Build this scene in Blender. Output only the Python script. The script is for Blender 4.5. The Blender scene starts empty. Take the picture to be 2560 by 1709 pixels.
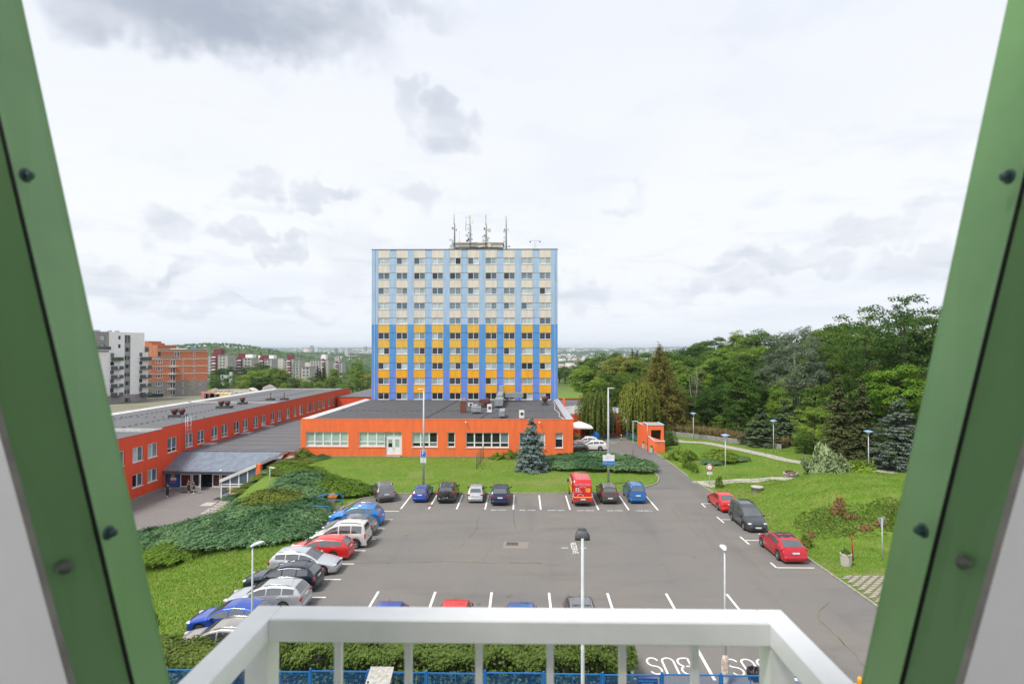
import bpy, math, random
import numpy as np
from mathutils import Vector, Matrix
R = math.radians
SC = bpy.context.scene
COL = SC.collection

# ------------------------------------------------------------------ camera
FPX, CXP, CYP = 1422.0, 1280.0, 854.5          # focal length and centre in pixels of the 2560 px photograph
PIT, YAW = math.atan(21.5 / FPX), math.atan(25 / FPX)
CAM = Vector((0, 0, 15.0))
cam_d = bpy.data.cameras.new('camera')
cam = bpy.data.objects.new('camera', cam_d)
COL.objects.link(cam)
cam.location = CAM
cam.rotation_euler = (R(90) + PIT, 0, YAW)
cam_d.sensor_width = 36.0
cam_d.lens = 36.0 * FPX / 2560
cam_d.clip_start = 0.05
cam_d.clip_end = 60000
cam_d.dof.use_dof = True
cam_d.dof.focus_distance = 60
cam_d.dof.aperture_fstop = 4.0
SC.camera = cam
SC.render.resolution_x, SC.render.resolution_y = 1024, 683

# ------------------------------------------------------------------ light
SUN_EL, SUN_AZ = R(56), R(228)                 # azimuth clockwise from +Y
sun_dir = Vector((math.sin(SUN_AZ) * math.cos(SUN_EL), math.cos(SUN_AZ) * math.cos(SUN_EL), math.sin(SUN_EL)))
sd = bpy.data.lights.new('sun', 'SUN')
sd.energy = 2.8
sd.angle = R(15)
sd.color = (1.0, 0.96, 0.90)
sun = bpy.data.objects.new('sun', sd)
COL.objects.link(sun)
sun.rotation_euler = (-sun_dir).to_track_quat('-Z', 'Y').to_euler()
sun.location = (-40, -40, 80)

def ray(px, py):
    fw = Vector((-math.sin(YAW) * math.cos(PIT), math.cos(YAW) * math.cos(PIT), math.sin(PIT)))
    rt = Vector((math.cos(YAW), math.sin(YAW), 0))
    up = rt.cross(fw)
    return fw + rt * ((px - CXP) / FPX) + up * ((CYP - py) / FPX)
def G(px, py, z=0.0):
    d = ray(px, py); return CAM + d * ((z - CAM.z) / d.z)
def AY(px, py, y):
    d = ray(px, py); return CAM + d * (y / d.y)
D2S = 2560 / 2349.0                            # pixels of the downsized view -> photograph pixels
def GD(x, y, z=0.0): return G(x * D2S, y * D2S, z)
def AYD(x, y, yy): return AY(x * D2S, y * D2S, yy)

world = bpy.data.worlds.new('World')
SC.world = world
world.use_nodes = True
nt = world.node_tree
nt.nodes.clear()
def N(t, typ, **kw):
    n = t.nodes.new(typ)
    for k, v in kw.items():
        if k == 'inp':
            for a, b in v.items(): n.inputs[a].default_value = b
        else: setattr(n, k, v)
    return n
def L(t, a, b): t.links.new(a, b)
def math_n(t, op, a, b=None, c=None, clamp=False):
    n = t.nodes.new('ShaderNodeMath'); n.operation = op; n.use_clamp = clamp
    for i, v in enumerate((a, b, c)):
        if v is None: continue
        if isinstance(v, (int, float)): n.inputs[i].default_value = v
        else: t.links.new(v, n.inputs[i])
    return n.outputs[0]
def smooth_n(t, v, a, b):
    n = t.nodes.new('ShaderNodeMapRange'); n.interpolation_type = 'SMOOTHSTEP'
    t.links.new(v, n.inputs[0]); n.inputs[1].default_value = a; n.inputs[2].default_value = b
    return n.outputs[0]
def mix_n(t, f, a, b):
    n = t.nodes.new('ShaderNodeMix'); n.data_type = 'RGBA'
    for s, v in ((n.inputs[0], f), (n.inputs[6], a), (n.inputs[7], b)):
        if isinstance(v, (int, float)): s.default_value = v
        elif isinstance(v, tuple): s.default_value = v if len(v) == 4 else (*v, 1)
        else: t.links.new(v, s)
    return n.outputs[2]
def build_world():
    t = nt
    tc = N(t, 'ShaderNodeTexCoord')
    sky = N(t, 'ShaderNodeTexSky', sky_type='NISHITA', sun_disc=False, sun_elevation=SUN_EL, sun_rotation=SUN_AZ)
    sky.air_density = 1.0; sky.dust_density = 1.5; sky.ozone_density = 1.0
    dirv = tc.outputs['Generated']
    sep = N(t, 'ShaderNodeSeparateXYZ'); L(t, dirv, sep.inputs[0])
    # cloud deck seen in perspective: direction / (height + small)
    den = math_n(t, 'ADD', math_n(t, 'MAXIMUM', sep.outputs[2], 0.0), 0.10)
    com = N(t, 'ShaderNodeCombineXYZ')
    L(t, math_n(t, 'DIVIDE', sep.outputs[0], den), com.inputs[0])
    L(t, math_n(t, 'DIVIDE', sep.outputs[1], den), com.inputs[1])
    n1 = N(t, 'ShaderNodeTexNoise', inp={'Scale': 0.55, 'Detail': 3.0, 'Roughness': 0.55, 'Distortion': 0.3}); L(t, com.outputs[0], n1.inputs['Vector'])
    n2 = N(t, 'ShaderNodeTexNoise', inp={'Scale': 2.3, 'Detail': 4.0, 'Roughness': 0.6, 'Distortion': 0.4}); L(t, com.outputs[0], n2.inputs['Vector'])
    nw = N(t, 'ShaderNodeTexNoise', inp={'Scale': 9.0, 'Detail': 3.5, 'Roughness': 0.62}); L(t, dirv, nw.inputs['Vector'])
    sub = N(t, 'ShaderNodeVectorMath', operation='SUBTRACT'); L(t, nw.outputs['Color'], sub.inputs[0]); sub.inputs[1].default_value = (.5, .5, .5)
    scl = N(t, 'ShaderNodeVectorMath', operation='SCALE'); L(t, sub.outputs[0], scl.inputs[0]); scl.inputs['Scale'].default_value = 0.19
    wd = N(t, 'ShaderNodeVectorMath', operation='ADD'); L(t, dirv, wd.inputs[0]); L(t, scl.outputs[0], wd.inputs[1])
    # grey cloud undersides hanging below the bright deck, where the photograph has them
    patches = [  # display px x, y, half sizes, strength
        (480, 8, 270, 75, 1.0), (240, -40, 200, 50, .75), (760, -30, 200, 45, .5), (1030, 305, 58, 30, .5), (950, 245, 26, 34, .34),
        (590, 430, 40, 26, .34), (750, 455, 52, 18, .38), (400, 510, 48, 26, .32), (610, 540, 95, 14, .38), (380, 612, 70, 18, .38),
        (945, 447, 55, 28, .3), (1720, 600, 110, 26, .36), (1860, 612, 60, 15, .3), (2000, 520, 100, 20, .3), (1980, 555, 90, 22, .34),
        (230, 640, 90, 30, .36), (1640, 660, 110, 26, .32), (1340, 660, 80, 26, .3), (1420, 470, 50, 18, .25), (600, 705, 120, 16, .26),
        (410, 690, 90, 12, .22), (2140, 610, 90, 26, .3), (800, 610, 60, 60, .2)]
    tot = None
    for (x, y, sx, sy, k) in patches:
        d = ray(x * D2S, y * D2S).normalized()
        right = Vector((d.y, -d.x, 0)).normalized()
        upv = right.cross(d)
        df = N(t, 'ShaderNodeVectorMath', operation='SUBTRACT'); L(t, wd.outputs[0], df.inputs[0]); df.inputs[1].default_value = d
        a = N(t, 'ShaderNodeVectorMath', operation='DOT_PRODUCT'); L(t, df.outputs[0], a.inputs[0]); a.inputs[1].default_value = right / (sx * D2S / FPX)
        b = N(t, 'ShaderNodeVectorMath', operation='DOT_PRODUCT'); L(t, df.outputs[0], b.inputs[0]); b.inputs[1].default_value = upv / (sy * D2S / FPX)
        r2 = math_n(t, 'ADD', math_n(t, 'MULTIPLY', a.outputs['Value'], a.outputs['Value']), math_n(t, 'MULTIPLY', b.outputs['Value'], b.outputs['Value']))
        m = math_n(t, 'MULTIPLY', smooth_n(t, r2, 2.2, 0.0), k)
        tot = m if tot is None else math_n(t, 'MAXIMUM', tot, m)
    grain = smooth_n(t, n2.outputs[0], 0.25, 0.62)
    grey = math_n(t, 'MULTIPLY', tot, math_n(t, 'ADD', math_n(t, 'MULTIPLY', grain, 0.55), 0.45), clamp=True)
    soft = smooth_n(t, n1.outputs[0], 0.45, 0.72)
    deck = mix_n(t, soft, (6.3, 6.5, 6.85), (5.7, 6.0, 6.5))
    low = smooth_n(t, n2.outputs[0], 0.50, 0.70)
    deck = mix_n(t, math_n(t, 'MULTIPLY', low, 0.7), deck, (5.45, 5.75, 6.3))
    up_f = smooth_n(t, sep.outputs[2], 0.18, 0.62)
    deck = mix_n(t, math_n(t, 'MULTIPLY', up_f, 0.55), deck, (5.2, 5.5, 6.2))
    hz = smooth_n(t, sep.outputs[2], 0.09, 0.0)
    deck = mix_n(t, math_n(t, 'MULTIPLY', hz, 0.6), deck, (6.1, 6.35, 6.6))
    cl = mix_n(t, grey, deck, (2.9, 3.25, 3.9))
    gap = math_n(t, 'MULTIPLY', smooth_n(t, n1.outputs[0], 0.30, 0.18), 0.35)
    out = mix_n(t, gap, cl, sky.outputs[0])
    bg = N(t, 'ShaderNodeBackground', inp={'Strength': 0.10}); L(t, out, bg.inputs[0])
    world.cycles.sampling_method = 'MANUAL'; world.cycles.sample_map_resolution = 256
    wo = N(t, 'ShaderNodeOutputWorld'); L(t, bg.outputs[0], wo.inputs[0])
build_world()
SC.view_settings.view_transform = 'Standard'
SC.view_settings.look = 'None'
SC.view_settings.exposure = 0.62
SC.view_settings.gamma = 1.0
SC.render.engine = 'CYCLES'
SC.cycles.use_denoising = True
SC.cycles.max_bounces = 6
SC.cycles.diffuse_bounces = 3
SC.cycles.glossy_bounces = 3
SC.cycles.transmission_bounces = 4
SC.cycles.transparent_max_bounces = 8
SC.cycles.volume_bounces = 0
SC.cycles.caustics_reflective = False
SC.cycles.caustics_refractive = False
# ------------------------------------------------------------------ helpers
rng = random.Random(7)
MATS = {}
def lin(c):
    """sRGB 0-255 -> linear"""
    return tuple(((v / 255) / 12.92 if v / 255 <= 0.04045 else ((v / 255 + 0.055) / 1.055) ** 2.4) for v in c)
def mat(name, col, col2=None, scale=3.0, rough=0.7, metal=0.0, bump=0.0, bscale=None, coat=0.0, spec=0.5, detail=5.0, amount=1.0, stretch=None, tint=None, objrand=0.0, trans=0.0, emit=None):
    """procedural material: two tones mixed by noise in object space, optional bump"""
    if name in MATS: return MATS[name]
    m = bpy.data.materials.new(name); MATS[name] = m
    m.use_nodes = True
    t = m.node_tree
    b = t.nodes['Principled BSDF']
    b.inputs['Roughness'].default_value = rough
    b.inputs['Metallic'].default_value = metal
    b.inputs['Specular IOR Level'].default_value = spec
    if coat: b.inputs['Coat Weight'].default_value = coat; b.inputs['Coat Roughness'].default_value = 0.05
    if col2 is None: col2 = tuple(c * 0.86 for c in col)
    geo = N(t, 'ShaderNodeNewGeometry')
    vec = geo.outputs['Position']
    if stretch:
        mp = N(t, 'ShaderNodeMapping'); mp.inputs['Scale'].default_value = stretch; L(t, vec, mp.inputs[0]); vec = mp.outputs[0]
    n = N(t, 'ShaderNodeTexNoise', inp={'Scale': scale, 'Detail': detail, 'Roughness': 0.6}); L(t, vec, n.inputs['Vector'])
    f = math_n(t, 'MULTIPLY', smooth_n(t, n.outputs[0], 0.30, 0.70), amount)
    c = mix_n(t, f, col, col2)
    if tint:      # per-leaf tint stored on the mesh, mixes towards a third colour
        at = N(t, 'ShaderNodeAttribute', attribute_name='tint')
        c = mix_n(t, at.outputs['Fac'], c, tint)
    if objrand:
        oi = N(t, 'ShaderNodeObjectInfo')
        hs = N(t, 'ShaderNodeHueSaturation'); L(t, c, hs.inputs['Color'])
        L(t, math_n(t, 'ADD', math_n(t, 'MULTIPLY', oi.outputs['Random'], objrand), 1 - objrand * 0.5), hs.inputs['Value'])
        L(t, math_n(t, 'ADD', math_n(t, 'MULTIPLY', oi.outputs['Random'], -objrand * 0.08), 0.5 + objrand * 0.04), hs.inputs['Hue'])
        c = hs.outputs[0]
    L(t, c, b.inputs['Base Color'])
    if bump:
        nb = N(t, 'ShaderNodeTexNoise', inp={'Scale': bscale or scale * 8, 'Detail': 4.0}); L(t, vec, nb.inputs['Vector'])
        bp = N(t, 'ShaderNodeBump', inp={'Strength': bump, 'Distance': 0.02}); L(t, nb.outputs[0], bp.inputs['Height']); L(t, bp.outputs[0], b.inputs['Normal'])
    if trans:
        tr = N(t, 'ShaderNodeBsdfTranslucent'); L(t, c, tr.inputs[0])
        mx = N(t, 'ShaderNodeMixShader'); mx.inputs[0].default_value = trans
        L(t, b.outputs[0], mx.inputs[1]); L(t, tr.outputs[0], mx.inputs[2])
        L(t, mx.outputs[0], t.nodes['Material Output'].inputs[0])
    return m
def glass(name, col, rough=0.06, spec=0.7, col2=None, scale=.4):
    return mat(name, col, col2 or tuple(c * 0.6 for c in col), scale=scale, rough=rough, spec=spec)

class MB:
    """collects geometry for ONE mesh object"""
    def __init__(s): s.v = []; s.f = []; s.m = []; s.sm = []
    def add(s, vs, fs, m=0, smooth=False):
        o = len(s.v); s.v.extend([tuple(v) for v in vs])
        for f in fs: s.f.append(tuple(i + o for i in f)); s.m.append(m); s.sm.append(smooth)
        return s
    def box(s, x0, y0, z0, x1, y1, z1, m=0):
        vs = [(x0, y0, z0), (x1, y0, z0), (x1, y1, z0), (x0, y1, z0), (x0, y0, z1), (x1, y0, z1), (x1, y1, z1), (x0, y1, z1)]
        return s.add(vs, [(0, 3, 2, 1), (4, 5, 6, 7), (0, 1, 5, 4), (1, 2, 6, 5), (2, 3, 7, 6), (3, 0, 4, 7)], m)
    def cbox(s, c, sx, sy, sz, m=0, rz=0.0, ch=0.0):
        """box centred at c, rotated about z, optional chamfered top edges"""
        a, b, h = sx / 2, sy / 2, sz / 2
        if ch:
            p = [(-a, -b, -h), (a, -b, -h), (a, b, -h), (-a, b, -h), (-a, -b, h - ch), (a, -b, h - ch), (a, b, h - ch), (-a, b, h - ch),
                 (-a + ch, -b + ch, h), (a - ch, -b + ch, h), (a - ch, b - ch, h), (-a + ch, b - ch, h)]
            f = [(0, 3, 2, 1), (0, 1, 5, 4), (1, 2, 6, 5), (2, 3, 7, 6), (3, 0, 4, 7), (4, 5, 9, 8), (5, 6, 10, 9), (6, 7, 11, 10), (7, 4, 8, 11), (8, 9, 10, 11)]
        else:
            p = [(-a, -b, -h), (a, -b, -h), (a, b, -h), (-a, b, -h), (-a, -b, h), (a, -b, h), (a, b, h), (-a, b, h)]
            f = [(0, 3, 2, 1), (4, 5, 6, 7), (0, 1, 5, 4), (1, 2, 6, 5), (2, 3, 7, 6), (3, 0, 4, 7)]
        ca, sa = math.cos(rz), math.sin(rz)
        return s.add([(c[0] + x * ca - y * sa, c[1] + x * sa + y * ca, c[2] + z) for x, y, z in p], f, m)
    def tube(s, pts, r, n=8, m=0, caps=True, smooth=True):
        """tube along a polyline; r number or list"""
        pts = [Vector(p) for p in pts]; rs = r if isinstance(r, (list, tuple)) else [r] * len(pts)
        vs = []; prev = None
        for i, p in enumerate(pts):
            d = ((pts[min(i + 1, len(pts) - 1)] - pts[max(i - 1, 0)])).normalized()
            a = (prev - d * prev.dot(d)) if prev is not None else d.orthogonal()
            a = a.normalized() if a.length > 1e-6 else d.orthogonal().normalized()
            prev = a; b = d.cross(a)
            for k in range(n):
                w = 2 * math.pi * k / n
                vs.append(p + (a * math.cos(w) + b * math.sin(w)) * rs[i])
        fs = []
        for i in range(len(pts) - 1):
            for k in range(n):
                k2 = (k + 1) % n
                fs.append((i * n + k, i * n + k2, (i + 1) * n + k2, (i + 1) * n + k))
        s.add(vs, fs, m, smooth)
        if caps:
            o = len(s.v) - len(vs)
            s.f.append(tuple(o + k for k in reversed(range(n)))); s.m.append(m); s.sm.append(False)
            e = o + (len(pts) - 1) * n
            s.f.append(tuple(e + k for k in range(n))); s.m.append(m); s.sm.append(False)
        return s
    def lathe(s, prof, c=(0, 0, 0), n=16, m=0, axis='z', smooth=True, sc=(1, 1)):
        """profile [(r, h)] turned about an axis through c"""
        vs = []
        for r, h in prof:
            for k in range(n):
                w = 2 * math.pi * k / n
                x, y = r * math.cos(w) * sc[0], r * math.sin(w) * sc[1]
                p = (x, y, h) if axis == 'z' else ((x, h, y) if axis == 'y' else (h, x, y))
                vs.append((c[0] + p[0], c[1] + p[1], c[2] + p[2]))
        fs = []
        for i in range(len(prof) - 1):
            for k in range(n):
                k2 = (k + 1) % n
                q = (i * n + k, i * n + k2, (i + 1) * n + k2, (i + 1) * n + k)
                fs.append(q if axis != 'y' else q[::-1])
        return s.add(vs, fs, m, smooth)
    def ell(s, c, rx, ry, rz, n=12, k=8, m=0, p=1.0):
        """(super)ellipsoid"""
        def sg(v): return math.copysign(abs(v) ** p, v)
        vs = []
        for i in range(k + 1):
            a = math.pi * (i / k - .5)
            for j in range(n):
                b = 2 * math.pi * j / n
                vs.append((c[0] + rx * sg(math.cos(a)) * sg(math.cos(b)), c[1] + ry * sg(math.cos(a)) * sg(math.sin(b)), c[2] + rz * sg(math.sin(a))))
        fs = [(i * n + j, i * n + (j + 1) % n, (i + 1) * n + (j + 1) % n, (i + 1) * n + j) for i in range(k) for j in range(n)]
        return s.add(vs, fs, m, True)
    def prism(s, poly, z0, z1, m=0):
        """vertical prism over a counter-clockwise polygon"""
        n = len(poly)
        z0f = z0 if callable(z0) else (lambda x, y: z0); z1f = z1 if callable(z1) else (lambda x, y: z1)
        vs = [(x, y, z0f(x, y)) for x, y in poly] + [(x, y, z1f(x, y)) for x, y in poly]
        fs = [tuple(reversed(range(n))), tuple(range(n, 2 * n))] + [(i, (i + 1) % n, n + (i + 1) % n, n + i) for i in range(n)]
        return s.add(vs, fs, m)
    def mesh(s, name, mats, org=(0, 0, 0)):
        me = bpy.data.meshes.new(name)
        o = org
        me.from_pydata([(v[0] - o[0], v[1] - o[1], v[2] - o[2]) for v in s.v], [], s.f)
        for mm in (mats if isinstance(mats, (list, tuple)) else [mats]): me.materials.append(mm)
        me.polygons.foreach_set('material_index', s.m)
        me.polygons.foreach_set('use_smooth', s.sm)
        me.update()
        return me
    def build(s, name, mats, parent=None):
        org = ORG.get(parent, Vector((0, 0, 0))) if parent else Vector((0, 0, 0))
        me = s.mesh(name, mats, org)
        return link(name, me, parent)
ORG = {}
def link(name, me, parent=None, loc=None, rz=0.0):
    o = bpy.data.objects.new(name, me); COL.objects.link(o)
    if parent:
        o.parent = parent
        ORG[o] = ORG.get(parent, Vector((0, 0, 0)))
    if loc is not None: o.location = Vector(loc) - (ORG.get(parent, Vector((0, 0, 0))) if parent else Vector((0, 0, 0)))
    if rz: o.rotation_euler.z = rz
    return o
def inst(name, me, parent, wloc, rz=0.0):
    """object sharing a mesh, placed at a world location under a thing that stands unrotated"""
    o = link(name, me, parent, wloc, rz)
    ORG[o] = Vector(wloc)
    return o
def tag(o, label=None, cat=None, group=None, kind=None):
    if label: o['label'] = label
    if cat: o['category'] = cat
    if group: o['group'] = group
    if kind: o['kind'] = kind
    return o
def thing(name, label, cat, loc=(0, 0, 0), rz=0.0, group=None):
    o = bpy.data.objects.new(name, None); COL.objects.link(o)
    o.location = loc; o.rotation_euler.z = rz
    o.empty_display_size = 0.3
    ORG[o] = Vector(loc)
    return tag(o, label, cat, group)
def structure(o): o['kind'] = 'structure'; return o
def copy_tree(o, parent=None):
    c = o.copy(); COL.objects.link(c)
    if parent: c.parent = parent
    for ch in o.children: copy_tree(ch, c)
    return c
def local_thing(name, label, cat, group=None):
    """a thing modelled about its own origin and moved into place afterwards"""
    return thing(name, label, cat, (0, 0, 0), 0, group)
def place(o, loc, rz=0.0, sc=None):
    o.location = loc; o.rotation_euler.z = rz
    if sc: o.scale = (sc, sc, sc) if isinstance(sc, (int, float)) else sc
    return o
def text_mesh(s, size, depth=0.0):
    cu = bpy.data.curves.new('t', 'FONT'); cu.body = s; cu.size = size; cu.extrude = depth
    cu.align_x = 'CENTER'; cu.align_y = 'CENTER'; cu.resolution_u = 3
    ob = bpy.data.objects.new('t', cu); COL.objects.link(ob)
    bpy.context.view_layer.update()
    me = bpy.data.meshes.new_from_object(ob.evaluated_get(bpy.context.evaluated_depsgraph_get()))
    bpy.data.objects.remove(ob); bpy.data.curves.remove(cu)
    me.materials.clear()
    return me
def text_part(name, s, size, m, parent, wloc, rot=(R(90), 0, 0), scale=(1, 1, 1)):
    me = text_mesh(s, size); me.materials.append(m)
    o = link(name, me, parent)
    o.location = Vector(wloc) - ORG.get(parent, Vector((0, 0, 0))); o.rotation_euler = rot; o.scale = scale
    return o
def smooth(a, b, x):
    t = max(0.0, min(1.0, (x - a) / (b - a))); return t * t * (3 - 2 * t)
def fast_mesh(name, verts, quads, mats, tint=None, tris=False):
    """numpy -> mesh; quads (n, k) index array"""
    me = bpy.data.meshes.new(name)
    k = quads.shape[1]
    me.vertices.add(len(verts)); me.vertices.foreach_set('co', np.ascontiguousarray(verts, dtype=np.float32).ravel())
    me.loops.add(quads.size); me.loops.foreach_set('vertex_index', np.ascontiguousarray(quads, dtype=np.int32).ravel())
    me.polygons.add(len(quads)); me.polygons.foreach_set('loop_start', np.arange(0, quads.size, k, dtype=np.int32))
    for mm in (mats if isinstance(mats, (list, tuple)) else [mats]): me.materials.append(mm)
    if tint is not None:
        a = me.attributes.new('tint', 'FLOAT', 'POINT'); a.data.foreach_set('value', np.ascontiguousarray(tint, dtype=np.float32))
    me.update(calc_edges=True)
    return me
# ------------------------------------------------------------------ terrain
def pl(x, pts):
    if x <= pts[0][0]: return pts[0][1]
    for (a, u), (b, v) in zip(pts, pts[1:]):
        if x <= b: return u + (v - u) * (x - a) / (b - a)
    return pts[-1][1]
def bank_top(y): return pl(y, [(40, -18.0), (52, -21.0), (60, -25.5), (68, -30.2), (74, -31.2), (200, -31.2)])
def foot(y): return pl(y, [(60, 52), (72, 46), (85, 42), (100, 33), (130, 34), (200, 34), (300, 60), (600, 120)])
def hills_noise(x, y):
    return (math.sin(x * .0011 + 1.3) * math.cos(y * .0009 + .4) + .5 * math.sin(x * .0027 + y * .0019) + .3 * math.sin(x * .006 - y * .004 + 2))
def far_z(x, y):
    r = math.hypot(x * .8, y)
    z = pl(r, [(140, 0), (260, -5), (500, -11), (900, -24), (1500, -44), (2600, -60), (4500, -45), (7000, -12), (9500, 42), (12000, 58), (16000, 60)])
    k = smooth(1200, 3000, r)
    z += k * hills_noise(x, y) * pl(r, [(1200, 6), (4000, 16), (9000, 22), (16000, 26)])
    # wooded hill behind the panel blocks, and a second ridge further off
    z += 76 * math.exp(-((x + 850) / 300) ** 2 - ((y - 1550) / 260) ** 2)
    z += 52 * math.exp(-((x + 900) / 900) ** 2 - ((y - 3100) / 330) ** 2)
    z += 44 * math.exp(-((x + 600) / 380) ** 2 - ((y - 2350) / 260) ** 2)
    return z
def hfun(x, y):
    z = -0.02
    if y > 130 or abs(x) > 130: z += far_z(x, y) if y > 0 else 0.0
    # lower courtyard on the left
    if 67.2 < y < 82:
        t = bank_top(y); k = min(1, (y - 67.2) / 12.4); sx = -36.7 + 5.7 * k; sz = -4.5 + 4.6 * k
        if x < t: z += -4.5 if x < sx else sz * (1 - smooth(sx, t + .01, x))
    elif y < 82:
        t = bank_top(y)
        z += -4.5 * smooth(t, -37.8 if y < 70 else -36.0, x) if x < t else 0.0
    elif x < -31.3: z += -4.5 * (1 - smooth(170, 230, y))
    # lawn crowns
    z += 0.16 * smooth(61, 70, y) * smooth(-31, -27, x) * (1 - smooth(8, 15, x)) * (1 - smooth(79, 80, y))
    # grassy mound on the right
    if x > 20.6 and y < 68:
        z += 2.75 * smooth(20.8, 30.5, x) * smooth(44.0, 51.5, y - 0.10 * (x - 25)) * (1 - 0.9 * smooth(57, 64.5, y))
        z += 0.12 * math.sin(x * 1.3 + y) * math.sin(y * .9) * smooth(23, 27, x)
    # wooded hillside on the right
    d = x - foot(y)
    if d > 0 and y > 55:
        z += min(0.20 * d, 5 + 0.085 * d, 19) * smooth(0, 12, d) * (1 - smooth(260, 700, y)) * smooth(55, 66, y)
    if y < 24: z -= 1.2 * smooth(24, 16, y)
    return z
def axis(a, b, fine0, fine1, step, grow):
    xs = list(np.arange(fine0, fine1 + .001, step))
    s, x = step, fine1
    while x < b: s *= grow; x += s; xs.append(min(x, b))
    s, x = step, fine0
    while x > a: s *= grow; x -= s; xs.insert(0, max(x, a))
    return xs
def grass_material():
    m = bpy.data.materials.new('grass_ground'); m.use_nodes = True; t = m.node_tree; b = t.nodes['Principled BSDF']
    b.inputs['Roughness'].default_value = .85; b.inputs['Specular IOR Level'].default_value = .15
    geo = N(t, 'ShaderNodeNewGeometry'); P = geo.outputs['Position']
    def nz(s, d=5.0, st=None):
        v = P
        if st:
            mp = N(t, 'ShaderNodeMapping'); mp.inputs['Scale'].default_value = st; L(t, v, mp.inputs[0]); v = mp.outputs[0]
        n = N(t, 'ShaderNodeTexNoise', inp={'Scale': s, 'Detail': d, 'Roughness': .62}); L(t, v, n.inputs['Vector']); return n.outputs[0]
    c = mix_n(t, smooth_n(t, nz(.35), .3, .7), (.088, .185, .014), (.145, .210, .028))
    c = mix_n(t, math_n(t, 'MULTIPLY', smooth_n(t, nz(1.1, 4), .5, .75), .7), c, (.200, .205, .065))
    c = mix_n(t, math_n(t, 'MULTIPLY', smooth_n(t, nz(2.6, 6), .5, .68), .6), c, (.065, .135, .012))
    c = mix_n(t, math_n(t, 'MULTIPLY', smooth_n(t, nz(9, 4, (1, .35, 1)), .48, .66), .45), c, (.055, .105, .012))
    c = mix_n(t, math_n(t, 'MULTIPLY', smooth_n(t, nz(.12, 2), .55, .7), .5), c, (.215, .205, .075))
    # mowing swirls on the lawn, dry field beyond the buildings, far fields darker
    sep = N(t, 'ShaderNodeSeparateXYZ'); L(t, P, sep.inputs[0])
    wv = N(t, 'ShaderNodeTexWave', wave_type='RINGS', inp={'Scale': .34, 'Distortion': 3.0, 'Detail': 2.0, 'Detail Scale': .6})
    mp = N(t, 'ShaderNodeMapping'); mp.inputs['Location'].default_value = (8, -90, 0); mp.inputs['Scale'].default_value = (.6, 1, 0); L(t, P, mp.inputs[0]); L(t, mp.outputs[0], wv.inputs['Vector'])
    c = mix_n(t, math_n(t, 'MULTIPLY', wv.outputs[1], .16), c, (.21, .25, .075))
    far = smooth_n(t, sep.outputs[1], 220, 420)
    c = mix_n(t, math_n(t, 'MULTIPLY', far, .8), c, (.055, .085, .025))
    L(t, c, b.inputs['Base Color'])
    bp = N(t, 'ShaderNodeBump', inp={'Strength': .7, 'Distance': .08}); L(t, nz(7, 6), bp.inputs['Height']); L(t, bp.outputs[0], b.inputs['Normal'])
    return m
M_GRASS = grass_material()
def build_ground():
    xs = axis(-9000, 9000, -46, 62, 1.0, 1.13); ys = axis(-60, 15500, 18, 128, 1.0, 1.09)
    vs = np.array([(x, y, hfun(x, y)) for y in ys for x in xs]); w = len(xs)
    q = np.array([(j * w + i, j * w + i + 1, (j + 1) * w + i + 1, (j + 1) * w + i) for j in range(len(ys) - 1) for i in range(w - 1)])
    me = fast_mesh('ground', vs, q, M_GRASS)
    me.polygons.foreach_set('use_smooth', [True] * len(me.polygons))
    structure(link('ground', me))
build_ground()

# ------------------------------------------------------------------ asphalt, roads, paths
def asphalt_material(name, base, warm, dark, grain=38.0):
    m = bpy.data.materials.new(name); m.use_nodes = True; t = m.node_tree; b = t.nodes['Principled BSDF']
    b.inputs['Roughness'].default_value = .88; b.inputs['Specular IOR Level'].default_value = .25
    geo = N(t, 'ShaderNodeNewGeometry'); P = geo.outputs['Position']
    def nz(s, d=5.0, st=None):
        v = P
        if st:
            mp = N(t, 'ShaderNodeMapping'); mp.inputs['Scale'].default_value = st; L(t, v, mp.inputs[0]); v = mp.outputs[0]
        n = N(t, 'ShaderNodeTexNoise', inp={'Scale': s, 'Detail': d, 'Roughness': .6}); L(t, v, n.inputs['Vector']); return n.outputs[0]
    c = mix_n(t, smooth_n(t, nz(.16, 5), .3, .7), base, warm)
    c = mix_n(t, math_n(t, 'MULTIPLY', smooth_n(t, nz(.45, 6, (.25, 1, 1)), .48, .72), .55), c, dark)
    c = mix_n(t, math_n(t, 'MULTIPLY', smooth_n(t, nz(1.3, 5), .56, .74), .35), c, warm)
    c = mix_n(t, math_n(t, 'MULTIPLY', smooth_n(t, nz(grain * .22, 3), .45, .7), .38), c, dark)
    c = mix_n(t, math_n(t, 'MULTIPLY', smooth_n(t, nz(grain, 3), .46, .6), .55), c, tuple(v * .45 for v in dark))
    c = mix_n(t, math_n(t, 'MULTIPLY', smooth_n(t, nz(grain * .7, 2), .60, .7), .5), c, tuple(min(1, v * 1.7) for v in base))
    c = mix_n(t, math_n(t, 'MULTIPLY', smooth_n(t, nz(.9, 3), .66, .74), .5), c, tuple(v * .55 for v in dark))
    c = mix_n(t, math_n(t, 'MULTIPLY', smooth_n(t, nz(.22, 8, (1, .12, 1)), .52, .62), .28), c, tuple(v * .8 for v in dark))
    L(t, c, b.inputs['Base Color'])
    bp = N(t, 'ShaderNodeBump', inp={'Strength': .5, 'Distance': .012}); L(t, nz(grain, 3), bp.inputs['Height']); L(t, bp.outputs[0], b.inputs['Normal'])
    return m
M_ASPH = asphalt_material('asphalt', (.186, .177, .168), (.214, .195, .173), (.136, .129, .123))
M_ASPH2 = asphalt_material('asphalt_road', (.165, .160, .155), (.190, .178, .162), (.12, .116, .112), 26)
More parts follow.
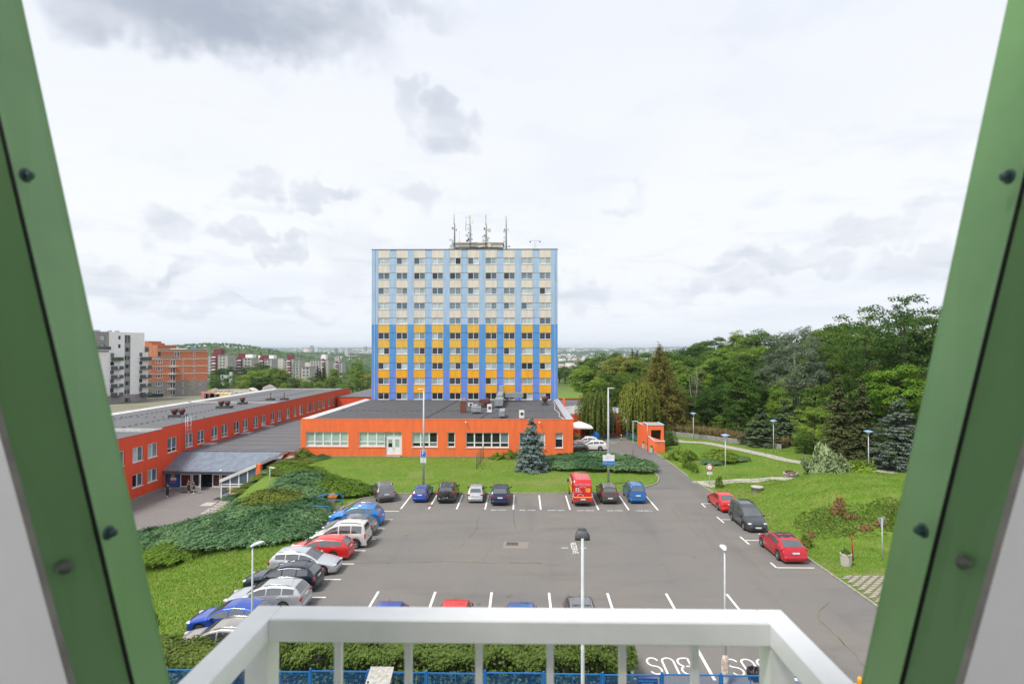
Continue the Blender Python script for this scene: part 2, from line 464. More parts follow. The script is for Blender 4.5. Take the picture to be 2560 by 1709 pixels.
M_COURT = asphalt_material('asphalt_courtyard', (.20, .185, .178), (.225, .205, .195), (.17, .155, .15), 18)
M_PATH = mat('path_concrete', (.44, .41, .37), (.34, .31, .27), 2.2, .9, bump=.3)
M_KERB = mat('kerb_concrete', (.34, .32, .29), (.20, .19, .16), 4, .9, bump=.4)
M_LINE = mat('white_road_paint', (.78, .78, .76), (.58, .57, .55), 5, .7, amount=.7)
M_MOSS = mat('mossy_crack', (.17, .16, .06), (.055, .05, .038), 3.0, .95)
def sheet(name, poly, z, m, parent=None):
    mb = MB(); n = len(poly)
    mb.add([(p[0], p[1], z) for p in poly], [tuple(range(n))])
    return mb.build(name, m, parent)
lot_poly = [(-17, 24.6), (20.75, 24.6), (20.72, 34.8), (20.6, 40), (20.3, 47), (20.0, 61.8), (19.72, 62.6), (12.46, 61.7), (10, 60.7), (6, 60.1), (3, 59.9), (-13, 59.5), (-16.3, 57.5), (-17, 54)]
lot = structure(sheet('parking_lot', lot_poly, 0.0, M_ASPH))
road_poly = [(12.46, 61.6), (19.74, 62.5), (19.7, 68.5), (19.64, 80.2), (19.3, 86.4), (18.4, 95), (18.0, 102.2), (12, 102.2), (8.0, 98), (7.6, 86), (7.6, 83.6), (13.2, 83.2), (15.6, 80.5), (16.45, 76), (16.5, 73.9), (16.3, 67.7), (15.3, 64.6)]
road = structure(sheet('road', road_poly, 0.004, M_ASPH2))
court = structure(sheet('courtyard', [(-50.6, 46), (-37.0, 46), (-36.3, 66), (-36.3, 81), (-50.6, 81)], -4.49, M_COURT))
def ribbon(name, pts, w, m, zoff, n=6, parent=None):
    P = [Vector((p[0], p[1], 0)) for p in pts]; dense = []
    for i in range(len(P) - 1):
        p0, p1, p2, p3 = P[max(i - 1, 0)], P[i], P[i + 1], P[min(i + 2, len(P) - 1)]
        for k in range(n):
            u = k / n
            dense.append(.5 * ((2 * p1) + (-p0 + p2) * u + (2 * p0 - 5 * p1 + 4 * p2 - p3) * u * u + (-p0 + 3 * p1 - 3 * p2 + p3) * u ** 3))
    dense.append(P[-1]); vs = []; fs = []
    for i, p in enumerate(dense):
        d = (dense[min(i + 1, len(dense) - 1)] - dense[max(i - 1, 0)]).normalized(); nn = Vector((-d.y, d.x, 0))
        ww = w(i / (len(dense) - 1)) if callable(w) else w
        for s in (-.5, -.17, .17, .5):
            q = p + nn * ww * s; vs.append((q.x, q.y, hfun(q.x, q.y) + zoff))
    for i in range(len(dense) - 1):
        for k in range(3): fs.append((i * 4 + k, i * 4 + k + 1, i * 4 + k + 5, i * 4 + k + 4))
    return MB().add(vs, fs, 0, True).build(name, m, parent)
S4 = lambda x, y: (1380 + x * .38314, 960 + y * .38314)
g4 = lambda x, y: tuple(G(*S4(x, y)))[:2]
structure(ribbon('path_upper', [g4(745, 352), g4(850, 374), g4(1000, 383), g4(1200, 420), g4(1400, 463), g4(1640, 512), (48, 70)], 2.0, M_PATH, .03))
structure(ribbon('path_lower', [(20.1, 64.3), (22.5, 65.4), (26, 65.9), (31, 66.1), (38, 66.6)], lambda u: 3.3 - 1.6 * smooth(0, .35, u), M_PATH, .03))
# kerbs, stone by stone
ks = MB(); ks.cbox((0, 0, 0), .98, .14, .16, ch=.02); KM = ks.mesh('kerb_stone', M_KERB)
def kerb(name, pts, z=.04):
    base = structure(MB().build(name, M_KERB)); bpy.data.objects.remove(base)
    root = bpy.data.objects.new(name, None); COL.objects.link(root); root['kind'] = 'structure'; root.location = (*pts[0], 0); ORG[root] = Vector((*pts[0], 0))
    rest = 0.0
    for a, b in zip(pts, pts[1:]):
        a, b = Vector((*a, 0)), Vector((*b, 0)); d = b - a; n = max(1, round(d.length)); an = math.atan2(d.y, d.x)
        for i in range(n):
            p = a + d * ((i + .5) / n)
            o = inst('kerb_stone', KM, root, (p.x, p.y, hfun(p.x, p.y) + z + rng.uniform(-.012, .012)), an + rng.uniform(-.012, .012)); o.scale.x = d.length / n
kerb('kerb_back', [(-16.9, 54.5), (-16.2, 57.6), (-13, 59.6), (3, 60.0), (6, 60.2), (10, 60.8), (12.5, 61.8), (15.25, 64.7), (16.2, 67.7), (16.35, 74)])
kerb('kerb_left', [(-17.05, 28), (-17.05, 54.5)])
kerb('kerb_right', [(20.85, 28), (20.8, 34.8), (20.68, 40), (20.4, 47), (20.1, 61.8), (19.82, 66)])
kerb('kerb_road', [(19.8, 68.5), (19.74, 80.2), (19.4, 86.4)], .02)
# painted lines: every bay line is its own piece
def bay_line(x0, y0, x1, y1, w=.13):
    d = Vector((x1 - x0, y1 - y0, 0)); n = Vector((-d.y, d.x, 0)).normalized() * w / 2
    a, b = Vector((x0, y0, .004)), Vector((x1, y1, .004))
    MB().add([a + n, a - n, b - n, b + n], [(0, 1, 2, 3)]).build('bay_line', M_LINE, lot)
for x in (-11.5, -8.85, -6.2, -3.5, -.83, 1.77, 4.53, 7.22, 10.06, 12.8): bay_line(x, 54.0, x, 59.3, .15)
for y, x in ((53.2, -11.5), (50.58, -11.5), (48.01, -11.6), (45.33, -11.66), (42.73, -11.75), (40.07, -11.83), (37.35, -11.88), (34.65, -11.94), (31.8, -12.0), (29.04, -12.06)): bay_line(-16.9, y, x, y, .13)
for x in (-8.95, -5.4, -1.89, 1.67, 5.28, 8.9, 12.62): bay_line(x, 35.55, x - (.12 if x > 4 else 0), 26.3, .15)
for y, tick in ((56.4, (0, -1.3)), (51.1, (.85, -.95)), (45.6, (.85, -.95)), (39.9, (.95, 0))):   # L and T shaped marks of the parallel bays
    bay_line(17.6, y, 20.2, y, .12)
    bay_line(17.6, y + tick[0], 17.6, y + tick[1], .13)
for x, s in ((-2.2, '8AI 5972'), (.5, '4AL 1946'), (3.2, '2AM 1857'), (5.95, '5AC 0039'), (8.7, '4AS 5784'), (11.45, '7AB 0211')):
    text_part('painted_number', s, .42, M_LINE, lot, (x, 53.75, .005), (0, 0, 0), (.92, 1.0, 1))
def arc(cx, cy, rx, ry, a0, a1, n=9): return [(cx + rx * math.cos(R(a0 + (a1 - a0) * i / n)), cy + ry * math.sin(R(a0 + (a1 - a0) * i / n))) for i in range(n + 1)]
GLYPH = {'B': [[(0, 0), (0, 1.4), (.25, 1.4)] + arc(.25, 1.06, .27, .34, 90, -90) + [(0, .72)], [(.25, .72)] + arc(.25, .36, .30, .36, 90, -90) + [(0, 0)]],
         'U': [[(0, 1.4), (0, .3)] + arc(.27, .3, .27, .3, 180, 360) + [(.54, 1.4)]], 'S': [arc(.27, 1.06, .27, .34, 20, 270) + arc(.27, .36, .27, .36, 90, -160)]}
def painted_word(word, x, y, w=.10):
    """stroke lettering, turned to be read from the far side"""
    mb = MB(); ox = 0.0
    for ch in word:
        for pts in GLYPH[ch]:
            q = [(x - (ox + a), y - b) for a, b in pts]; vs = []
            for i, p in enumerate(q):
                a, b = q[max(i - 1, 0)], q[min(i + 1, len(q) - 1)]; d = Vector((b[0] - a[0], b[1] - a[1], 0)).normalized(); vs += [(p[0] - d.y * w / 2, p[1] + d.x * w / 2, .005), (p[0] + d.y * w / 2, p[1] - d.x * w / 2, .005)]
            mb.add(vs, [(2 * i, 2 * i + 1, 2 * i + 3, 2 * i + 2) for i in range(len(q) - 1)])
        ox += .74
    mb.build('painted_word', M_LINE, lot)
painted_word('BUS', 8.05, 28.15); painted_word('BUS', 11.85, 28.1)
text_part('painted_word', 'REZERVE', .62, M_LINE, lot, (3.95, 43.6, .005), (0, 0, R(-90)), (1, 1, 1))
bay_line(3.0, 43.6, 3.5, 43.6, .09); bay_line(4.45, 43.6, 4.9, 43.6, .09)
def crack(pts, w=.035):
    r2 = random.Random(len(pts) * 13 + int(pts[0][0] * 7)); P = []
    for a, b in zip(pts, pts[1:]):
        n = max(2, int(math.dist(a, b) / .35))
        for i in range(n): P.append((a[0] + (b[0] - a[0]) * i / n + r2.uniform(-.06, .06), a[1] + (b[1] - a[1]) * i / n + r2.uniform(-.06, .06)))
    P.append(pts[-1]); vs = []; fs = []
    for i, p in enumerate(P):
        q = P[min(i + 1, len(P) - 1)]; o = P[max(i - 1, 0)]; d = Vector((q[0] - o[0], q[1] - o[1], 0)).normalized()
        ww = w * r2.uniform(.3, 1.2)
        vs += [(p[0] - d.y * ww, p[1] + d.x * ww, .003), (p[0] + d.y * ww, p[1] - d.x * ww, .003)]
    for i in range(len(P) - 1): fs.append((2 * i, 2 * i + 1, 2 * i + 3, 2 * i + 2))
    MB().add(vs, fs).build('crack', M_MOSS, lot)
Sd = lambda x, y: tuple(GD(x, y))[:2]
crack([Sd(740, 1292), Sd(900, 1290), Sd(1020, 1287), Sd(1110, 1290), Sd(1230, 1290), Sd(1280, 1296)], .05)
crack([Sd(1175, 1142), Sd(1178, 1170), Sd(1180, 1200), Sd(1182, 1212)], .04)
crack([Sd(1180, 1212), Sd(1260, 1213), Sd(1340, 1210), Sd(1480, 1208)], .025)
crack([Sd(1098, 1185), Sd(1092, 1215), Sd(1075, 1235), Sd(1055, 1255)], .035)
crack([Sd(1106, 1290), Sd(1116, 1270), Sd(1130, 1255), Sd(1162, 1250)], .02)
crack([Sd(1390, 1146), Sd(1405, 1152), Sd(1470, 1153), Sd(1530, 1160)], .03)
crack([Sd(1540, 1165), Sd(1560, 1190), Sd(1590, 1215), Sd(1605, 1240)], .03)
crack([Sd(1455, 1220), Sd(1470, 1235), Sd(1478, 1250)], .018)
crack([Sd(1905, 1380), Sd(1880, 1400), Sd(1878, 1420), Sd(1920, 1460), Sd(1960, 1500), Sd(1998, 1545)], .035)
crack([Sd(1500, 1280), Sd(1530, 1300), Sd(1536, 1318)], .015)
crack([Sd(1480, 1120), Sd(1600, 1124), Sd(1618, 1128)], .02)
structure(sheet('yard', [(-175, 120), (-72.2, 120), (-72.2, 245), (-110, 262), (-175, 250)], -4.2, mat('yard_earth', (.15, .155, .09), (.22, .20, .155), .12, .95)))
M_PATCH = asphalt_material('asphalt_patch', (.25, .225, .20), (.27, .24, .205), (.20, .18, .165), 30)
c = GD(1182, 1249); sheet('drain_patch', [(c.x - 1.0, c.y - .75), (c.x + .95, c.y - .8), (c.x + 1.05, c.y + .7), (c.x - .9, c.y + .75)], .003, M_PATCH, lot)
M_IRON = mat('cast_iron', (.10, .06, .05), (.05, .035, .03), 8, .8, metal=.3)
gb = MB()
c = GD(1175, 1247)
for i in range(9): gb.box(c.x - .42 + i * .1, c.y - .22, .004, c.x - .37 + i * .1, c.y + .22, .03)
gb.box(c.x - .46, c.y - .28, .004, c.x + .46, c.y - .22, .032); gb.box(c.x - .46, c.y + .22, .004, c.x + .46, c.y + .28, .032)
gb.build('drain_grate', M_IRON, lot)
c = GD(986, 1159)
MB().lathe([(0, .022), (.34, .022), (.38, .018), (.40, .004)], (c.x, c.y, 0), 24).build('manhole_cover', mat('rusty_iron', (.20, .11, .075), (.12, .07, .05), 6, .85, bump=.4), lot)
# concrete grass pavers beside the exit road
pv = structure(sheet('paver_area', [(21.0, 31.5), (29, 31.5), (29, 38.6), (23.6, 38.9), (21.3, 38.6)], 0.0, mat('paver_soil', (.11, .125, .04), (.19, .16, .09), 3, .95)))
pm_ = MB()
pm_.box(-.28, -.055, 0, .28, .055, .06); PVM = pm_.mesh('paver', mat('paver_concrete', (.40, .38, .32), (.29, .27, .21), 5, .9))
k = 0
for j in range(24):
    for i in range(13):
        x, y = 21.35 + i * .60 + (j % 2) * .30, 31.8 + j * .285
        if 21.2 < x < 28.6 and y < 38.4:
            o = inst('paver', PVM, pv, (x, y, .0), R(18) + rng.uniform(-.05, .05)); k += 1
# ------------------------------------------------------------------ facade tools
def mapY(y0): return lambda u, v, w: (u, y0 + w, v)
def mapX(x0): return lambda u, v, w: (x0 - w, u, v)
def facade(mb, U0, U1, V0, V1, ops, mp, depth=.22, m=0, m2=None):
    """a wall sheet with real openings and their reveals"""
    us = sorted({U0, U1, *[o[0] for o in ops], *[o[1] for o in ops]}); vs = sorted({V0, V1, *[o[2] for o in ops], *[o[3] for o in ops]})
    for a, b in zip(us, us[1:]):
        for c, d in zip(vs, vs[1:]):
            mu, mv = (a + b) / 2, (c + d) / 2
            if any(o[0] < mu < o[1] and o[2] < mv < o[3] for o in ops): continue
            mb.add([mp(a, c, 0), mp(b, c, 0), mp(b, d, 0), mp(a, d, 0)], [(0, 1, 2, 3)], m)
    for a, b, c, d in ops:
        q = [(a, c), (b, c), (b, d), (a, d)]
        for i in range(4):
            (p, r), (s_, t_) = q[i], q[(i + 1) % 4]
            mb.add([mp(p, r, 0), mp(s_, t_, 0), mp(s_, t_, depth), mp(p, r, depth)], [(0, 1, 2, 3)], m if m2 is None else m2)
def bx(mb, mp, u0, u1, v0, v1, w0, w1, m=0):
    p = [mp(u, v, w) for w in (w0, w1) for u, v in ((u0, v0), (u1, v0), (u1, v1), (u0, v1))]
    mb.add(p, [(0, 1, 2, 3), (7, 6, 5, 4), (0, 4, 5, 1), (1, 5, 6, 2), (2, 6, 7, 3), (3, 7, 4, 0)], m)
M_WHITE = mat('white_window_plastic', (.80, .81, .82), (.70, .71, .72), 2, .4)
M_PANE = {k: glass('pane_' + n, c) for k, n, c in (('L', 'curtained', (.50, .57, .57)), ('l', 'net_curtain', (.36, .44, .45)), ('m', 'grey', (.19, .26, .31)), ('M', 'blue_grey', (.10, .15, .20)), ('D', 'dark', (.022, .026, .032)), ('K', 'open', (.006, .006, .007)), ('g', 'greenish_blind', (.44, .58, .52)), ('r', 'red_interior', (.09, .022, .018)), ('w', 'poster_pale', (.50, .56, .66)))}  # the poster tone is a plain pale blue-grey
def window(parent, mp, u0, u1, v0, v1, cols=2, trans=None, inset=.12, panes='D', fr=.09, sill=True, mfr=None, name='window'):
    """frame mesh with mullions; panes and sill are its sub-parts"""
    mb = MB(); d0, d1 = inset - .05, inset + .05
    bx(mb, mp, u0, u1, v0, v0 + fr, d0, d1); bx(mb, mp, u0, u1, v1 - fr, v1, d0, d1)
    bx(mb, mp, u0, u0 + fr, v0 + fr, v1 - fr, d0, d1); bx(mb, mp, u1 - fr, u1, v0 + fr, v1 - fr, d0, d1)
    cw = (u1 - u0) / cols; rows = [(v0 + fr, v1 - fr)] if trans is None else [(v0 + fr, trans - fr * .45), (trans + fr * .45, v1 - fr)]
    for i in range(1, cols): bx(mb, mp, u0 + i * cw - fr * .75, u0 + i * cw + fr * .75, v0 + fr, v1 - fr, d0 + .004, d1 - .004)
    if trans is not None:
        for i in range(cols): bx(mb, mp, u0 + i * cw + fr * .76, u0 + (i + 1) * cw - fr * .76, trans - fr * .45, trans + fr * .45, d0 + .008, d1 - .008)
    f = mb.build(name, mfr or M_WHITE, parent); k = 0
    for i in range(cols):
        for j, (r0, r1) in enumerate(rows):
            pb = MB(); bx(pb, mp, u0 + i * cw + fr * .7, u0 + (i + 1) * cw - fr * .7, r0 - .01, r1 + .01, inset + .02, inset + .035)
            key = panes[(i * len(rows) + j) % len(panes)]
            pb.build('pane', M_PANE[key], f)
    if sill:
        sb = MB(); bx(sb, mp, u0 - .06, u1 + .06, v0 - .06, v0 - .004, -.07, inset); sb.build('sill', mfr or M_WHITE, f)
    return f

# ------------------------------------------------------------------ the tower block
def paint(n, srgb, k=1.0, **kw):
    c = tuple(v * k for v in lin(srgb)); return mat(n, c, tuple(v * .80 + .012 for v in c), 1.6, .78, bump=.15, bscale=14, stretch=(1, 1, .16), detail=8.0, **kw)
M_CREAM = paint('cream_render', (226, 217, 203), .92)
M_YEL1 = paint('ochre_yellow_render', (240, 190, 72), .88)
M_YEL2 = paint('strong_yellow_render', (250, 178, 12), .9)
M_BL1 = paint('pale_blue_render', (176, 202, 228), .88)
M_BL2 = paint('sky_blue_render', (92, 158, 222), .85)
M_BL3 = paint('periwinkle_render', (112, 150, 232), .85)
M_CAP = mat('roof_edge_metal', (.16, .19, .22), (.10, .12, .14), 3, .5, metal=.4)
TY = 115.0
def tower():
    t = thing('tower_block', 'ten-storey tower block with blue, cream and yellow panels and rooftop antennas', 'tower block', (-11.7, TY, 0))
    zones = ((-1.0, 11.07, M_BL3), (11.07, 20.29, M_BL2), (20.29, 35.45, M_BL1))
    for a, b, m in zones: MB().box(-30.55, TY + .16, a, 7.2, TY + 13, b).build('wall', m, t)
    MB().box(-30.62, TY - .06, 35.45, 7.27, TY + 13.1, 35.6).build('roof', M_CAP, t)
    wx = [(-29.21 + 7.27 * (k // 2) + (3.675 if k % 2 else 0)) for k in range(10)]
    W = 2.30; H = 1.40
    pil = [(-30.55, -29.21)] + [(wx[2 * k + 1] + W, wx[2 * k + 2]) for k in range(4)] + [(wx[9] + W, 7.2)]
    for a, b in pil:
        for z0, z1, m in zones:
            MB().box(a, TY - .02, z0, b, TY + .16, z1).build('pilaster', m, t)
    for x in (-29.95, 6.6): MB().box(x, TY - .10, -1, x + .12, TY - .021, 35.4).build('downpipe', M_BL1, t)
    def pm(w, h, m, y0): return MB().box(0, y0, 0, w, .16, h).mesh('panel', m)
    pan = {m: pm(W + .02, 1.64, m, -.0) for m in (M_CREAM, M_YEL1, M_YEL2)}
    st = {(m, k): pm(1.35, 1.60 if k else 1.38, m, .03 if k else .07) for m in (M_BL1, M_BL2, M_BL3) for k in (0, 1)}
    rows = ['LLMLMLLLLKMLmlLLLLLL', 'MMMMDMDMDMDMDMDMmmmm', 'MLlmLlMMmmMLlmmmLLDL', 'LLMMmmLLmmLLLmMLMLLL', 'LLLLLLLLmmmmmlLLLLMM',
            'DDDDLmLmDDDDDDDDDDDD', 'LDLLmDDDlMlmlmDLLLmL', 'DLDLlmDDlDDLLLlmDDDL', 'DmDDLLlLDDDDDlLLllll', 'DDDlmmDDDDDDDDKDDLLD']
    fr = {}
    for k in range(10):
        top = 33.83 - 3.04 * k; bot = top - H
        pmat = M_CREAM if k < 5 else (M_YEL1 if k < 8 else M_YEL2)
        bmat = M_BL1 if k < 5 else (M_BL2 if k < 8 else M_BL3)
        wmat = M_BL1 if k < 5 else (M_BL2 if k < 8 else M_BL3)
        for i, x in enumerate(wx):
            inst('panel', pan[pmat], t, (x - .01, TY, top))
            window(t, mapY(TY), x + .03, x + W - .03, bot + .05, top - .01, 2, None, .10, rows[k][2 * i:2 * i + 2], .06)
            if i % 2 == 0:
                inst('strip_panel', st[(bmat, 1)], t, (x + W + .01, TY, top + .02)); inst('strip_panel', st[(wmat, 0)], t, (x + W + .01, TY, bot + .005))
    # lift house on the roof
    lh = MB(); lh.box(-14.6, TY + 4, 35.6, -4.0, TY + 9, 37.5); lh.box(-14.8, TY + 3.8, 37.5, -3.8, TY + 9.2, 37.7)
    lh.add([(-16.8, TY + 4, 35.6), (-14.6, TY + 4, 35.6), (-14.6, TY + 4, 37.0), (-16.8, TY + 9, 35.6), (-14.6, TY + 9, 35.6), (-14.6, TY + 9, 37.0)], [(0, 1, 2), (5, 4, 3), (0, 2, 5, 3)])
    lh.build('lift_house', M_CREAM, t)
    cb = MB(); r2 = random.Random(3)
    for z in (36.1, 36.35, 36.6): cb.tube([(-14 + i * 1.0, TY + 3.9 + r2.uniform(-.05, .05), z + r2.uniform(-.12, .12)) for i in range(11)], .07, 6)
    cb.build('cable_run', mat('black_cable', (.02, .02, .022), None, 3, .7), t)
tower()
M_STEEL = mat('galvanised_steel', (.42, .45, .47), (.30, .33, .35), 4, .45, metal=.6)
M_DKSTEEL = mat('dark_steel', (.05, .055, .06), (.09, .09, .09), 4, .6, metal=.3)
M_ANT = mat('antenna_grey_plastic', (.60, .64, .62), (.48, .52, .50), 2, .5)
M_ANTC = mat('antenna_cream_plastic', (.62, .56, .42), (.52, .47, .35), 2, .5)
def mast(px, label, ztop, panelm, dishes, extra=None, lattice=False):
    x = AY(px, 600, TY + 4.4).x; y = TY + 3.0
    t = thing('antenna_mast', label, 'antenna', (x, y, 35.6), 0, 'antennas on the tower roof')
    mb = MB()
    if lattice:
        for dx, dy in ((-.16, -.1), (.16, -.1), (0, .18)): mb.tube([(x + dx, y + dy, 35.6), (x + dx, y + dy, ztop - .6)], .045, 6)
        for i in range(14): mb.tube([(x - .16, y - .1, 35.8 + i * .5), (x + .16, y - .1, 36.1 + i * .5)], .025, 4); mb.tube([(x + .16, y - .1, 36.1 + i * .5), (x - .16, y - .1, 36.3 + i * .5)], .025, 4)
    else: mb.tube([(x, y, 35.6), (x, y, ztop)], .09, 8); mb.tube([(x + .28, y, 35.6), (x + .28, y, ztop - 2.2)], .035, 6)
    mb.build('pole', M_STEEL, t)
    MB().cbox((x, y - .16, ztop - .95), .30, .16, 1.95, ch=.03).build('panel_antenna', panelm, t)
    r2 = random.Random(int(px))
    for (dx, dz, r, m) in dishes:
        d = MB(); d.lathe([(0, -.02), (r * .6, -.05), (r, -.14), (r * .98, -.16), (r * .5, -.10), (0, -.08)], (x + dx, y - .1, 35.6 + dz), 14, axis='y'); d.tube([(x + dx, y, 35.6 + dz), (x, y, 35.6 + dz)], .03, 5)
        d.build('dish', m, t)
    for i in range(7):
        zz = 35.9 + r2.uniform(0, 4.6); xx = x + r2.choice((-.42, -.3, .3, .45)); b = MB(); b.cbox((xx, y - .1, zz), r2.uniform(.12, .3), .2, r2.uniform(.25, .55)); b.tube([(xx, y, zz), (x, y, zz)], .03, 4)
        b.build('radio_unit', r2.choice((M_DKSTEEL, M_ANT, M_STEEL)), t)
    c = MB(); c.tube([(x + .1, y - .1, ztop - 2), (x + .13, y - .13, 38.5), (x + .06, y - .12, 36.5), (x + .2, y + .2, 35.7)], .05, 5); c.build('cable', MATS['black_cable'], t)
    if extra: extra(t, x, y)
a7 = lambda x: 1100 + x * .13623
mast(a7(275), 'left-leaning cluster mast with pale grey panel and small dishes on tower roof'.replace('left-leaning ', ''), 43.4, M_ANT, [(-.75, 2.4, .28, M_ANT), (-.7, 1.2, .22, M_STEEL), (.5, 1.0, .2, M_STEEL)], lambda t, x, y: MB().tube([(x + 1.05, y, 35.6), (x + 1.05, y, 39.8)], .07, 6).tube([(x + .8, y, 36.9), (x + 1.3, y, 36.9)], .05, 5).tube([(x + .8, y, 38), (x + 1.3, y, 38)], .05, 5).build('side_pole', mat('red_white_pole', (.45, .12, .12), (.7, .7, .7), 2.2, .6), t))
mast(a7(560), 'antenna mast with cream panel and tall side dipole bars on tower roof', 43.1, M_ANTC, [(-.62, 3.4, .34, M_ANT), (-.55, 2.2, .24, M_DKSTEEL)], lambda t, x, y: MB().tube([(x - .85, y, 39.9), (x - .85, y, 43.0)], .06, 6).tube([(x - .85, y, 42.7), (x, y, 42.7)], .04, 5).tube([(x - .85, y, 41.2), (x, y, 41.2)], .04, 5).tube([(x, y, 41.5), (x + .6, y, 41.5), (x + .6, y, 42.2)], .04, 5).build('dipole', M_STEEL, t))
mast(a7(848), 'antenna mast carrying two round cream dishes on tower roof', 43.3, M_ANT, [(.72, 4.4, .40, M_ANTC), (.75, 1.2, .42, M_ANTC), (.6, 2.8, .26, M_ANTC), (-.5, 3.0, .28, M_ANT), (-.5, 2.3, .26, M_ANTC)])
mast(a7(1215), 'lattice antenna mast wrapped in dark cables on tower roof', 43.0, M_ANT, [(.7, 1.0, .2, M_STEEL)], None, True)
def tripod():
    x = AY(a7(1745), 600, TY + 1).x; y = TY + 1.0
    t = thing('weather_sensor', 'thin tripod with crossbar and two small round sensors on tower roof', 'sensor', (x, y, 35.6))
    mb = MB()
    for dx, dy in ((-.35, 0), (.35, 0), (0, .4)): mb.tube([(x + dx, y + dy, 35.6), (x, y, 36.8)], .02, 5)
    mb.tube([(x, y, 36.6), (x, y, 37.5)], .025, 6).tube([(x - 1.0, y, 37.45), (x + 1.0, y, 37.45)], .03, 6); mb.build('stand', M_STEEL, t)
    for s in (-1, 1): MB().ell((x + s, y, 37.2), .14, .14, .16).build('sensor_head', M_DKSTEEL, t)
tripod()

# ------------------------------------------------------------------ orange front building
M_OR = paint('orange_render', (252, 118, 60), .90)
M_RED = paint('red_orange_render', (240, 82, 40), .88)
M_ROOF = mat('bitumen_roof', (.055, .055, .060), (.085, .085, .088), .8, .85, bump=.2, bscale=5, stretch=(.4, 1.6, 1))
M_ROOF2 = mat('grey_roof_membrane', (.095, .095, .10), (.13, .13, .135), .7, .8, stretch=(.3, 1.8, 1))
M_GALV = mat('galvanised_sheet', (.50, .54, .57), (.36, .40, .44), 2.0, .42, metal=.35)
M_PALECAP = mat('pale_parapet_sheet', (.62, .62, .60), (.45, .45, .45), 1.2, .6)
M_PLINTH = mat('concrete_plinth', (.30, .29, .28), (.19, .18, .17), 2.5, .9)
FY = 80.5
def front_building():
    t = thing('orange_annex', 'long single-storey orange building with flat dark roof before the tower', 'building', (-12, FY, 0.1))
    ops = [(-30.71, -24.66, 1.40, 3.48), (-23.17, -19.40, 1.40, 3.48), (-19.40, -17.01, .25, 3.48), (-15.58, -11.95, 1.34, 3.46), (-10.57, -9.46, 1.34, 3.46), (-7.96, -1.87, 1.30, 3.44), (-.37, 3.25, 1.28, 3.42), (4.65, 5.78, 1.28, 3.42)]
    w = MB(); facade(w, -31.47, 7.2, .06, 5.27, ops, mapY(FY), .30)
    w.box(-31.47, FY + .302, .0, 7.2, FY + 34.3, 5.0); w.box(-31.46, FY + .002, 5.0, 7.19, FY + .30, 5.262)
    w.build('wall', M_OR, t)
    MB().box(-31.3, FY - .03, -.1, 7.0, FY + .1, .08).build('plinth', M_PLINTH, t)
    rf = MB(); rf.box(-30.6, FY + .305, 5.0, 6.3, FY + 34.2, 5.06); r = rf.build('roof', M_ROOF, t)
    MB().box(-31.5, FY - .03, 5.272, 7.23, FY + .30, 5.30).build('front_capping', M_OR, r)
    pc = MB(); pc.add([(-31.55, FY, 5.28), (-30.55, FY, 5.10), (-30.55, FY + 34, 5.10), (-31.55, FY + 34, 5.28), (-31.55, FY, 5.05), (-31.55, FY + 34, 5.05)], [(0, 1, 2, 3), (0, 3, 5, 4)]); pc.build('parapet_sheet', M_PALECAP, r)
    for i in range(34):     # seamed sheet-metal capping on the other side
        y0 = FY + .32 + i; s = MB(); s.add([(6.35, y0, 5.12), (7.28, y0, 5.34), (7.28, y0 + .97, 5.34), (6.35, y0 + .97, 5.12), (6.35, y0, 5.07), (6.35, y0 + .97, 5.07), (7.28, y0, 5.1), (7.28, y0 + .97, 5.1)], [(0, 1, 2, 3), (0, 3, 5, 4), (1, 6, 7, 2), (0, 4, 6, 1), (2, 7, 5, 3)]); s.build('capping_sheet', M_GALV, r)
    mp = mapY(FY)
    window(t, mp, -30.71, -24.66, 1.40, 3.48, 5, 2.05, .22, 'gg', .13)
    window(t, mp, -23.17, -19.40, 1.40, 3.48, 3, 2.05, .22, 'gg', .13)
    window(t, mp, -19.40, -17.01, 2.75, 3.48, 2, None, .22, 'gg', .08, False)
    d = MB()
    bx(d, mp, -19.40, -19.2, .25, 2.75, .2, .3); bx(d, mp, -17.2, -17.01, .25, 2.75, .2, .3); bx(d, mp, -19.2, -17.2, 2.60, 2.75, .2, .3)
    df = d.build('door_frame', M_WHITE, t)
    for k, (a, b) in enumerate(((-19.19, -18.21), (-18.19, -17.21))):
        lf = MB(); bx(lf, mp, a, b, .25, 1.3, .18, .26); bx(lf, mp, a, a + .2, 1.3, 2.6, .18, .26); bx(lf, mp, b - .2, b, 1.3, 2.6, .18, .26); bx(lf, mp, a + .2, b - .2, 2.42, 2.6, .18, .26)
        l = lf.build('door', M_WHITE, t)
        for (v0, v1, key) in ((1.3, 1.85, 'D' if k == 0 else 'g'), (1.85, 2.42, 'g')):
            g = MB(); bx(g, mp, a + .2, b - .2, v0, v1, .21, .23); g.build('pane', M_PANE[key], l)
        h = MB(); bx(h, mp, b - .14 if k == 0 else a + .10, b - .10 if k == 0 else a + .14, 1.1, 1.25, .13, .18); h.build('handle', M_STEEL, l)
    MB().box(-19.2, FY - .8, .0, -17.1, FY - .04, .16).build('step', M_KERB, t)
    window(t, mp, -15.58, -11.95, 1.34, 3.46, 3, 1.98, .22, 'DgDgmD', .12)
    window(t, mp, -10.57, -9.46, 1.34, 3.46, 1, 1.98, .22, 'DD', .12)
    MB().box(-11.94, FY + .08, 1.34, -10.58, FY + .2, 3.46).build('infill_panel', M_RED, t)
    window(t, mp, -7.96, -1.87, 1.30, 3.44, 5, 1.96, .22, 'DDDDDDDDDm', .12)
    window(t, mp, -.37, 3.25, 1.28, 3.42, 3, 1.94, .22, 'DMDMDL', .12)
    window(t, mp, 4.65, 5.78, 1.28, 3.42, 1, 2.55, .22, 'Dl', .1)
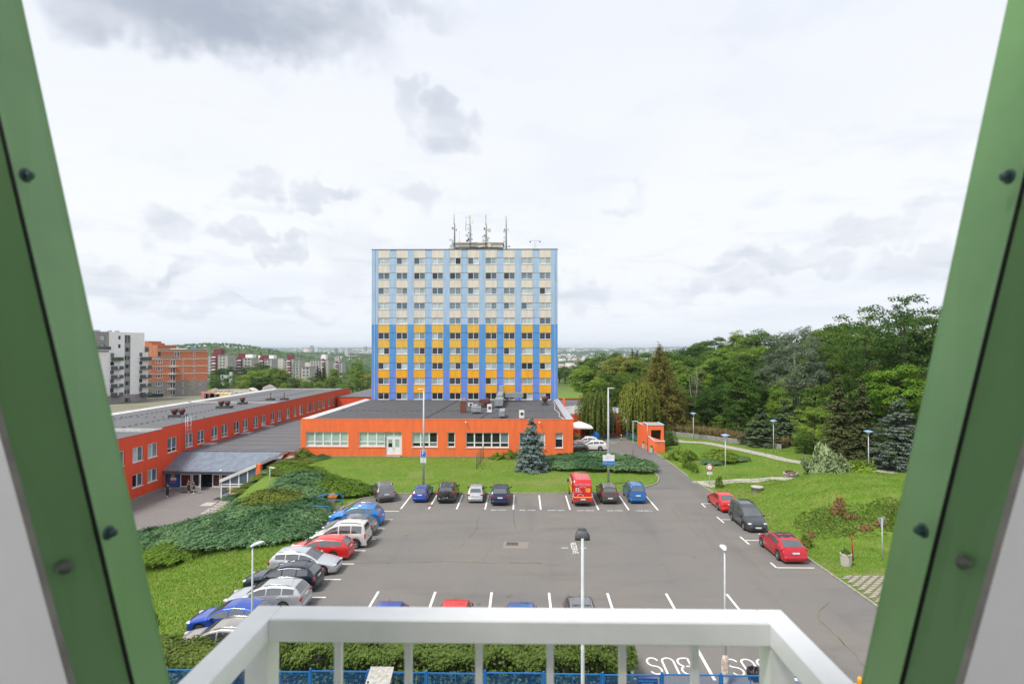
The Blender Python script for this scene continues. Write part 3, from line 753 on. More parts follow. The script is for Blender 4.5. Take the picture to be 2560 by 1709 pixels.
    MB().box(3.26, FY + .08, 1.28, 4.64, FY + .2, 3.42).build('infill_panel', M_RED, t)
    for px in (1437, 2004):
        x = AY(700 + px * .32354, 1050, FY).x
        c = MB(); c.tube([(x, FY, 4.95), (x, FY - .25, 4.95)], .03, 6); c.ell((x, FY - .3, 4.9), .11, .13, .10); c.build('security_camera', M_WHITE, t)
    # lightning conductor resting on small blocks
    wi = MB()
    def line(pts):
        wi.tube([(x, y, 5.16) for x, y in pts], .012, 4)
        for (a, b) in zip(pts, pts[1:]):
            n = max(1, int(math.dist(a, b) / 1.05))
            for i in range(n): p = (a[0] + (b[0] - a[0]) * (i + .5) / n, a[1] + (b[1] - a[1]) * (i + .5) / n); wi.cbox((p[0], p[1], 5.10), .2, .2, .09)
    line([(-30, 93.6), (-20, 93.5), (-10, 93.3), (6, 93.2)]); line([(-14.3, 82.3), (-13.6, 92), (-12.6, 114)]); line([(-6.2, 82), (-5.4, 90), (-4.9, 99), (-4.6, 106)]); line([(-6.4, 83.4), (-3.4, 83.4)])
    wi.build('lightning_conductor', M_DKSTEEL, r)['kind'] = 'stuff'
    cv = MB(); cv.tube([(6.1, 82.2, 5.1), (5.6, 86, 5.1), (5.9, 90, 5.1), (5.5, 96, 5.1), (6.0, 104, 5.1), (6.1, 113, 5.1)], .04, 5); cv.build('white_cable', M_WHITE, r)
front_building()
# roof equipment, each piece a thing
M_BRICK = mat('red_brick', (.26, .09, .05), (.16, .05, .03), 9, .9, bump=.4)
M_RUSTV = mat('rust_brown_paint', (.14, .055, .045), (.09, .035, .03), 3, .7)
RZ = 5.06
def chimney():
    x, y = -9.46, 91.3
    t = thing('brick_chimney', 'square red brick chimney with two clay pots on the annex roof', 'chimney', (x, y, RZ))
    body = MB().box(x - .42, y - .42, RZ, x + .42, y + .42, RZ + 1.9).build('core', mat('mortar', (.24, .21, .19), None, 4, .95), t)
    bm = MB().box(-.14, -.035, -.055, .14, .035, .055).mesh('brick', M_BRICK)
    for j in range(14):
        for s in range(4):
            for i in range(3):
                o = -.29 + i * .29 + (.10 if j % 2 else -.05)
                if abs(o) > .36: o = math.copysign(.34, o)
                px, py, rz = ((o, -.44, 0), (.44, o, R(90)), (o, .44, 0), (-.44, o, R(90)))[s]
                if s in (0, 1): inst('brick', bm, t, (x + px, y + py, RZ + .1 + j * .128), rz)
    MB().cbox((x, y, RZ + 1.96), 1.08, 1.08, .14, ch=.03).build('cap', M_PLINTH, t)
    for s in (-.2, .22): MB().lathe([(.13, 0), (.16, .05), (.11, .32), (.09, .32), (.09, .1)], (x + s, y, RZ + 2.03), 12).build('pot', mat('clay', (.42, .26, .16), None, 5, .9), t)
    MB().tube([(x + .3, y + .4, RZ + 1.9), (x + .3, y + .4, RZ + 3.2)], .012, 4).build('rod', M_STEEL, t)
chimney()
def hood(x, y, label, s=1.0):
    t = thing('roof_vent', label, 'roof vent', (x, y, RZ), 0)
    MB().cbox((x, y, RZ + .18), 1.2 * s, 1.2 * s, .36).build('base', M_DKSTEEL, t)
    MB().lathe([(.32 * s, .36), (.34 * s, .8 * s), (.55 * s, .95 * s), (.62 * s, 1.5 * s), (.5 * s, 1.55 * s), (0, 1.6 * s)], (x, y, RZ), 14).build('cowl', M_RUSTV, t)
hood(4.2, 104.4, 'rust-brown mushroom vent by the metal parapet of the annex roof', 1.0)
def fan_unit():
    x, y = -6.5, 100.4
    t = thing('roof_fan', 'rust-brown box fan with round drum on annex roof', 'fan', (x, y, RZ))
    MB().cbox((x, y, RZ + .2), 2.0, 1.6, .12).build('base', M_RUSTV, t)
    MB().lathe([(0, -.5), (.62, -.5), (.66, -.45), (.66, .45), (.62, .5), (0, .5)], (x + .25, y, RZ + .95), 18, axis='y').build('drum', M_RUSTV, t)
    MB().box(x - 1.0, y - .55, RZ + .7, x + .1, y + .5, RZ + 1.35).build('outlet', M_RUSTV, t)
    for sx in (-.6, .7): MB().box(x + sx, y - .5, RZ + .26, x + sx + .1, y + .5, RZ + .6).build('leg', M_DKSTEEL, t)
fan_unit()
def duct(name, label, pieces, legs, m=M_GALV):
    x, y = pieces[0][0], pieces[0][1]
    t = thing('duct' if not name else name, label, 'air duct', (x, y, RZ))
    for (x0, y0, z0, x1, y1, z1) in pieces:
        b = MB(); b.box(x0, y0, RZ + z0, x1, y1, RZ + z1); o = b.build('duct_section', m, t)
        n = max(1, int(abs(y1 - y0) / 1.2))
        for i in range(n + 1):
            yy = y0 + (y1 - y0) * i / n; MB().box(x0 - .04, yy - .03, RZ + z0 - .04, x1 + .04, yy + .03, RZ + z1 + .04).build('flange', M_STEEL, o)
    for (x0, y0, h) in legs: MB().box(x0 - .04, y0 - .04, RZ, x0 + .04, y0 + .04, RZ + h).build('leg', M_DKSTEEL, t)
duct('air_handling_duct', 'long grey sheet-metal duct running back to the tower wall on annex roof', [(-4.75, 99, .35, -3.4, 103, 1.45), (-4.6, 103.2, 1.0, -3.6, 112, 1.9), (-4.5, 112.2, 1.6, -3.7, 114.3, 2.9)], [(-4.6, 99.3, .4), (-3.6, 99.3, .4), (-4.4, 108, 1.0), (-3.7, 108, 1.0)])
duct('air_intake_duct', 'grey sheet-metal duct lying along the tower foot on annex roof', [(-3.3, 110.6, .85, .2, 111.9, 1.7)], [(-2.9, 111, .85), (-.5, 111, .85)])
duct('square_duct', 'short square grey duct with open dark mouth near the orange parapet', [(-3.35, 83.5, .35, -2.6, 87.2, 1.05)], [(-3.3, 83.6, .4), (-2.7, 83.6, .4), (-3.3, 87, .4)])
duct('bent_duct', 'grey bent duct group beside the brick chimney on annex roof', [(-7.95, 89.4, .35, -6.5, 90.6, 1.05), (-7.9, 90.8, .5, -7.2, 93.2, 1.15)], [(-7.8, 89.6, .4), (-6.7, 89.6, .4)])
for (x, y, w, h, lab) in ((-5.2, 90.9, .72, 1.25, 'tall white air conditioner unit between the ducts on annex roof'), (-.05, 83.2, .75, 1.1, 'white air conditioner unit standing alone near the orange parapet'), (-9.1, 100.6, .8, .55, 'low white box unit behind the brick chimney on annex roof')):
    t = thing('air_conditioner', lab, 'air conditioner', (x, y, RZ))
    MB().cbox((x, y, RZ + .12 + h / 2), w, .42, h, ch=.02).build('casing', M_WHITE, t)
    MB().lathe([(.24, -.02), (.24, 0), (0, 0)], (x + .05, y - .22, RZ + .12 + h * .55), 16, axis='y').build('fan_grille', M_DKSTEEL, t)
    for s in (-1, 1): MB().box(x + s * w * .35 - .04, y - .2, RZ, x + s * w * .35 + .04, y + .2, RZ + .12).build('foot', M_DKSTEEL, t)
MB()
# ------------------------------------------------------------------ red wing on the left
WX = -50.5
def wing():
    t = thing('red_wing', 'long red two-storey wing with white windows stretching back beside the courtyard', 'building', (WX, 80, -4.5))
    up = [(70.0, 71.6), (73.1, 75.2), (76.1, 78.2), (80.4, 82.6), (84.8, 86.7), (87.9, 89.9), (91.9, 93.9), (95.0, 97.1), (99.1, 101.1), (102.3, 104.3), (106.4, 108.3), (109.5, 111.5), (113.7, 115.6), (116.8, 118.8), (121.2, 123.2), (125.4, 126.8), (128.3, 130.5), (132.9, 134.0), (134.7, 135.9), (136.7, 137.9), (140.1, 142.0), (143.2, 145.1), (147.5, 149.3), (150.7, 152.6), (155.0, 156.8), (157.9, 159.9), (162.0, 164.0)]
    w = MB()
    near = [(a, b, .42, 2.35) for a, b in up[:3]] + [(a, b, -2.87, -1.15) for a, b in up[:3]]
    facade(w, 58, 79.45, -4.5, 3.97, near, mapX(WX), .25)
    facade(w, 79.45, 164.5, -4.5, 4.25, [(a, b, .40, 2.50) for a, b in up[3:]], mapX(WX), .25)
    w.box(-71.6, 58, -4.5, WX - .26, 79.4, 3.5); w.box(-71.6, 79.46, -4.5, WX - .26, 164.4, 3.75)
    w.box(WX - .255, 58, 3.5, WX - .002, 79.44, 3.96); w.box(WX - .255, 79.452, 3.6, WX - .002, 164.4, 4.24)
    w.box(WX - .5, 164.41, -4.5, WX - .001, 164.6, 4.2); w.add([(-50.5, 164.6, 4.2), (-50.5, 167, 2.9), (-50.5, 167, -4.5), (-50.5, 164.6, -4.5)], [(0, 1, 2, 3)])
    w.build('wall', M_RED, t)
    MB().box(WX, 58, -4.5, WX + .05, 79.9, -4.2).build('plinth', M_PLINTH, t)
    rf = MB(); rf.box(-71.0, 58, 3.5, WX - .26, 79.4, 3.56); rf.box(-71.0, 79.46, 3.75, WX - .26, 121.0, 3.81); rf.box(-71.0, 121.6, 3.75, WX - .26, 164.3, 3.81)
    r = rf.build('roof', M_ROOF2, t)
    for a, b in ((58, 79.4), (79.5, 121.0), (121.6, 164.3)): MB().add([(-71.0, a, 3.82), (-71.8, a, 4.05), (-71.8, b, 4.05), (-71.0, b, 3.82), (-71.8, a, 3.7), (-71.8, b, 3.7)], [(0, 1, 2, 3), (1, 4, 5, 2)]).build('parapet_sheet', M_PALECAP, r)
    for y, z0 in ((79.42, 4.02), (121.3, 3.95), (164.35, 3.98)): MB().box(-71.2, y - .14, z0 - .45, WX - .26, y + .14, z0).build('roof_upstand', M_PALECAP, r)
    MB().box(WX - .27, 58, 3.972, WX + .05, 79.44, 4.0).build('edge_sheet', M_CAP, r); MB().box(WX - .27, 79.46, 4.252, WX + .05, 164.5, 4.28).build('edge_sheet', M_CAP, r)
    pk = ['lM', 'LM', 'lm', 'DM', 'mM', 'DM', 'lM', 'MM', 'DD', 'mM', 'DM', 'lM', 'MD', 'MM', 'lm']
    for i, (a, b) in enumerate(up):
        v0, v1 = (.42, 2.35) if i < 3 else (.40, 2.50)
        window(t, mapX(WX), a, b, v0, v1, 2 if b - a > 1.5 else 1, v0 + .55 if 3 <= i < 15 else None, .16, pk[i % 15], .09)
    for i, (a, b) in enumerate(up[:3]): window(t, mapX(WX), a, b, -2.87, -1.15, 2, None, .16, pk[(i + 4) % 15], .09)
    cd = MB()
    for y0, y1 in ((80, 121), (121.8, 164)):
        for x in (-58, -66):
            cd.tube([(x, y0, 3.92), (x - .6, (y0 + y1) / 2, 3.92), (x + .4, y1, 3.92)], .012, 4)
            n = int((y1 - y0) / 1.3)
            for i in range(n): cd.cbox((x, y0 + (i + .5) * (y1 - y0) / n, 3.86), .2, .2, .1)
    for i in range(14): cd.cbox((-70 + i * 1.4, 94.5, 3.86), .2, .2, .1)
    cd.build('lightning_conductor', M_DKSTEEL, r)['kind'] = 'stuff'
    # cages ladder
    lt = thing('roof_ladder', 'caged grey steel ladder climbing the red wing to its roof', 'ladder', (WX + .3, 84.5, 0))
    lb = MB()
    for y in (84.2, 84.75): lb.tube([(WX + .28, y, .1), (WX + .28, y, 5.3), (WX - .3, y, 5.3), (WX - .3, y, 4.3)], .035, 6)
    lb.build('rail', mat('ladder_blue_grey', (.50, .56, .66), (.42, .46, .55), 2, .5), lt)
    for i in range(16): MB().tube([(WX + .28, 84.2, .35 + i * .3), (WX + .28, 84.75, .35 + i * .3)], .018, 5).build('rung', MATS['ladder_blue_grey'], lt)
    for i in range(5): MB().tube([(WX + .28, 84.2, 2.6 + i * .62), (WX + .75, 84.05, 2.6 + i * .62), (WX + .95, 84.47, 2.6 + i * .62), (WX + .75, 84.9, 2.6 + i * .62), (WX + .28, 84.75, 2.6 + i * .62)], .022, 5).build('cage_hoop', MATS['ladder_blue_grey'], lt)
    for dx, dy in ((.75, 84.05), (.95, 84.47), (.75, 84.9)): MB().tube([(WX + dx, dy, 2.6), (WX + dx, dy, 5.1)], .018, 5).build('cage_bar', MATS['ladder_blue_grey'], lt)
wing()
for (px, py, n, lab) in ((740, 790, 2, 'rust-brown twin roof vents on dark base beside the ladder of the red wing'), (1088, 722, 2, 'second pair of rust-brown roof vents on the red wing'), (1225, 692, 1, 'single rust-brown roof vent on the red wing roof'), (1437, 662, 1, 'small thin-piped roof vent on the far half of the red wing'), (1540, 660, 1, 'small roof vent with tall pipe on the far half of the red wing')):
    p = G(200 + px * .3316, 780 + py * .3316, 3.82)
    t = thing('roof_vent', lab, 'roof vent', (p.x, p.y, 3.82))
    w = 1.1 * n + .6; big = px < 1300
    MB().cbox((p.x, p.y, 3.82 + .2), w if big else 1.6, 1.2, .4).build('base', M_DKSTEEL, t)
    for k in range(n):
        x = p.x + (k - (n - 1) / 2) * 1.25
        if big: MB().lathe([(.30, .4), (.34, .75), (.5, .8), (.55, 1.3), (.42, 1.38), (0, 1.42)], (x, p.y, 3.82), 14).build('cowl', M_RUSTV, t)
        else: MB().lathe([(.28, .4), (.30, .55), (.08, .6), (.08, 1.5), (.14, 1.52), (.14, 1.6), (0, 1.62)], (x, p.y, 3.82), 10).build('pipe', M_RUSTV, t)

def rear_hall():
    t = thing('rear_hall', 'low grey-roofed hall between the end of the red wing and the tower', 'building', (-39, 153, -4.5))
    MB().box(-49.8, 153, -4.5, -31.5, 200, 2.4).build('wall', M_RED, t); r = MB().box(-49.9, 152.9, 2.4, -31.4, 200.1, 2.52).build('roof', M_ROOF2, t)
    MB().box(-50.0, 200.1, 2.3, -31.3, 200.4, 2.75).build('parapet_sheet', M_PALECAP, r)
rear_hall()
# ------------------------------------------------------------------ link building with the glazed entrance
M_BLUEP = paint('blue_entrance_paint', (40, 88, 178), .8)
M_SEAM = mat('seamed_sheet_roof', (.24, .28, .33), (.17, .20, .25), 1.2, .45, metal=.25)
def link_building():
    t = thing('entrance_link', 'low link building with seamed metal roof over a white glazed entrance', 'building', (-43, 80.3, -4.5))
    MB().box(-50.24, 84.0, -4.5, -31.6, 122, -.05).build('wall', M_RED, t)
    r = MB().box(-50.24, 83.9, -.05, -31.6, 122, .02).build('roof', M_ROOF2, t)
    for i in range(9): MB().box(-50.2, 86 + i * 4, .021, -31.7, 86.05 + i * 4, .04).build('roof_seam', M_ROOF, r)
    MB().box(-50.3, 83.75, .0, -34.8, 83.95, .14).build('ridge_sheet', M_CAP, r)
    for y in (89.5, 101.5, 110.5): MB().box(-50.2, y - .9, .03, -48.8, y + .9, .3).build('light_dome', M_GALV, r)
    # sloped seamed roof, sheet by sheet
    n = 24; x0, x1 = -50.5, -34.9
    s = MB().add([(x0, 83.8, .02), (x1, 83.8, .02), (x1, 79.5, -1.88), (x0, 79.5, -1.88)], [(0, 1, 2, 3)]).build('sloped_roof', M_SEAM, t)
    for i in range(n):
        a = x0 + (x1 - x0) * i / n; b = x0 + (x1 - x0) * (i + 1) / n - .05
        MB().add([(a, 83.8, .03), (b, 83.8, .03), (b, 79.48, -1.865), (a, 79.48, -1.865), (b, 83.8, .09), (b + .05, 83.8, .09), (b + .05, 79.48, -1.80), (b, 79.48, -1.80)], [(0, 1, 2, 3), (4, 5, 6, 7), (1, 4, 7, 2)]).build('sheet', M_SEAM, s)
    MB().box(x0, 79.3, -2.32, x1, 79.55, -1.89).build('fascia', mat('fascia_grey', (.12, .14, .17), None, 2, .5), s)
    MB().tube([(x0, 79.25, -1.95), (x1, 79.25, -1.95)], .09, 8).build('gutter', M_SEAM, s)
    # glazed front
    Y = 80.1; mp = mapY(Y)
    MB().box(-50.5, Y - .6, -4.5, -36.4, Y + .3, -4.3).build('threshold', M_PLINTH, t)
    bp = MB(); bp.box(-50.3, Y - .05, -4.3, -48.6, Y + .2, -2.3); b = bp.build('blue_wall', M_BLUEP, t)
    for (x, z, w, h, m) in ((-49.45, -2.72, .42, .52, mat('coat_of_arms', (.55, .12, .08), (.55, .45, .15), 5, .6)), (-49.4, -3.15, .8, .36, M_WHITE), (-49.45, -3.52, .75, .12, mat('notice_red', (.45, .10, .10), None, 5, .6)), (-49.45, -3.68, .6, .1, MATS['notice_red'])):
        MB().box(x - w / 2, Y - .09, z - h / 2, x + w / 2, Y - .052, z + h / 2).build('plaque', m, b)
    text_part('lettering', 'ŠKOLA', .14, mat('ink_dark', (.05, .05, .08), None, 3, .6), b, (-49.4, Y - .095, -3.15))
    # bays: each is a window
    xs = [-48.5, -46.95, -45.75]
    window(t, mp, -48.5, -46.9, -4.3, -2.35, 1, -2.55, .1, 'rD', .12, False)
    window(t, mp, -46.8, -45.7, -4.3, -2.35, 1, -2.55, .1, 'DD', .12, False)
    window(t, mp, -43.9, -42.8, -4.3, -2.35, 1, -2.55, .1, 'rD', .12, False)
    window(t, mp, -42.7, -41.3, -4.3, -2.35, 1, -2.55, .1, 'rD', .12, False)
    window(t, mp, -41.1, -36.6, -4.3, -2.35, 4, -2.55, .1, 'wMwMwMmM', .12, False)
    MB().box(-45.7, Y + .25, -4.3, -43.9, Y + .3, -2.35).build('doorway_interior', M_PANE['K'], t)
    # open door leaf swung outward
    dl = MB(); a = R(-58); hx, hy = -45.6, Y - .05
    def dm(u, v, w): return (hx + u * math.cos(a) - w * math.sin(a), hy + u * math.sin(a) + w * math.cos(a), v)
    L_ = 1.55
    bx(dl, dm, 0, .14, -4.28, -2.4, -.03, .03); bx(dl, dm, L_ - .14, L_, -4.28, -2.4, -.03, .03); bx(dl, dm, .14, L_ - .14, -4.28, -3.98, -.03, .03); bx(dl, dm, .14, L_ - .14, -2.55, -2.4, -.03, .03)
    d = dl.build('door', M_WHITE, t)
    g = MB(); bx(g, dm, .14, L_ - .14, -3.98, -2.55, -.008, .008); g.build('pane', M_PANE['D'], d)
    for (u, v, w, h, m) in ((.7, -3.0, .42, .34, M_WHITE), (.85, -3.22, .3, .2, M_WHITE), (.45, -3.25, .16, .16, M_BLUEP), (1.05, -3.3, .24, .16, MATS['notice_red'])):
        q = MB(); bx(q, dm, u - w / 2, u + w / 2, v - h / 2, v + h / 2, -.02, -.01); q.build('notice', m, d)
    h = MB(); bx(h, dm, L_ - .1, L_ - .06, -3.5, -3.2, -.08, -.03); h.build('handle', M_STEEL, d)
    MB().ell((-42.2, 79.2, -1.78), .16, .14, .13).build('siren', M_WHITE, t)
    MB().tube([(-50.42, 79.6, -4.4), (-50.42, 79.6, -2.0)], .06, 8).build('downpipe', mat('pipe_grey', (.25, .25, .26), None, 3, .6), t)
link_building()
M_MAT = mat('rubber_mat', (.025, .025, .027), None, 3, .9)
for (x, y, w, d, lab) in ((-45.9, 77.9, 2.0, 1.0, 'black rubber doormat before the open white door'), (-39.6, 74.6, 1.7, 1.2, 'black rubber doormat beside the glazed snack porch')):
    t = MB(); t.cbox((x, y, -4.47), w, d, .03, ch=.008); o = t.build('doormat', M_MAT); tag(o, lab, 'doormat')
# ------------------------------------------------------------------ snack porch under the stairs
def porch():
    X0, X1, Yf = -38.5, -33.9, 72.3
    t = thing('snack_porch', 'white framed glazed snack-bar porch with sloping roof and yellow lettering', 'porch', (X0, Yf, -4.5))
    mp = mapY(Yf); top = lambda x: -1.87 + (x - X0) / (X1 - X0) * 2.03
    fb = MB()
    for i in range(5):
        x = X0 + (X1 - X0 - .1) * i / 4
        bx(fb, mp, x, x + .14, -4.3, top(x) - .02, 0, .12)
    bx(fb, mp, X0 + .14, X1 - .1, -4.5, -4.05, .01, .11); bx(fb, mp, X0 + .14, X1 - .1, -2.42, -2.30, .01, .11); bx(fb, mp, X0 + .14, X1 - .1, -2.12, -2.0, .01, .11)
    f = fb.build('frame', M_WHITE, t)
    rb = MB(); rb.add([(X0 - .1, Yf - .15, top(X0)), (X1, Yf - .15, top(X1)), (X1, Yf - .15, top(X1) + .42), (X0 - .1, Yf - .15, top(X0) + .42), (X0 - .1, 82, top(X0)), (X1, 82, top(X1)), (X1, 82, top(X1) + .42), (X0 - .1, 82, top(X0) + .42)], [(0, 1, 2, 3), (7, 6, 5, 4), (3, 2, 6, 7), (0, 3, 7, 4), (1, 5, 6, 2), (0, 4, 5, 1)])
    rb.build('roof', mat('pale_membrane', (.66, .66, .66), (.52, .53, .54), 1, .6), t)
    for i in range(4):
        a = X0 + (X1 - X0 - .1) * i / 4 + .14; b = X0 + (X1 - X0 - .1) * (i + 1) / 4
        MB().box(a, Yf + .05, -4.05, b, Yf + .07, -2.42).build('pane', glass('porch_glass_%d' % i, (.10 - .02 * i, .115 - .022 * i, .12 - .022 * i)), f)
        MB().box(a, Yf + .05, -2.30, b, Yf + .07, -2.12).build('pane', M_PANE['M'], f)
        if top(a) > -1.9: MB().add([(a, Yf + .06, -2.0), (b, Yf + .06, -2.0), (b, Yf + .06, top(b)), (a, Yf + .06, top(a))], [(0, 1, 2, 3)]).build('pane', M_PANE['M'], f)
    sg = MB(); sg.box(X0, Yf + .13, -4.3, X0 + .1, 80, -2.0); sg.build('side_wall', M_WHITE, t)
    MB().box(X1 - .05, Yf - .08, -2.0, X1 + .5, Yf + .5, top(X1) + .35).build('orange_pillar', M_OR, t)
    MB().box(X0 - 1.8, Yf - 1.6, -4.49, X1, Yf - .02, -4.36).build('slab', mat('pale_slab', (.44, .41, .37), None, 3, .9), t)
    ym = mat('yellow_lettering', (.85, .66, .03), None, 3, .6); wm = mat('white_lettering', (.75, .75, .75), None, 3, .6)
    text_part('lettering', 'OBČERSTVENÍ', .44, ym, f, (-36.15, Yf - .02, -2.66), scale=(1.05, .9, 1))
    text_part('lettering', 'TEPLÉ NÁPOJE  CHLEBÍČKY', .20, ym, f, (-35.9, Yf - .02, -2.97))
    for k, s in enumerate(('SNÍDANĚ', 'OBĚDY', 'SVAČINY')): text_part('lettering', s, .26, wm, f, (-37.75, Yf - .02, -3.3 - k * .3), rot=(R(90), R(-24), 0))
    text_part('lettering', 'KÁVA ČAJ', .24, wm, f, (-36.6, Yf - .02, -3.5), rot=(R(90), R(-10), 0))
porch()
# ------------------------------------------------------------------ stairs and their brown railing
def stairs():
    a, b = Vector((-37.6, 67.2, -4.5)), Vector((-31.9, 79.6, .2)); d = b - a; h = Vector((d.x, d.y, 0)); u = h.normalized(); nrm = Vector((u.y, -u.x, 0)); an = math.atan2(u.y, u.x)
    t = thing('outdoor_stairs', 'concrete outdoor stairs climbing from courtyard to lawn beside the snack porch', 'stairs', a)
    n = 30; sm = MB().cbox((0, 0, 0), h.length / n + .02, 1.7, .3).mesh('step', mat('pale_concrete', (.46, .43, .40), (.33, .31, .28), 2, .9))
    for i in range(n): p = a + d * ((i + .5) / n); inst('step', sm, t, (p.x, p.y, p.z - .1), an)
    rl = thing('stair_railing', 'brown steel railing with thin bars along the outdoor stairs', 'railing', a + nrm * .8)
    m = mat('brown_rail_paint', (.20, .11, .09), (.14, .08, .07), 4, .6); o = nrm * .80
    MB().tube([a + o + Vector((0, 0, 1.0)), b + o + Vector((0, 0, 1.1)), b + o + u * 1.5 + Vector((0, 0, 1.1))], .045, 8).build('handrail', m, rl)
    MB().tube([a + o + Vector((0, 0, .2)), b + o + Vector((0, 0, .25))], .025, 6).build('bottom_rail', m, rl)
    bars = 84
    for i in range(bars + 1):
        p = a + d * (i / bars) + o; r = .035 if i % 14 == 0 else .011
        MB().tube([p + Vector((0, 0, .0 if i % 14 == 0 else .2)), p + Vector((0, 0, 1.02))], r, 5).build('post' if i % 14 == 0 else 'bar', m, rl)
stairs()
# ------------------------------------------------------------------ orange kiosk by the drive
M_LBLUE = mat('light_blue_coping', (.42, .60, .78), (.34, .50, .68), 2, .5)
def kiosk():
    t = thing('orange_kiosk', 'small orange block with barred opening and light-blue coping beside the drive', 'kiosk', (20, 85.3, 0))
    X0, X1, Y = 18.8, 21.12, 85.3; w = MB()
    facade(w, X0, X1, 0, 3.86, [(19.22, 20.72, 1.45, 3.18)], mapY(Y), .9)
    w.box(X0, Y + .905, 0, X1, Y + 3.4, 3.86)
    for a in (X0, X1): w.add([(a, Y, 0), (a, Y + .905, 0), (a, Y + .905, 3.86), (a, Y, 3.86)], [(0, 1, 2, 3)])
    w.box(18.5, Y + 3.42, 0, 20.2, Y + 6.4, 3.5)
    # low parapet standing in front, its corner cut off and its top sloping
    P = [(X0 + .03, Y - .01, 2.27), (19.57, Y - .85, 1.62), (21.08, Y - .75, 1.58), (21.12, Y - .01, 1.58)]
    w.add([(x, y, 0) for x, y, z in P] + [(x, y, z) for x, y, z in P], [(0, 1, 5, 4), (1, 2, 6, 5), (2, 3, 7, 6), (4, 5, 6, 7)])
    w.build('wall', M_OR, t)
    c = MB()
    for (a, b) in ((P[0], P[1]), (P[1], P[2]), (P[2], P[3])):
        a, b = Vector(a), Vector(b); d = (b - a).normalized(); n = Vector((d.y, -d.x, 0)).normalized() * .07
        c.add([a + n + Vector((0, 0, .06)), b + n + Vector((0, 0, .06)), b - n * 3 + Vector((0, 0, .06)), a - n * 3 + Vector((0, 0, .06)), a + n - Vector((0, 0, .05)), b + n - Vector((0, 0, .05))], [(0, 1, 2, 3), (0, 4, 5, 1)])
    c.build('sloped_coping', M_LBLUE, t)
    cp = MB(); cp.box(X0 - .06, Y - .06, 3.863, X1 + .06, Y + .14, 3.99); cp.box(X0 - .06, Y + .141, 3.863, X0 + .14, Y + 3.4, 3.99); cp.box(X1 - .14, Y + .141, 3.863, X1 + .06, Y + 3.4, 3.99); cp.box(18.44, Y + 3.44, 3.503, 18.6, Y + 6.4, 3.62); cp.build('coping', M_LBLUE, t)
    MB().box(X0 + .14, Y + .142, 3.863, X1 - .14, Y + 3.4, 3.93).build('roof', mat('sand_roof', (.38, .31, .22), None, 2, .9), t)
    MB().box(19.1, Y + .87, 1.4, 20.8, Y + .9, 3.2).build('dark_opening', M_PANE['K'], t)
    for i in range(10): MB().tube([(19.3 + i * .15, Y + .55, 1.45), (19.3 + i * .15, Y + .55, 3.18)], .018, 5).build('bar', M_DKSTEEL, t)
    MB().tube([(X0 - .06, Y + .25, 0), (X0 - .06, Y + .25, 3.95)], .05, 7).build('downpipe', M_STEEL, t)
kiosk()
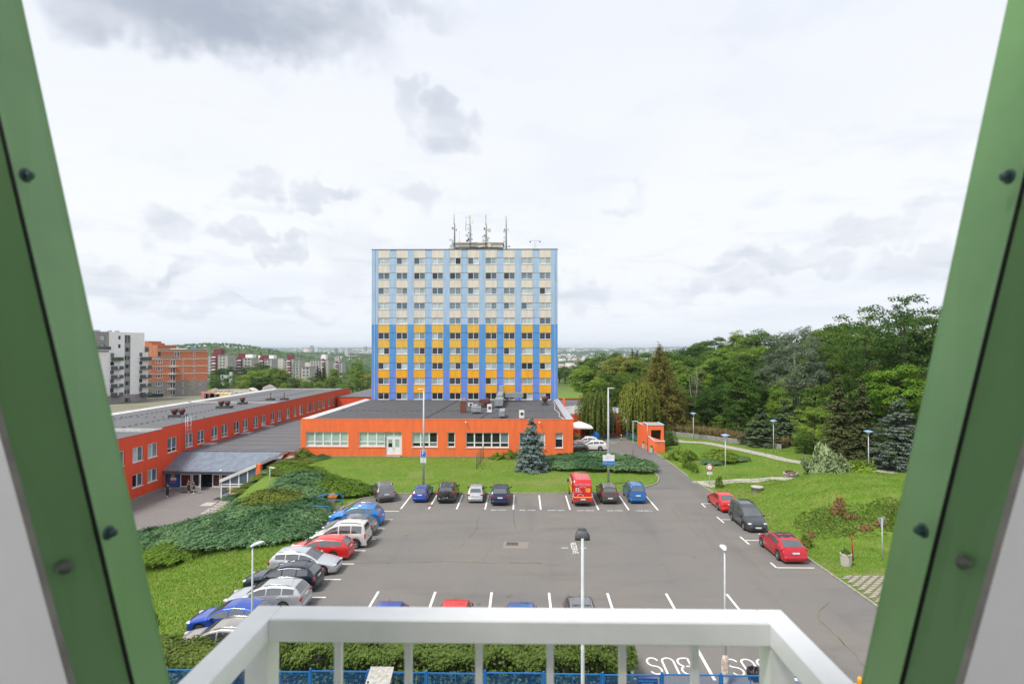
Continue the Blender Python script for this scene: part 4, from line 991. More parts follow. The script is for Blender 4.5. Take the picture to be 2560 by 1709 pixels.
# ------------------------------------------------------------------ red entrance building behind the willow
def entrance_building():
    t = thing('red_entrance_building', 'red flat-roofed entrance building with blue emblem over a dark doorway', 'building', (13, 102.5, 0))
    w = MB(); facade(w, 14.6, 17.75, 0, 3.75, [(15.3, 16.85, .15, 2.3)], mapY(102.5), 1.2)
    w.box(7.4, 103.4, 0, 14.55, 132, 3.4); w.box(14.6, 103.72, 0, 17.74, 132, 3.5); w.add([(14.6, 102.5, 0), (14.6, 103.8, 0), (14.6, 103.8, 3.75), (14.6, 102.5, 3.75)], [(0, 1, 2, 3)]); w.add([(17.75, 102.5, 0), (17.75, 103.8, 0), (17.75, 103.8, 3.75), (17.75, 102.5, 3.75)], [(0, 1, 2, 3)])
    w.build('wall', M_RED, t)
    r = MB().box(7.5, 103.5, 3.41, 17.7, 131.8, 3.6).build('roof', mat('pale_gravel_roof', (.40, .38, .36), (.32, .31, .29), 1.5, .9), t)
    MB().box(14.55, 102.45, 3.752, 17.8, 102.75, 3.86).build('coping', M_PALECAP, r)
    MB().box(7.3, 131.8, 3.4, 18, 132.3, 3.95).build('rear_parapet', M_OR, r)
    MB().box(15.2, 103.6, .15, 16.9, 103.7, 2.3).build('doorway_interior', M_PANE['D'], t)
    for x in (15.75, 16.3): MB().box(x, 103.5, .15, x + .06, 103.59, 2.3).build('door_frame', M_STEEL, t)
    bm = mat('emblem_blue', (.06, .22, .60), None, 3, .6)
    # emblem: slanted bar, and an inverted triangle over two blocks
    e = MB(); Y = 102.46
    e.add([(15.05, Y, 3.42), (15.3, Y, 3.42), (15.75, Y, 2.62), (15.5, Y, 2.62)], [(0, 1, 2, 3)])
    e.add([(16.0, Y, 3.42), (16.9, Y, 3.42), (16.45, Y, 3.08)], [(0, 1, 2)]); e.add([(15.95, Y, 2.72), (16.95, Y, 2.72), (16.95, Y, 3.0), (16.75, Y, 3.0), (16.45, Y, 2.82), (16.15, Y, 3.0), (15.95, Y, 3.0)], [(0, 1, 4, 5, 6), (1, 2, 3, 4)])
    e.build('emblem', bm, t)
    MB().ell((17.3, 102.42, 2.25), .12, .08, .12).build('wall_lamp', M_WHITE, t)
    # low annex wall with sloped grey edge seen behind the parked cars
    MB().box(10.2, 98.6, 0, 12.6, 103.3, 2.4).build('annex_wall', M_RED, t)
    MB().add([(9.5, 98.5, 2.75), (12.1, 98.5, 2.75), (12.7, 98.5, 1.6), (12.8, 98.9, 1.6), (12.2, 98.9, 2.8), (9.5, 98.9, 2.8)], [(0, 1, 4, 5), (1, 2, 3, 4)]).build('annex_capping', M_GALV, t)
    # white sloping canopies on the far side
    for i in range(4):
        y0 = 104 + i * 5
        MB().add([(18.0, y0, 1.5), (21.6, y0, 1.2), (21.6, y0 + 4.4, 2.6), (18.0, y0 + 4.4, 3.0)], [(0, 1, 2, 3)]).build('canopy_panel', M_PALECAP if i % 2 == 0 else M_GALV, t)
        MB().box(18, y0 + 4.4, 0, 21.6, y0 + 4.5, 2.55).build('canopy_wall', M_WHITE, t)
    MB().box(18.0, 103.6, 0, 21.7, 103.9, 1.15).build('canopy_front', M_RED, t)
    # orange ventilation chimney
    MB().box(8.0, 112, 3.6, 8.45, 112.5, 5.7).build('orange_flue', M_OR, t)
entrance_building()
def bollard():
    p = Vector((16.5, 95.1, 0)); t = thing('bollard', 'yellow and black banded bollard in the drive', 'bollard', p)
    for i, m in enumerate((M_MAT, MATS['yellow_lettering'], M_MAT, MATS['yellow_lettering'])):
        MB().tube([(p.x, p.y, .05 + i * .25), (p.x, p.y, .30 + i * .25)], .09, 10).build('band', m, t)
    MB().cbox((p.x, p.y, .03), .35, .35, .06, ch=.01).build('base', M_KERB, t)
bollard()
def blue_rail(pts, name, label, posts, mid=.55):
    """tubular railing along pts (top line), mid rail below"""
    t = thing(name, label, 'railing', (pts[0][0], pts[0][1], pts[0][2] - 1))
    m = mat('bright_blue_paint', (.02, .20, .55), (.02, .16, .46), 4, .45)
    MB().tube(pts, .035, 8).build('top_rail', m, t)
    MB().tube([(p[0], p[1], p[2] - mid) for p in pts], .028, 8).build('mid_rail', m, t)
    for (x, y, z0, z1) in posts: MB().tube([(x, y, z0), (x, y, z1)], .033, 8).build('post', m, t)
blue_rail([(17.9, 101.5, 1.3), (18.0, 98, .95), (18.6, 94.5, .95), (20.2, 94, .95)], 'blue_railing', 'blue tubular railing between drive and red entrance canopy', [(17.9, 101.5, 0, 1.3), (18, 98, 0, .95), (18.6, 94.5, 0, .95), (20.2, 94, 0, .95)])
blue_rail([(13.0, 101.4, 1.5), (13.7, 99, 1.0), (14.0, 96.6, 1.0)], 'blue_railing', 'short blue railing at the foot of the large willow', [(13, 101.4, 0, 1.5), (13.7, 99, 0, 1), (14, 96.6, 0, 1)])
# ------------------------------------------------------------------ buildings beyond the red wing
M_WR = mat('white_render', (.87, .87, .88), (.80, .80, .82), 1, .8)
M_GR = mat('warm_grey_render', (.34, .31, .31), (.28, .26, .26), 1, .85)
M_DG = mat('anthracite', (.10, .10, .115), (.075, .075, .085), 2, .7)
A1 = lambda x, y: (220 + x * .14474, 810 + y * .14474)
def plane_tools(d0, px0, d1, px1):
    """vertical facade plane through two ground points given as (depth, photo px x); returns uv(px, py), map and axes"""
    p0 = Vector(((px0 - 1305) / FPX * d0, d0, 0)); p1 = Vector(((px1 - 1305) / FPX * d1, d1, 0)); u = (p1 - p0).normalized(); n = Vector((-u.y, u.x, 0))
    def uv(px, py):
        d = ray(px, py); k = (p0 - Vector((CAM.x, CAM.y, 0))).dot(n) / d.dot(n); q = CAM + d * k; return (q - p0).dot(u), q.z
    return uv, (lambda a, v, w: tuple(p0 + u * a + n * w + Vector((0, 0, v)))), p0
def white_flats():
    uv, mp, p0 = plane_tools(200, 235, 218, 361)
    X = lambda x: uv(*A1(x, 500))[0]
    fz = lambda y, x=680: uv(*A1(x, y))[1]
    xl, xr = X(-60), X(972); zt = fz(140, 600)
    t = thing('white_apartment_block', 'white and grey apartment block with dark balconies beyond the red wing', 'apartment block', mp((xl + xr) / 2, -6, 0))
    st = [(190, 330), (405, 475), (548, 620), (693, 765), (840, 912), (985, 1058), (1130, 1205), (1275, 1350)]
    ops = [(X(632), X(732), fz(b), fz(a)) for a, b in st] + [(X(520), X(562), fz(265, 540), fz(200, 540)), (X(520), X(562), fz(413, 540), fz(347, 540))]
    ops += [(X(202), X(297), fz(288, 250), fz(192, 250)), (X(197), X(293), fz(385, 250), fz(342, 250))]
    doors = [(500, 570), (648, 715), (800, 870), (948, 1020), (1100, 1180)]
    dops = [(X(387), X(453), fz(b, 420), fz(a, 420)) for a, b in doors] + [(X(887), X(943), fz(b - 12, 915), fz(a - 8, 915)) for a, b in doors]
    z480, z1215 = fz(480, 360), fz(1215, 700)
    w = MB(); facade(w, xl, X(360), z480, zt, ops[10:], mp, .3, 1)
    facade(w, X(360), xr, z1215, zt, [o for o in ops[:10] if o[2] > z1215] + dops, mp, .3, 0)
    facade(w, xl, X(360), z1215, z480, [], mp, .3, 0)
    facade(w, xr, X(1040), z1215, fz(478, 1000), [], mp, .3, 0)
    facade(w, xl, X(1030), -9, z1215, ops[7:8], mp, .3, 1)
    bx(w, mp, xl, xr, -9, zt - .05, .31, 12, 0); bx(w, mp, xr - .01, X(1040), -9, fz(480, 1000), .3, 12, 0)
    w.build('wall', [M_WR, M_GR], t)
    for (a, b), (u0, u1, v0, v1) in zip(st, ops): window(t, mp, u0, u1, v0, v1, 3, None, .2, 'mDm' if a % 2 else 'DmM', .12, False, M_DG)
    def slab(nm, u0, u1, v0, v1, w0, w1, m, par=t):
        q = MB(); bx(q, mp, u0, u1, v0, v1, w0, w1); return q.build(nm, m, par)
    for a, b in zip(st, st[1:]): slab('stair_panel', X(632), X(732), fz(b[0]) + .03, fz(a[1]) - .03, -.03, -.004, M_GR)
    for u0, u1, v0, v1 in ops[8:10]: window(t, mp, u0, u1, v0, v1, 1, None, .15, 'D', .12, False, M_DG)
    for u0, u1, v0, v1 in ops[10:]: window(t, mp, u0, u1, v0, v1, 1, None, .15, 'L', .15, False, M_DG)
    for u0, u1, v0, v1 in dops: window(t, mp, u0, u1, v0, v1, 1, None, .2, rng.choice('DDmM'), .1, False, M_DG, 'balcony_door')
    bm = glass('balcony_glass', (.11, .16, .16)); bg = glass('balcony_glass_green', (.05, .16, .05))
    for col, (xa, xb, off) in enumerate(((343, 573, 0), (850, 1056, -8))):
        for k, zc in enumerate((635, 787, 940, 1093, 1243)):
            z0 = fz(zc + off, (xa + xb) / 2); u0, u1 = X(xa) + 1.2, X(xb); h = 1.35; us = u0 + (u1 - u0) * .36
            b = MB(); bx(b, mp, u0, u1, z0, z0 + .25, -1.5, -.01); bx(b, mp, u0, us, z0 + .25, z0 + h, -1.5, -1.35); bx(b, mp, u0, u0 + .15, z0 + .25, z0 + h, -1.35, -.02)
            bo = b.build('balcony', M_DG, t)
            slab('balcony_pane', us + (0 if k == 0 else (u1 - u0) * .2), u1, z0 + .26, z0 + h, -1.45, -1.40, bg if k == 0 and col == 0 else bm, bo)
    zr = fz(455, 250); slab('terrace_slab', xl, X(358), zr, zr + .2, -1.2, -.02, M_WR); slab('terrace_railing', xl, X(358), zr + .2, fz(385, 250), -1.15, -1.1, bm)
    slab('terrace_railing', X(975), X(1040), fz(478, 1000), fz(395, 1000), -.3, -.2, bm)
    for x in (110, 240, 290, 490, 620): slab('roof_vent', X(x), X(x) + 1.2, zt - .1, zt + .7, 4, 5, M_STEEL)
    for x in (160, 230): MB().tube([mp(X(x), zt, 5), mp(X(x), zt + 2.6, 5)], .06, 5).build('aerial', M_STEEL, t)
white_flats()
M_BRK = mat('hollow_brick', (.56, .19, .09), (.46, .15, .075), 1.6, .9, bump=.3, bscale=7)
M_CON = mat('raw_concrete', (.30, .28, .255), (.21, .195, .18), .9, .95)
M_SLAB = mat('slab_edge', (.60, .56, .50), (.46, .43, .38), 1.5, .9)
def brick_flats():
    uv, mp, p0 = plane_tools(232, 372, 242.6, 520); X = lambda x: uv(*A1(x, 500))[0]; fz = lambda y, x=1500: uv(*A1(x, y))[1]
    t = thing('unfinished_brick_block', 'unfinished apartment block of bare orange brick on raw concrete storeys', 'apartment block', mp(10, -6, 0))
    ops = []; spec = []
    rows = [(612, 712), (742, 842), (868, 970), (1003, 1100), (1136, 1222)]
    for k, (a, b) in enumerate(rows):
        for (x0, x1, y0, y1, c) in ((1055, 1088, a + 4, b - 22, 1), (1168, 1290, a + 4, a + 62, 3), (1422, 1512, a + 4, b + 4, 2), (1632, 1657, a - 2, b - 20, 1)):
            ops.append((X(x0), X(x1), fz(y1, x0), fz(y0, x0))); spec.append(c)
        if k < 3: ops.append((X(1818), X(1850), fz(b - 28, 1830), fz(a - 8, 1830))); spec.append(1)
        else: ops.append((X(1932), X(1958), fz(b - 46, 1940), fz(a - 24, 1940))); spec.append(1)
    top = [(X(1492), X(1580), fz(560), fz(478)), (X(1820), X(1852), fz(560, 1830), fz(485, 1830))]
    w = MB(); zs = fz(975); zm = fz(592)
    facade(w, X(1048), X(2070), zs, zm, [o for o in ops if (o[2] + o[3]) / 2 > zs], mp, .3, 0)
    facade(w, X(1048), X(2070), -11, zs, [o for o in ops if (o[2] + o[3]) / 2 <= zs], mp, .3, 1)
    facade(w, X(1255), X(2070), zm, fz(440), top, mp, .3, 0)
    bx(w, mp, X(1048), X(2070), -11, zs, .31, 13, 1); bx(w, mp, X(1048), X(2070), zs, zm - .02, .31, 13, 0); bx(w, mp, X(1255), X(2070), zm - .02, fz(442), .31, 13, 0)
    w.build('wall', [M_BRK, M_CON], t)
    def slab(nm, u0, u1, v0, v1, w0, w1, m): q = MB(); bx(q, mp, u0, u1, v0, v1, w0, w1); return q.build(nm, m, t)
    for y in (722, 852, 598, 465): slab('slab_edge', X(1048) if y > 500 else X(1215), X(2071), fz(y + 8), fz(y - 7), -.06, -.005, M_SLAB)
    slab('parapet', X(1050), X(1615), zm + .2, zm + .8, -.1, 3, M_CON); slab('roof', X(1210), X(2075), fz(440), fz(430), -.4, 13, M_SLAB)
    for (y0, x0, x1) in ((735, 1405, 1540), (858, 1385, 1550), (988, 1380, 1530), (1115, 1375, 1530)): slab('balcony_slab', X(x0), X(x1), fz(y0 + 8), fz(y0), -1.5, -.07, M_SLAB)
    for o, c in zip(ops + top, spec + [2, 1]): window(t, mp, *o, c, None, .15, 'MDM', .14, False)
    slab('tarpaulin', X(1210), X(1254), fz(555, 1230), fz(470, 1230), -.05, .3, mat('dark_green_tarp', (.02, .05, .045), None, 2, .8))
    slab('blue_tarp', X(1780), X(1870), fz(430), fz(412), 2, 5, mat('blue_tarp', (.03, .25, .62), None, 3, .7)); slab('insulation_stack', X(1420), X(1700), fz(430), fz(420), 2, 4, M_WR)
    slab('site_screen', X(1040), X(1318), fz(1250, 1150), fz(1185, 1150), -5, -4.8, MATS['dark_green_tarp'])
brick_flats()
def far_brick():
    Yd = 330.0; P = lambda x, y: AY(*A1(x, y), Yd); X = lambda x: P(x, 500).x; fz = lambda y: P(1100, y).z; mp = mapY(Yd)
    t = thing('stepped_brick_block', 'stepped orange apartment block peeking between white and unfinished blocks', 'apartment block', (X(1100), Yd, -8))
    ops = [(X(x), X(x + 16), fz(y + 14), fz(y)) for y in (375, 413, 450, 487, 513) for x in (1070, 1130)]
    w = MB(); facade(w, X(975), X(1205), -8, fz(358), ops, mp, .3); w.box(X(975), Yd + .31, -8, X(1205), Yd + 18, fz(359)); w.box(X(975), Yd + .1, fz(360), X(1045), Yd + 12, fz(292)); w.box(X(1045), Yd + .1, fz(360), X(1105), Yd + 12, fz(325))
    w.build('wall', M_BRK, t)
    for o in ops: window(t, mp, *o, 1, None, .2, 'D', .2, False)
far_brick()
# construction yard in front of the brick block
def pallets():
    cols = {'yellow': mat('yellow_wrap', (.62, .42, .06), (.7, .66, .55), .9, .7), 'pale': mat('pale_blocks', (.50, .46, .40), (.36, .34, .30), .8, .9), 'red': mat('pink_brick_stack', (.50, .24, .20), (.42, .18, .14), .8, .9)}
    A2 = lambda x, y: (510 + x * .1788, 850 + y * .1788)
    for (x, y, w, h, k, lab) in ((70, 720, 5, 3.6, 'red', 'pink stack of bricks on pallets beside the unfinished block'), (135, 745, 6, 3, 'pale', 'pale stack of blocks on pallets behind the red wing roof'), (260, 735, 8, 3.2, 'yellow', 'yellow-wrapped pallets lined up behind the red wing roof'), (295, 690, 5, 1.8, 'pale', 'low pale stack of boards behind the yellow pallets'), (510, 685, 8, 2.4, 'pale', 'long pale stack of concrete blocks near rubble heap'), (540, 712, 7, 1.6, 'pale', 'lower row of pale concrete blocks before the long stack')):
        Yd = 215 if y > 700 else 226; p = AY(*A2(x, y), Yd)
        t = thing('pallet_stack', lab, 'pallet stack', (p.x, Yd, p.z - h)); n = max(2, int(w / 1.5))
        for i in range(n): MB().cbox((p.x - w / 2 + (i + .5) * w / n, Yd, p.z - h * .5 + rng.uniform(-.1, .1)), w / n * .92, 2.2, h, ch=.08).build('bundle', cols[k], t)
        MB().box(p.x - w / 2, Yd - 1.2, p.z - h * 3, p.x + w / 2, Yd + 1.2, p.z - h - .02).build('pallet', M_CON, t)
    for (x, y, r, m, lab) in ((155, 700, 2.6, 'raw_concrete', 'dark grey gravel heap in the construction yard'), (680, 700, 3.2, 'slab_edge', 'heap of broken pale stone in the construction yard'), (920, 660, 3.6, 'raw_concrete', 'brown earth heap before the trees beyond the wing roof')):
        p = AY(*A2(x, y), 240); mb = MB(); r2 = random.Random(x); n = 18
        vs = [(p.x, 240, p.z + r * .38)]; 
        for ring, (rr, hh) in enumerate(((.35, .25), (.7, .05), (1, -.35))):
            for k in range(n): a = 2 * math.pi * k / n; q = rr * r * r2.uniform(.85, 1.15); vs.append((p.x + math.cos(a) * q, 240 + math.sin(a) * q * .6, p.z + hh * r + r2.uniform(-.12, .12) * r * .4))
        fs = [(0, 1 + k, 1 + (k + 1) % n) for k in range(n)] + [(1 + j * n + k, 1 + (j + 1) * n + k, 1 + (j + 1) * n + (k + 1) % n, 1 + j * n + (k + 1) % n) for j in (0, 1) for k in range(n)]
        tag(mb.add(vs, fs).build('rubble_heap', MATS[m]), lab, 'heap')
pallets()
# ------------------------------------------------------------------ panel blocks on the next rise
M_PAN = mat('panel_concrete', (.46, .43, .40), (.38, .355, .33), .25, .9)
M_PANL = mat('pale_gable', (.62, .58, .54), (.55, .52, .48), .2, .9)
M_MAR = mat('maroon_render', (.22, .035, .045), (.17, .03, .035), .4, .8)
A2 = lambda x, y: (510 + x * .1788, 850 + y * .1788)
def panel_block(x0, x1, top, floors, Yd, maroon, label, gable=None, house=None):
    P = lambda x, y: AY(*A2(x, y), Yd); X = lambda x: P(x, 200).x; zt = P((x0 + x1) / 2, top).z; fh = 2.85; zb = zt - floors * fh
    t = thing('panel_block', label, 'apartment block', ((X(x0) + X(x1)) / 2, Yd, zb), 0, 'panel blocks on the next rise')
    w = MB(); w.box(X(x0), Yd, zb - 12, X(x1), Yd + 14, zt); w.build('wall', M_PAN, t)
    wn = MB(); x = X(x0) + 1.5; mar = [(X(a), X(b)) for a, b in maroon]
    gx = (X(gable[0]), X(gable[1])) if gable else (1e9, 1e9)
    while x < X(x1) - 2:
        if not any(a - 1.6 < x < b + .3 for a, b in mar) and not (gx[0] - 1.6 < x < gx[1]):
            for k in range(floors): z = zt - (k + 1) * fh + .85; wn.box(x, Yd - .05, z, x + 1.5, Yd - .01, z + 1.5)
        x += 3.0
    if wn.v: wn.build('window_grid', M_PANE['M'], t)['kind'] = 'stuff'
    for (a, b) in mar:
        m = MB(); m.box(a, Yd - .8, zb, b, Yd - .06, zt + (1.5 if len(mar) == 1 else .6)); o = m.build('stairwell', M_MAR, t)
        for k in range(floors): MB().box((a + b) / 2 - 1.6, Yd - 1.8, zt - (k + 1) * fh + .2, (a + b) / 2 + 1.6, Yd - .81, zt - (k + 1) * fh + 1.2).build('loggia', M_PAN if k % 2 else M_WR, o)
    if gable: MB().box(gx[0], Yd - .3, zb - 10, gx[1], Yd - .06, zt + .1).build('gable', M_PANL, t)
    for (a, b, h, m) in house or []: MB().box(X(a), Yd + 2, zt, X(b), Yd + 9, zt + h).build('lift_house', m, t)
    r = MB(); r.box(X(x0) - .3, Yd - .35, zt, X(x1) + .3, Yd + 14.2, zt + .3); r.build('roof', mat('block_roof', (.25, .24, .23), None, 1, .9), t)
panel_block(20, 332, 205, 8, 520, [(112, 186)], 'tall grey panel block with maroon stairwell next to the brick block', None, [(115, 218, 5.5, M_MAR)])
panel_block(335, 665, 252, 7, 540, [(468, 535)], 'grey panel block with maroon stairwell and white rooftop hut', None, [(466, 560, 4.5, M_MAR), (565, 668, 3.6, M_WR)])
panel_block(668, 948, 262, 6, 560, [(780, 838)], 'grey panel block half hidden by a round dark tree', None, [(775, 860, 3.6, M_MAR), (745, 775, 3.4, M_WR), (895, 962, 3.6, M_WR)])
panel_block(946, 1338, 262, 8, 580, [(1170, 1215)], 'long panel block with pale windowless gable beside the pylon', (946, 1110), [(1155, 1225, 4, M_MAR)])
panel_block(1482, 1738, 275, 7, 640, [(1655, 1685)], 'panel block with maroon end wall and white rooftop hut behind spruces', None, [(1635, 1690, 6, M_WR)])
panel_block(1740, 1932, 308, 6, 680, [(1842, 1872)], 'small panel block with narrow maroon stairwell beside the tower', None, [(1820, 1880, 5, M_PAN)])
panel_block(1403, 1480, 312, 4, 700, [], 'small white block with red window bands between panel blocks', (1403, 1480))
panel_block(1360, 1480, 375, 3, 470, [], 'low pale office building at the foot of the pylon')
def pylon():
    Yd = 430; b = AY(*A2(1288, 480), Yd); tp = AY(*A2(1288, 150), Yd)
    t = thing('lattice_pylon', 'thin green lattice pylon standing before the panel blocks', 'pylon', (b.x, Yd, b.z)); mb = MB(); H = tp.z - b.z
    for s1 in (-1, 1):
        for s2 in (-1, 1): mb.tube([(b.x + s1 * 3.2, Yd + s2 * 3.2, b.z - 6), (b.x + s1 * 1.2, Yd + s2 * 1.2, b.z + H * .55), (b.x, Yd, tp.z)], .16, 4)
    for i in range(9):
        z = b.z + i * H * .07; k = 3.2 - (3.2 - 1.0) * min(1, i / 8)
        mb.tube([(b.x - k, Yd - k, z), (b.x + k, Yd - k, z + H * .07)], .09, 4); mb.tube([(b.x + k, Yd - k, z), (b.x - k, Yd - k, z + H * .07)], .09, 4)
    for f in (.6, .75): mb.tube([(b.x - 4, Yd, b.z + H * f), (b.x + 4, Yd, b.z + H * f)], .14, 4)
    mb.build('lattice', mat('pylon_green', (.16, .22, .18), None, 2, .7), t)
pylon()
def gantry():
    Yd = 330; P = lambda x, y: AY(*A2(x, y), Yd); m = mat('pale_gantry', (.46, .49, .52), None, 2, .6)
    t = thing('road_gantry', 'grey steel sign gantry over the road before the trees', 'gantry', tuple(P(310, 640)))
    for x, y0 in ((250, 485), (372, 445)): a, b = P(x, y0), P(x, 640); MB().box(a.x - .8, Yd, b.z - 4, a.x + .8, Yd + 1.2, a.z).build('post', m, t)
    a, b = P(250, 488), P(372, 520); MB().add([(a.x, Yd, a.z), (b.x, Yd, b.z + 1), (b.x, Yd, b.z - .8), (a.x, Yd, a.z - 1.8)], [(0, 1, 2, 3)]).add([(a.x, Yd + 1, a.z), (b.x, Yd + 1, b.z + 1), (a.x, Yd, a.z), (b.x, Yd, b.z + 1)], [(0, 1, 3, 2)]).build('beam', m, t)
    p, q = P(645, 475), P(755, 510); t2 = thing('road_sign_board', 'grey back of a large road sign among the trees', 'sign', (p.x, Yd + 20, q.z))
    MB().box(p.x, Yd + 20, q.z, q.x, Yd + 20.3, p.z).build('board', m, t2); MB().tube([((p.x + q.x) / 2 - 2, Yd + 20.5, q.z - 6), ((p.x + q.x) / 2 - 2, Yd + 20.5, q.z)], .2, 6).build('post', m, t2)
gantry()
# ------------------------------------------------------------------ distant city
def city():
    r2 = np.random.RandomState(5); V = []; Q = []; T = []; k = 0
    cm = mat('city_walls', (.58, .56, .54), (.46, .43, .40), .002, .9, tint=(.42, .17, .10))
    n = 0
    while n < 2600:
        y = r2.uniform(2300, 8800); px = r2.uniform(300, 2400); x = (px - 1305) / 1422 * y
        z = far_z(x, y); d = hills_noise(x * 2.1 + 900, y * 2.3)
        if d < -.15 and r2.rand() < .75: continue
        w, dd, h = r2.uniform(9, 34), r2.uniform(10, 30), r2.choice([8, 10, 12, 16, 22, 30], p=[.3, .25, .2, .13, .08, .04]); roof = r2.rand() < .45
        if h > 20: w *= 1.2
        c = [(x - w / 2, y), (x + w / 2, y), (x + w / 2, y + dd), (x - w / 2, y + dd)]
        V += [(a, b, z - 8) for a, b in c] + [(a, b, z + h) for a, b in c]; T += [r2.uniform(0, .25)] * 8
        Q += [(k, k + 1, k + 5, k + 4), (k + 1, k + 2, k + 6, k + 5), (k + 2, k + 3, k + 7, k + 6), (k + 3, k, k + 4, k + 7), (k + 4, k + 5, k + 6, k + 7)]; k += 8
        if roof and h < 15:
            V += [(a, b, z + h + .1) for a, b in c] + [(x - w / 2, y + dd / 2, z + h + 4), (x + w / 2, y + dd / 2, z + h + 4)]; T += [1.0] * 6
            Q += [(k, k + 1, k + 5, k + 4), (k + 2, k + 3, k + 4, k + 5), (k + 1, k + 2, k + 5, k + 5), (k + 3, k, k + 4, k + 4)]; k += 6
        n += 1
    me = fast_mesh('distant_city', np.array(V), np.array(Q), cm, np.array(T)); me.validate()
    o = link('distant_city', me); tag(o, 'hazy mass of pale city houses spread over the far hills', 'city', None, 'stuff')
    for (x, y0, y1, w, lab) in ((240, 75, 112, 36, 'pale blue-grey high-rise just above the wooded hill'), (285, 78, 110, 22, 'slim pale high-rise beside another above the wooded hill'), (372, 70, 104, 72, 'broad pale high-rise slab on the skyline'), (1497, 75, 135, 40, 'tallest grey skyscraper on the skyline'), (1568, 92, 128, 52, 'rounded wide office tower right beside the tallest skyscraper'), (1825, 105, 150, 22, 'dark slim tower block on the hazy skyline'), (1990, 108, 172, 46, 'white tower block among low pale houses'), (2250, 85, 130, 30, 'grey skyscraper on the skyline close to the blue tower'), (55, 95, 150, 90, 'cluster of pale panel towers behind the maroon-stair block')):
        Yd = 5200 if y1 < 140 else 3000; p = AY(*A2(x, y0), Yd); q = AY(*A2(x, y1), Yd); ww = w * .1788 / FPX * Yd
        t = thing('distant_tower', lab, 'skyscraper', (p.x, Yd, q.z)); H = p.z - q.z
        MB().box(p.x - ww / 2, Yd, q.z - 20, p.x + ww / 2, Yd + 35, p.z - H * .12).build('shaft', mat('tower_grey_%d' % x, (.30, .33, .36) if 'grey' in lab or 'dark' in lab else (.55, .56, .57), None, .01, .7), t)
        MB().box(p.x - ww * .3, Yd + 6, p.z - H * .12, p.x + ww * .3, Yd + 28, p.z).build('top', MATS['tower_grey_%d' % x], t)
city()
# ------------------------------------------------------------------ vegetation
def leaf(name, a, b, tint, trans=.35, objrand=.35):
    return mat(name, a, b, .5, .75, spec=.2, tint=tint, trans=trans, objrand=objrand)
ML = {
 'dark': leaf('leaves_dark_green', (0.054, 0.116, 0.019), (0.035, 0.081, 0.015), (0.093, 0.165, 0.030)),
 'mid': leaf('leaves_mid_green', (0.097, 0.182, 0.026), (0.063, 0.126, 0.018), (0.163, 0.248, 0.041)),
 'light': leaf('leaves_light_green', (0.167, 0.279, 0.033), (0.113, 0.207, 0.026), (0.268, 0.372, 0.057)),
 'yellow': leaf('leaves_yellow_green', (0.248, 0.267, 0.046), (0.170, 0.203, 0.032), (0.365, 0.339, 0.078)),
 'acid': leaf('leaves_acid_green', (0.150, 0.281, 0.023), (0.092, 0.189, 0.015), (0.261, 0.378, 0.039)),
 'silver': leaf('leaves_silver', (.150, .192, .120), (.100, .138, .080), (.27, .31, .22)),
 'larch': leaf('needles_larch', (.195, .205, .046), (.140, .150, .034), (.27, .23, .06), .5),
 'spruce': leaf('needles_dark', (0.055, 0.076, 0.026), (0.034, 0.050, 0.017), (0.111, 0.115, 0.044), .15),
 'blue': leaf('needles_blue', (0.138, 0.196, 0.181), (0.087, 0.133, 0.123), (0.225, 0.290, 0.268), .15),
 'pine': leaf('needles_pine', (.075, .120, .052), (.042, .075, .032), (.12, .17, .08), .2),
 'pineb': leaf('needles_pine_bluish', (.105, .145, .105), (.062, .095, .068), (.18, .22, .17), .2),
 'willow': leaf('leaves_willow', (0.167, 0.217, 0.043), (0.116, 0.167, 0.032), (0.261, 0.290, 0.065), .4),
 'willowy': leaf('leaves_willow_yellow', (.205, .245, .040), (.150, .185, .032), (.30, .31, .06), .4),
 'jun': leaf('needles_juniper_bluegreen', (.070, .160, .058), (.030, .082, .030), (.19, .33, .15), .15, .6),
 'jung': leaf('needles_juniper_green', (.110, .200, .022), (.060, .125, .016), (.21, .31, .035), .2, .3),
 'junb': leaf('needles_juniper_olive', (.115, .165, .024), (.065, .105, .016), (.22, .25, .04), .2, .3),
 'hedge': leaf('leaves_hedge', (0.119, 0.181, 0.035), (0.072, 0.123, 0.023), (0.203, 0.254, 0.058), .3, .15),
 'ivy': leaf('leaves_ivy', (0.080, 0.167, 0.026), (0.055, 0.116, 0.020), (0.232, 0.275, 0.043), .3, .1),
 'dry': leaf('grass_dry', (.30, .19, .08), (.22, .14, .06), (.36, .24, .11), .3, .1),
 'reed': leaf('grass_reed', (0.232, 0.189, 0.080), (0.160, 0.145, 0.058), (0.290, 0.232, 0.102), .3, .1),
 'blade': leaf('grass_blades', (0.174, 0.304, 0.032), (0.123, 0.232, 0.023), (0.290, 0.377, 0.072), .4, .1),
 'palew': leaf('leaves_pale_willow', (0.304, 0.392, 0.181), (0.217, 0.290, 0.131), (0.450, 0.522, 0.290), .4, .1),
 'marigold': leaf('petals_orange', (.80, .28, .01), (.85, .40, .02), (.85, .5, .05), .3, .1),
}
M_BARK = mat('bark', (.075, .058, .042), (.045, .036, .028), 6, .95, bump=.5)
M_BARKP = mat('bark_pale', (.30, .28, .24), (.20, .185, .16), 5, .95)
def nrm(v): return v / np.maximum(np.linalg.norm(v, axis=1, keepdims=True), 1e-9)
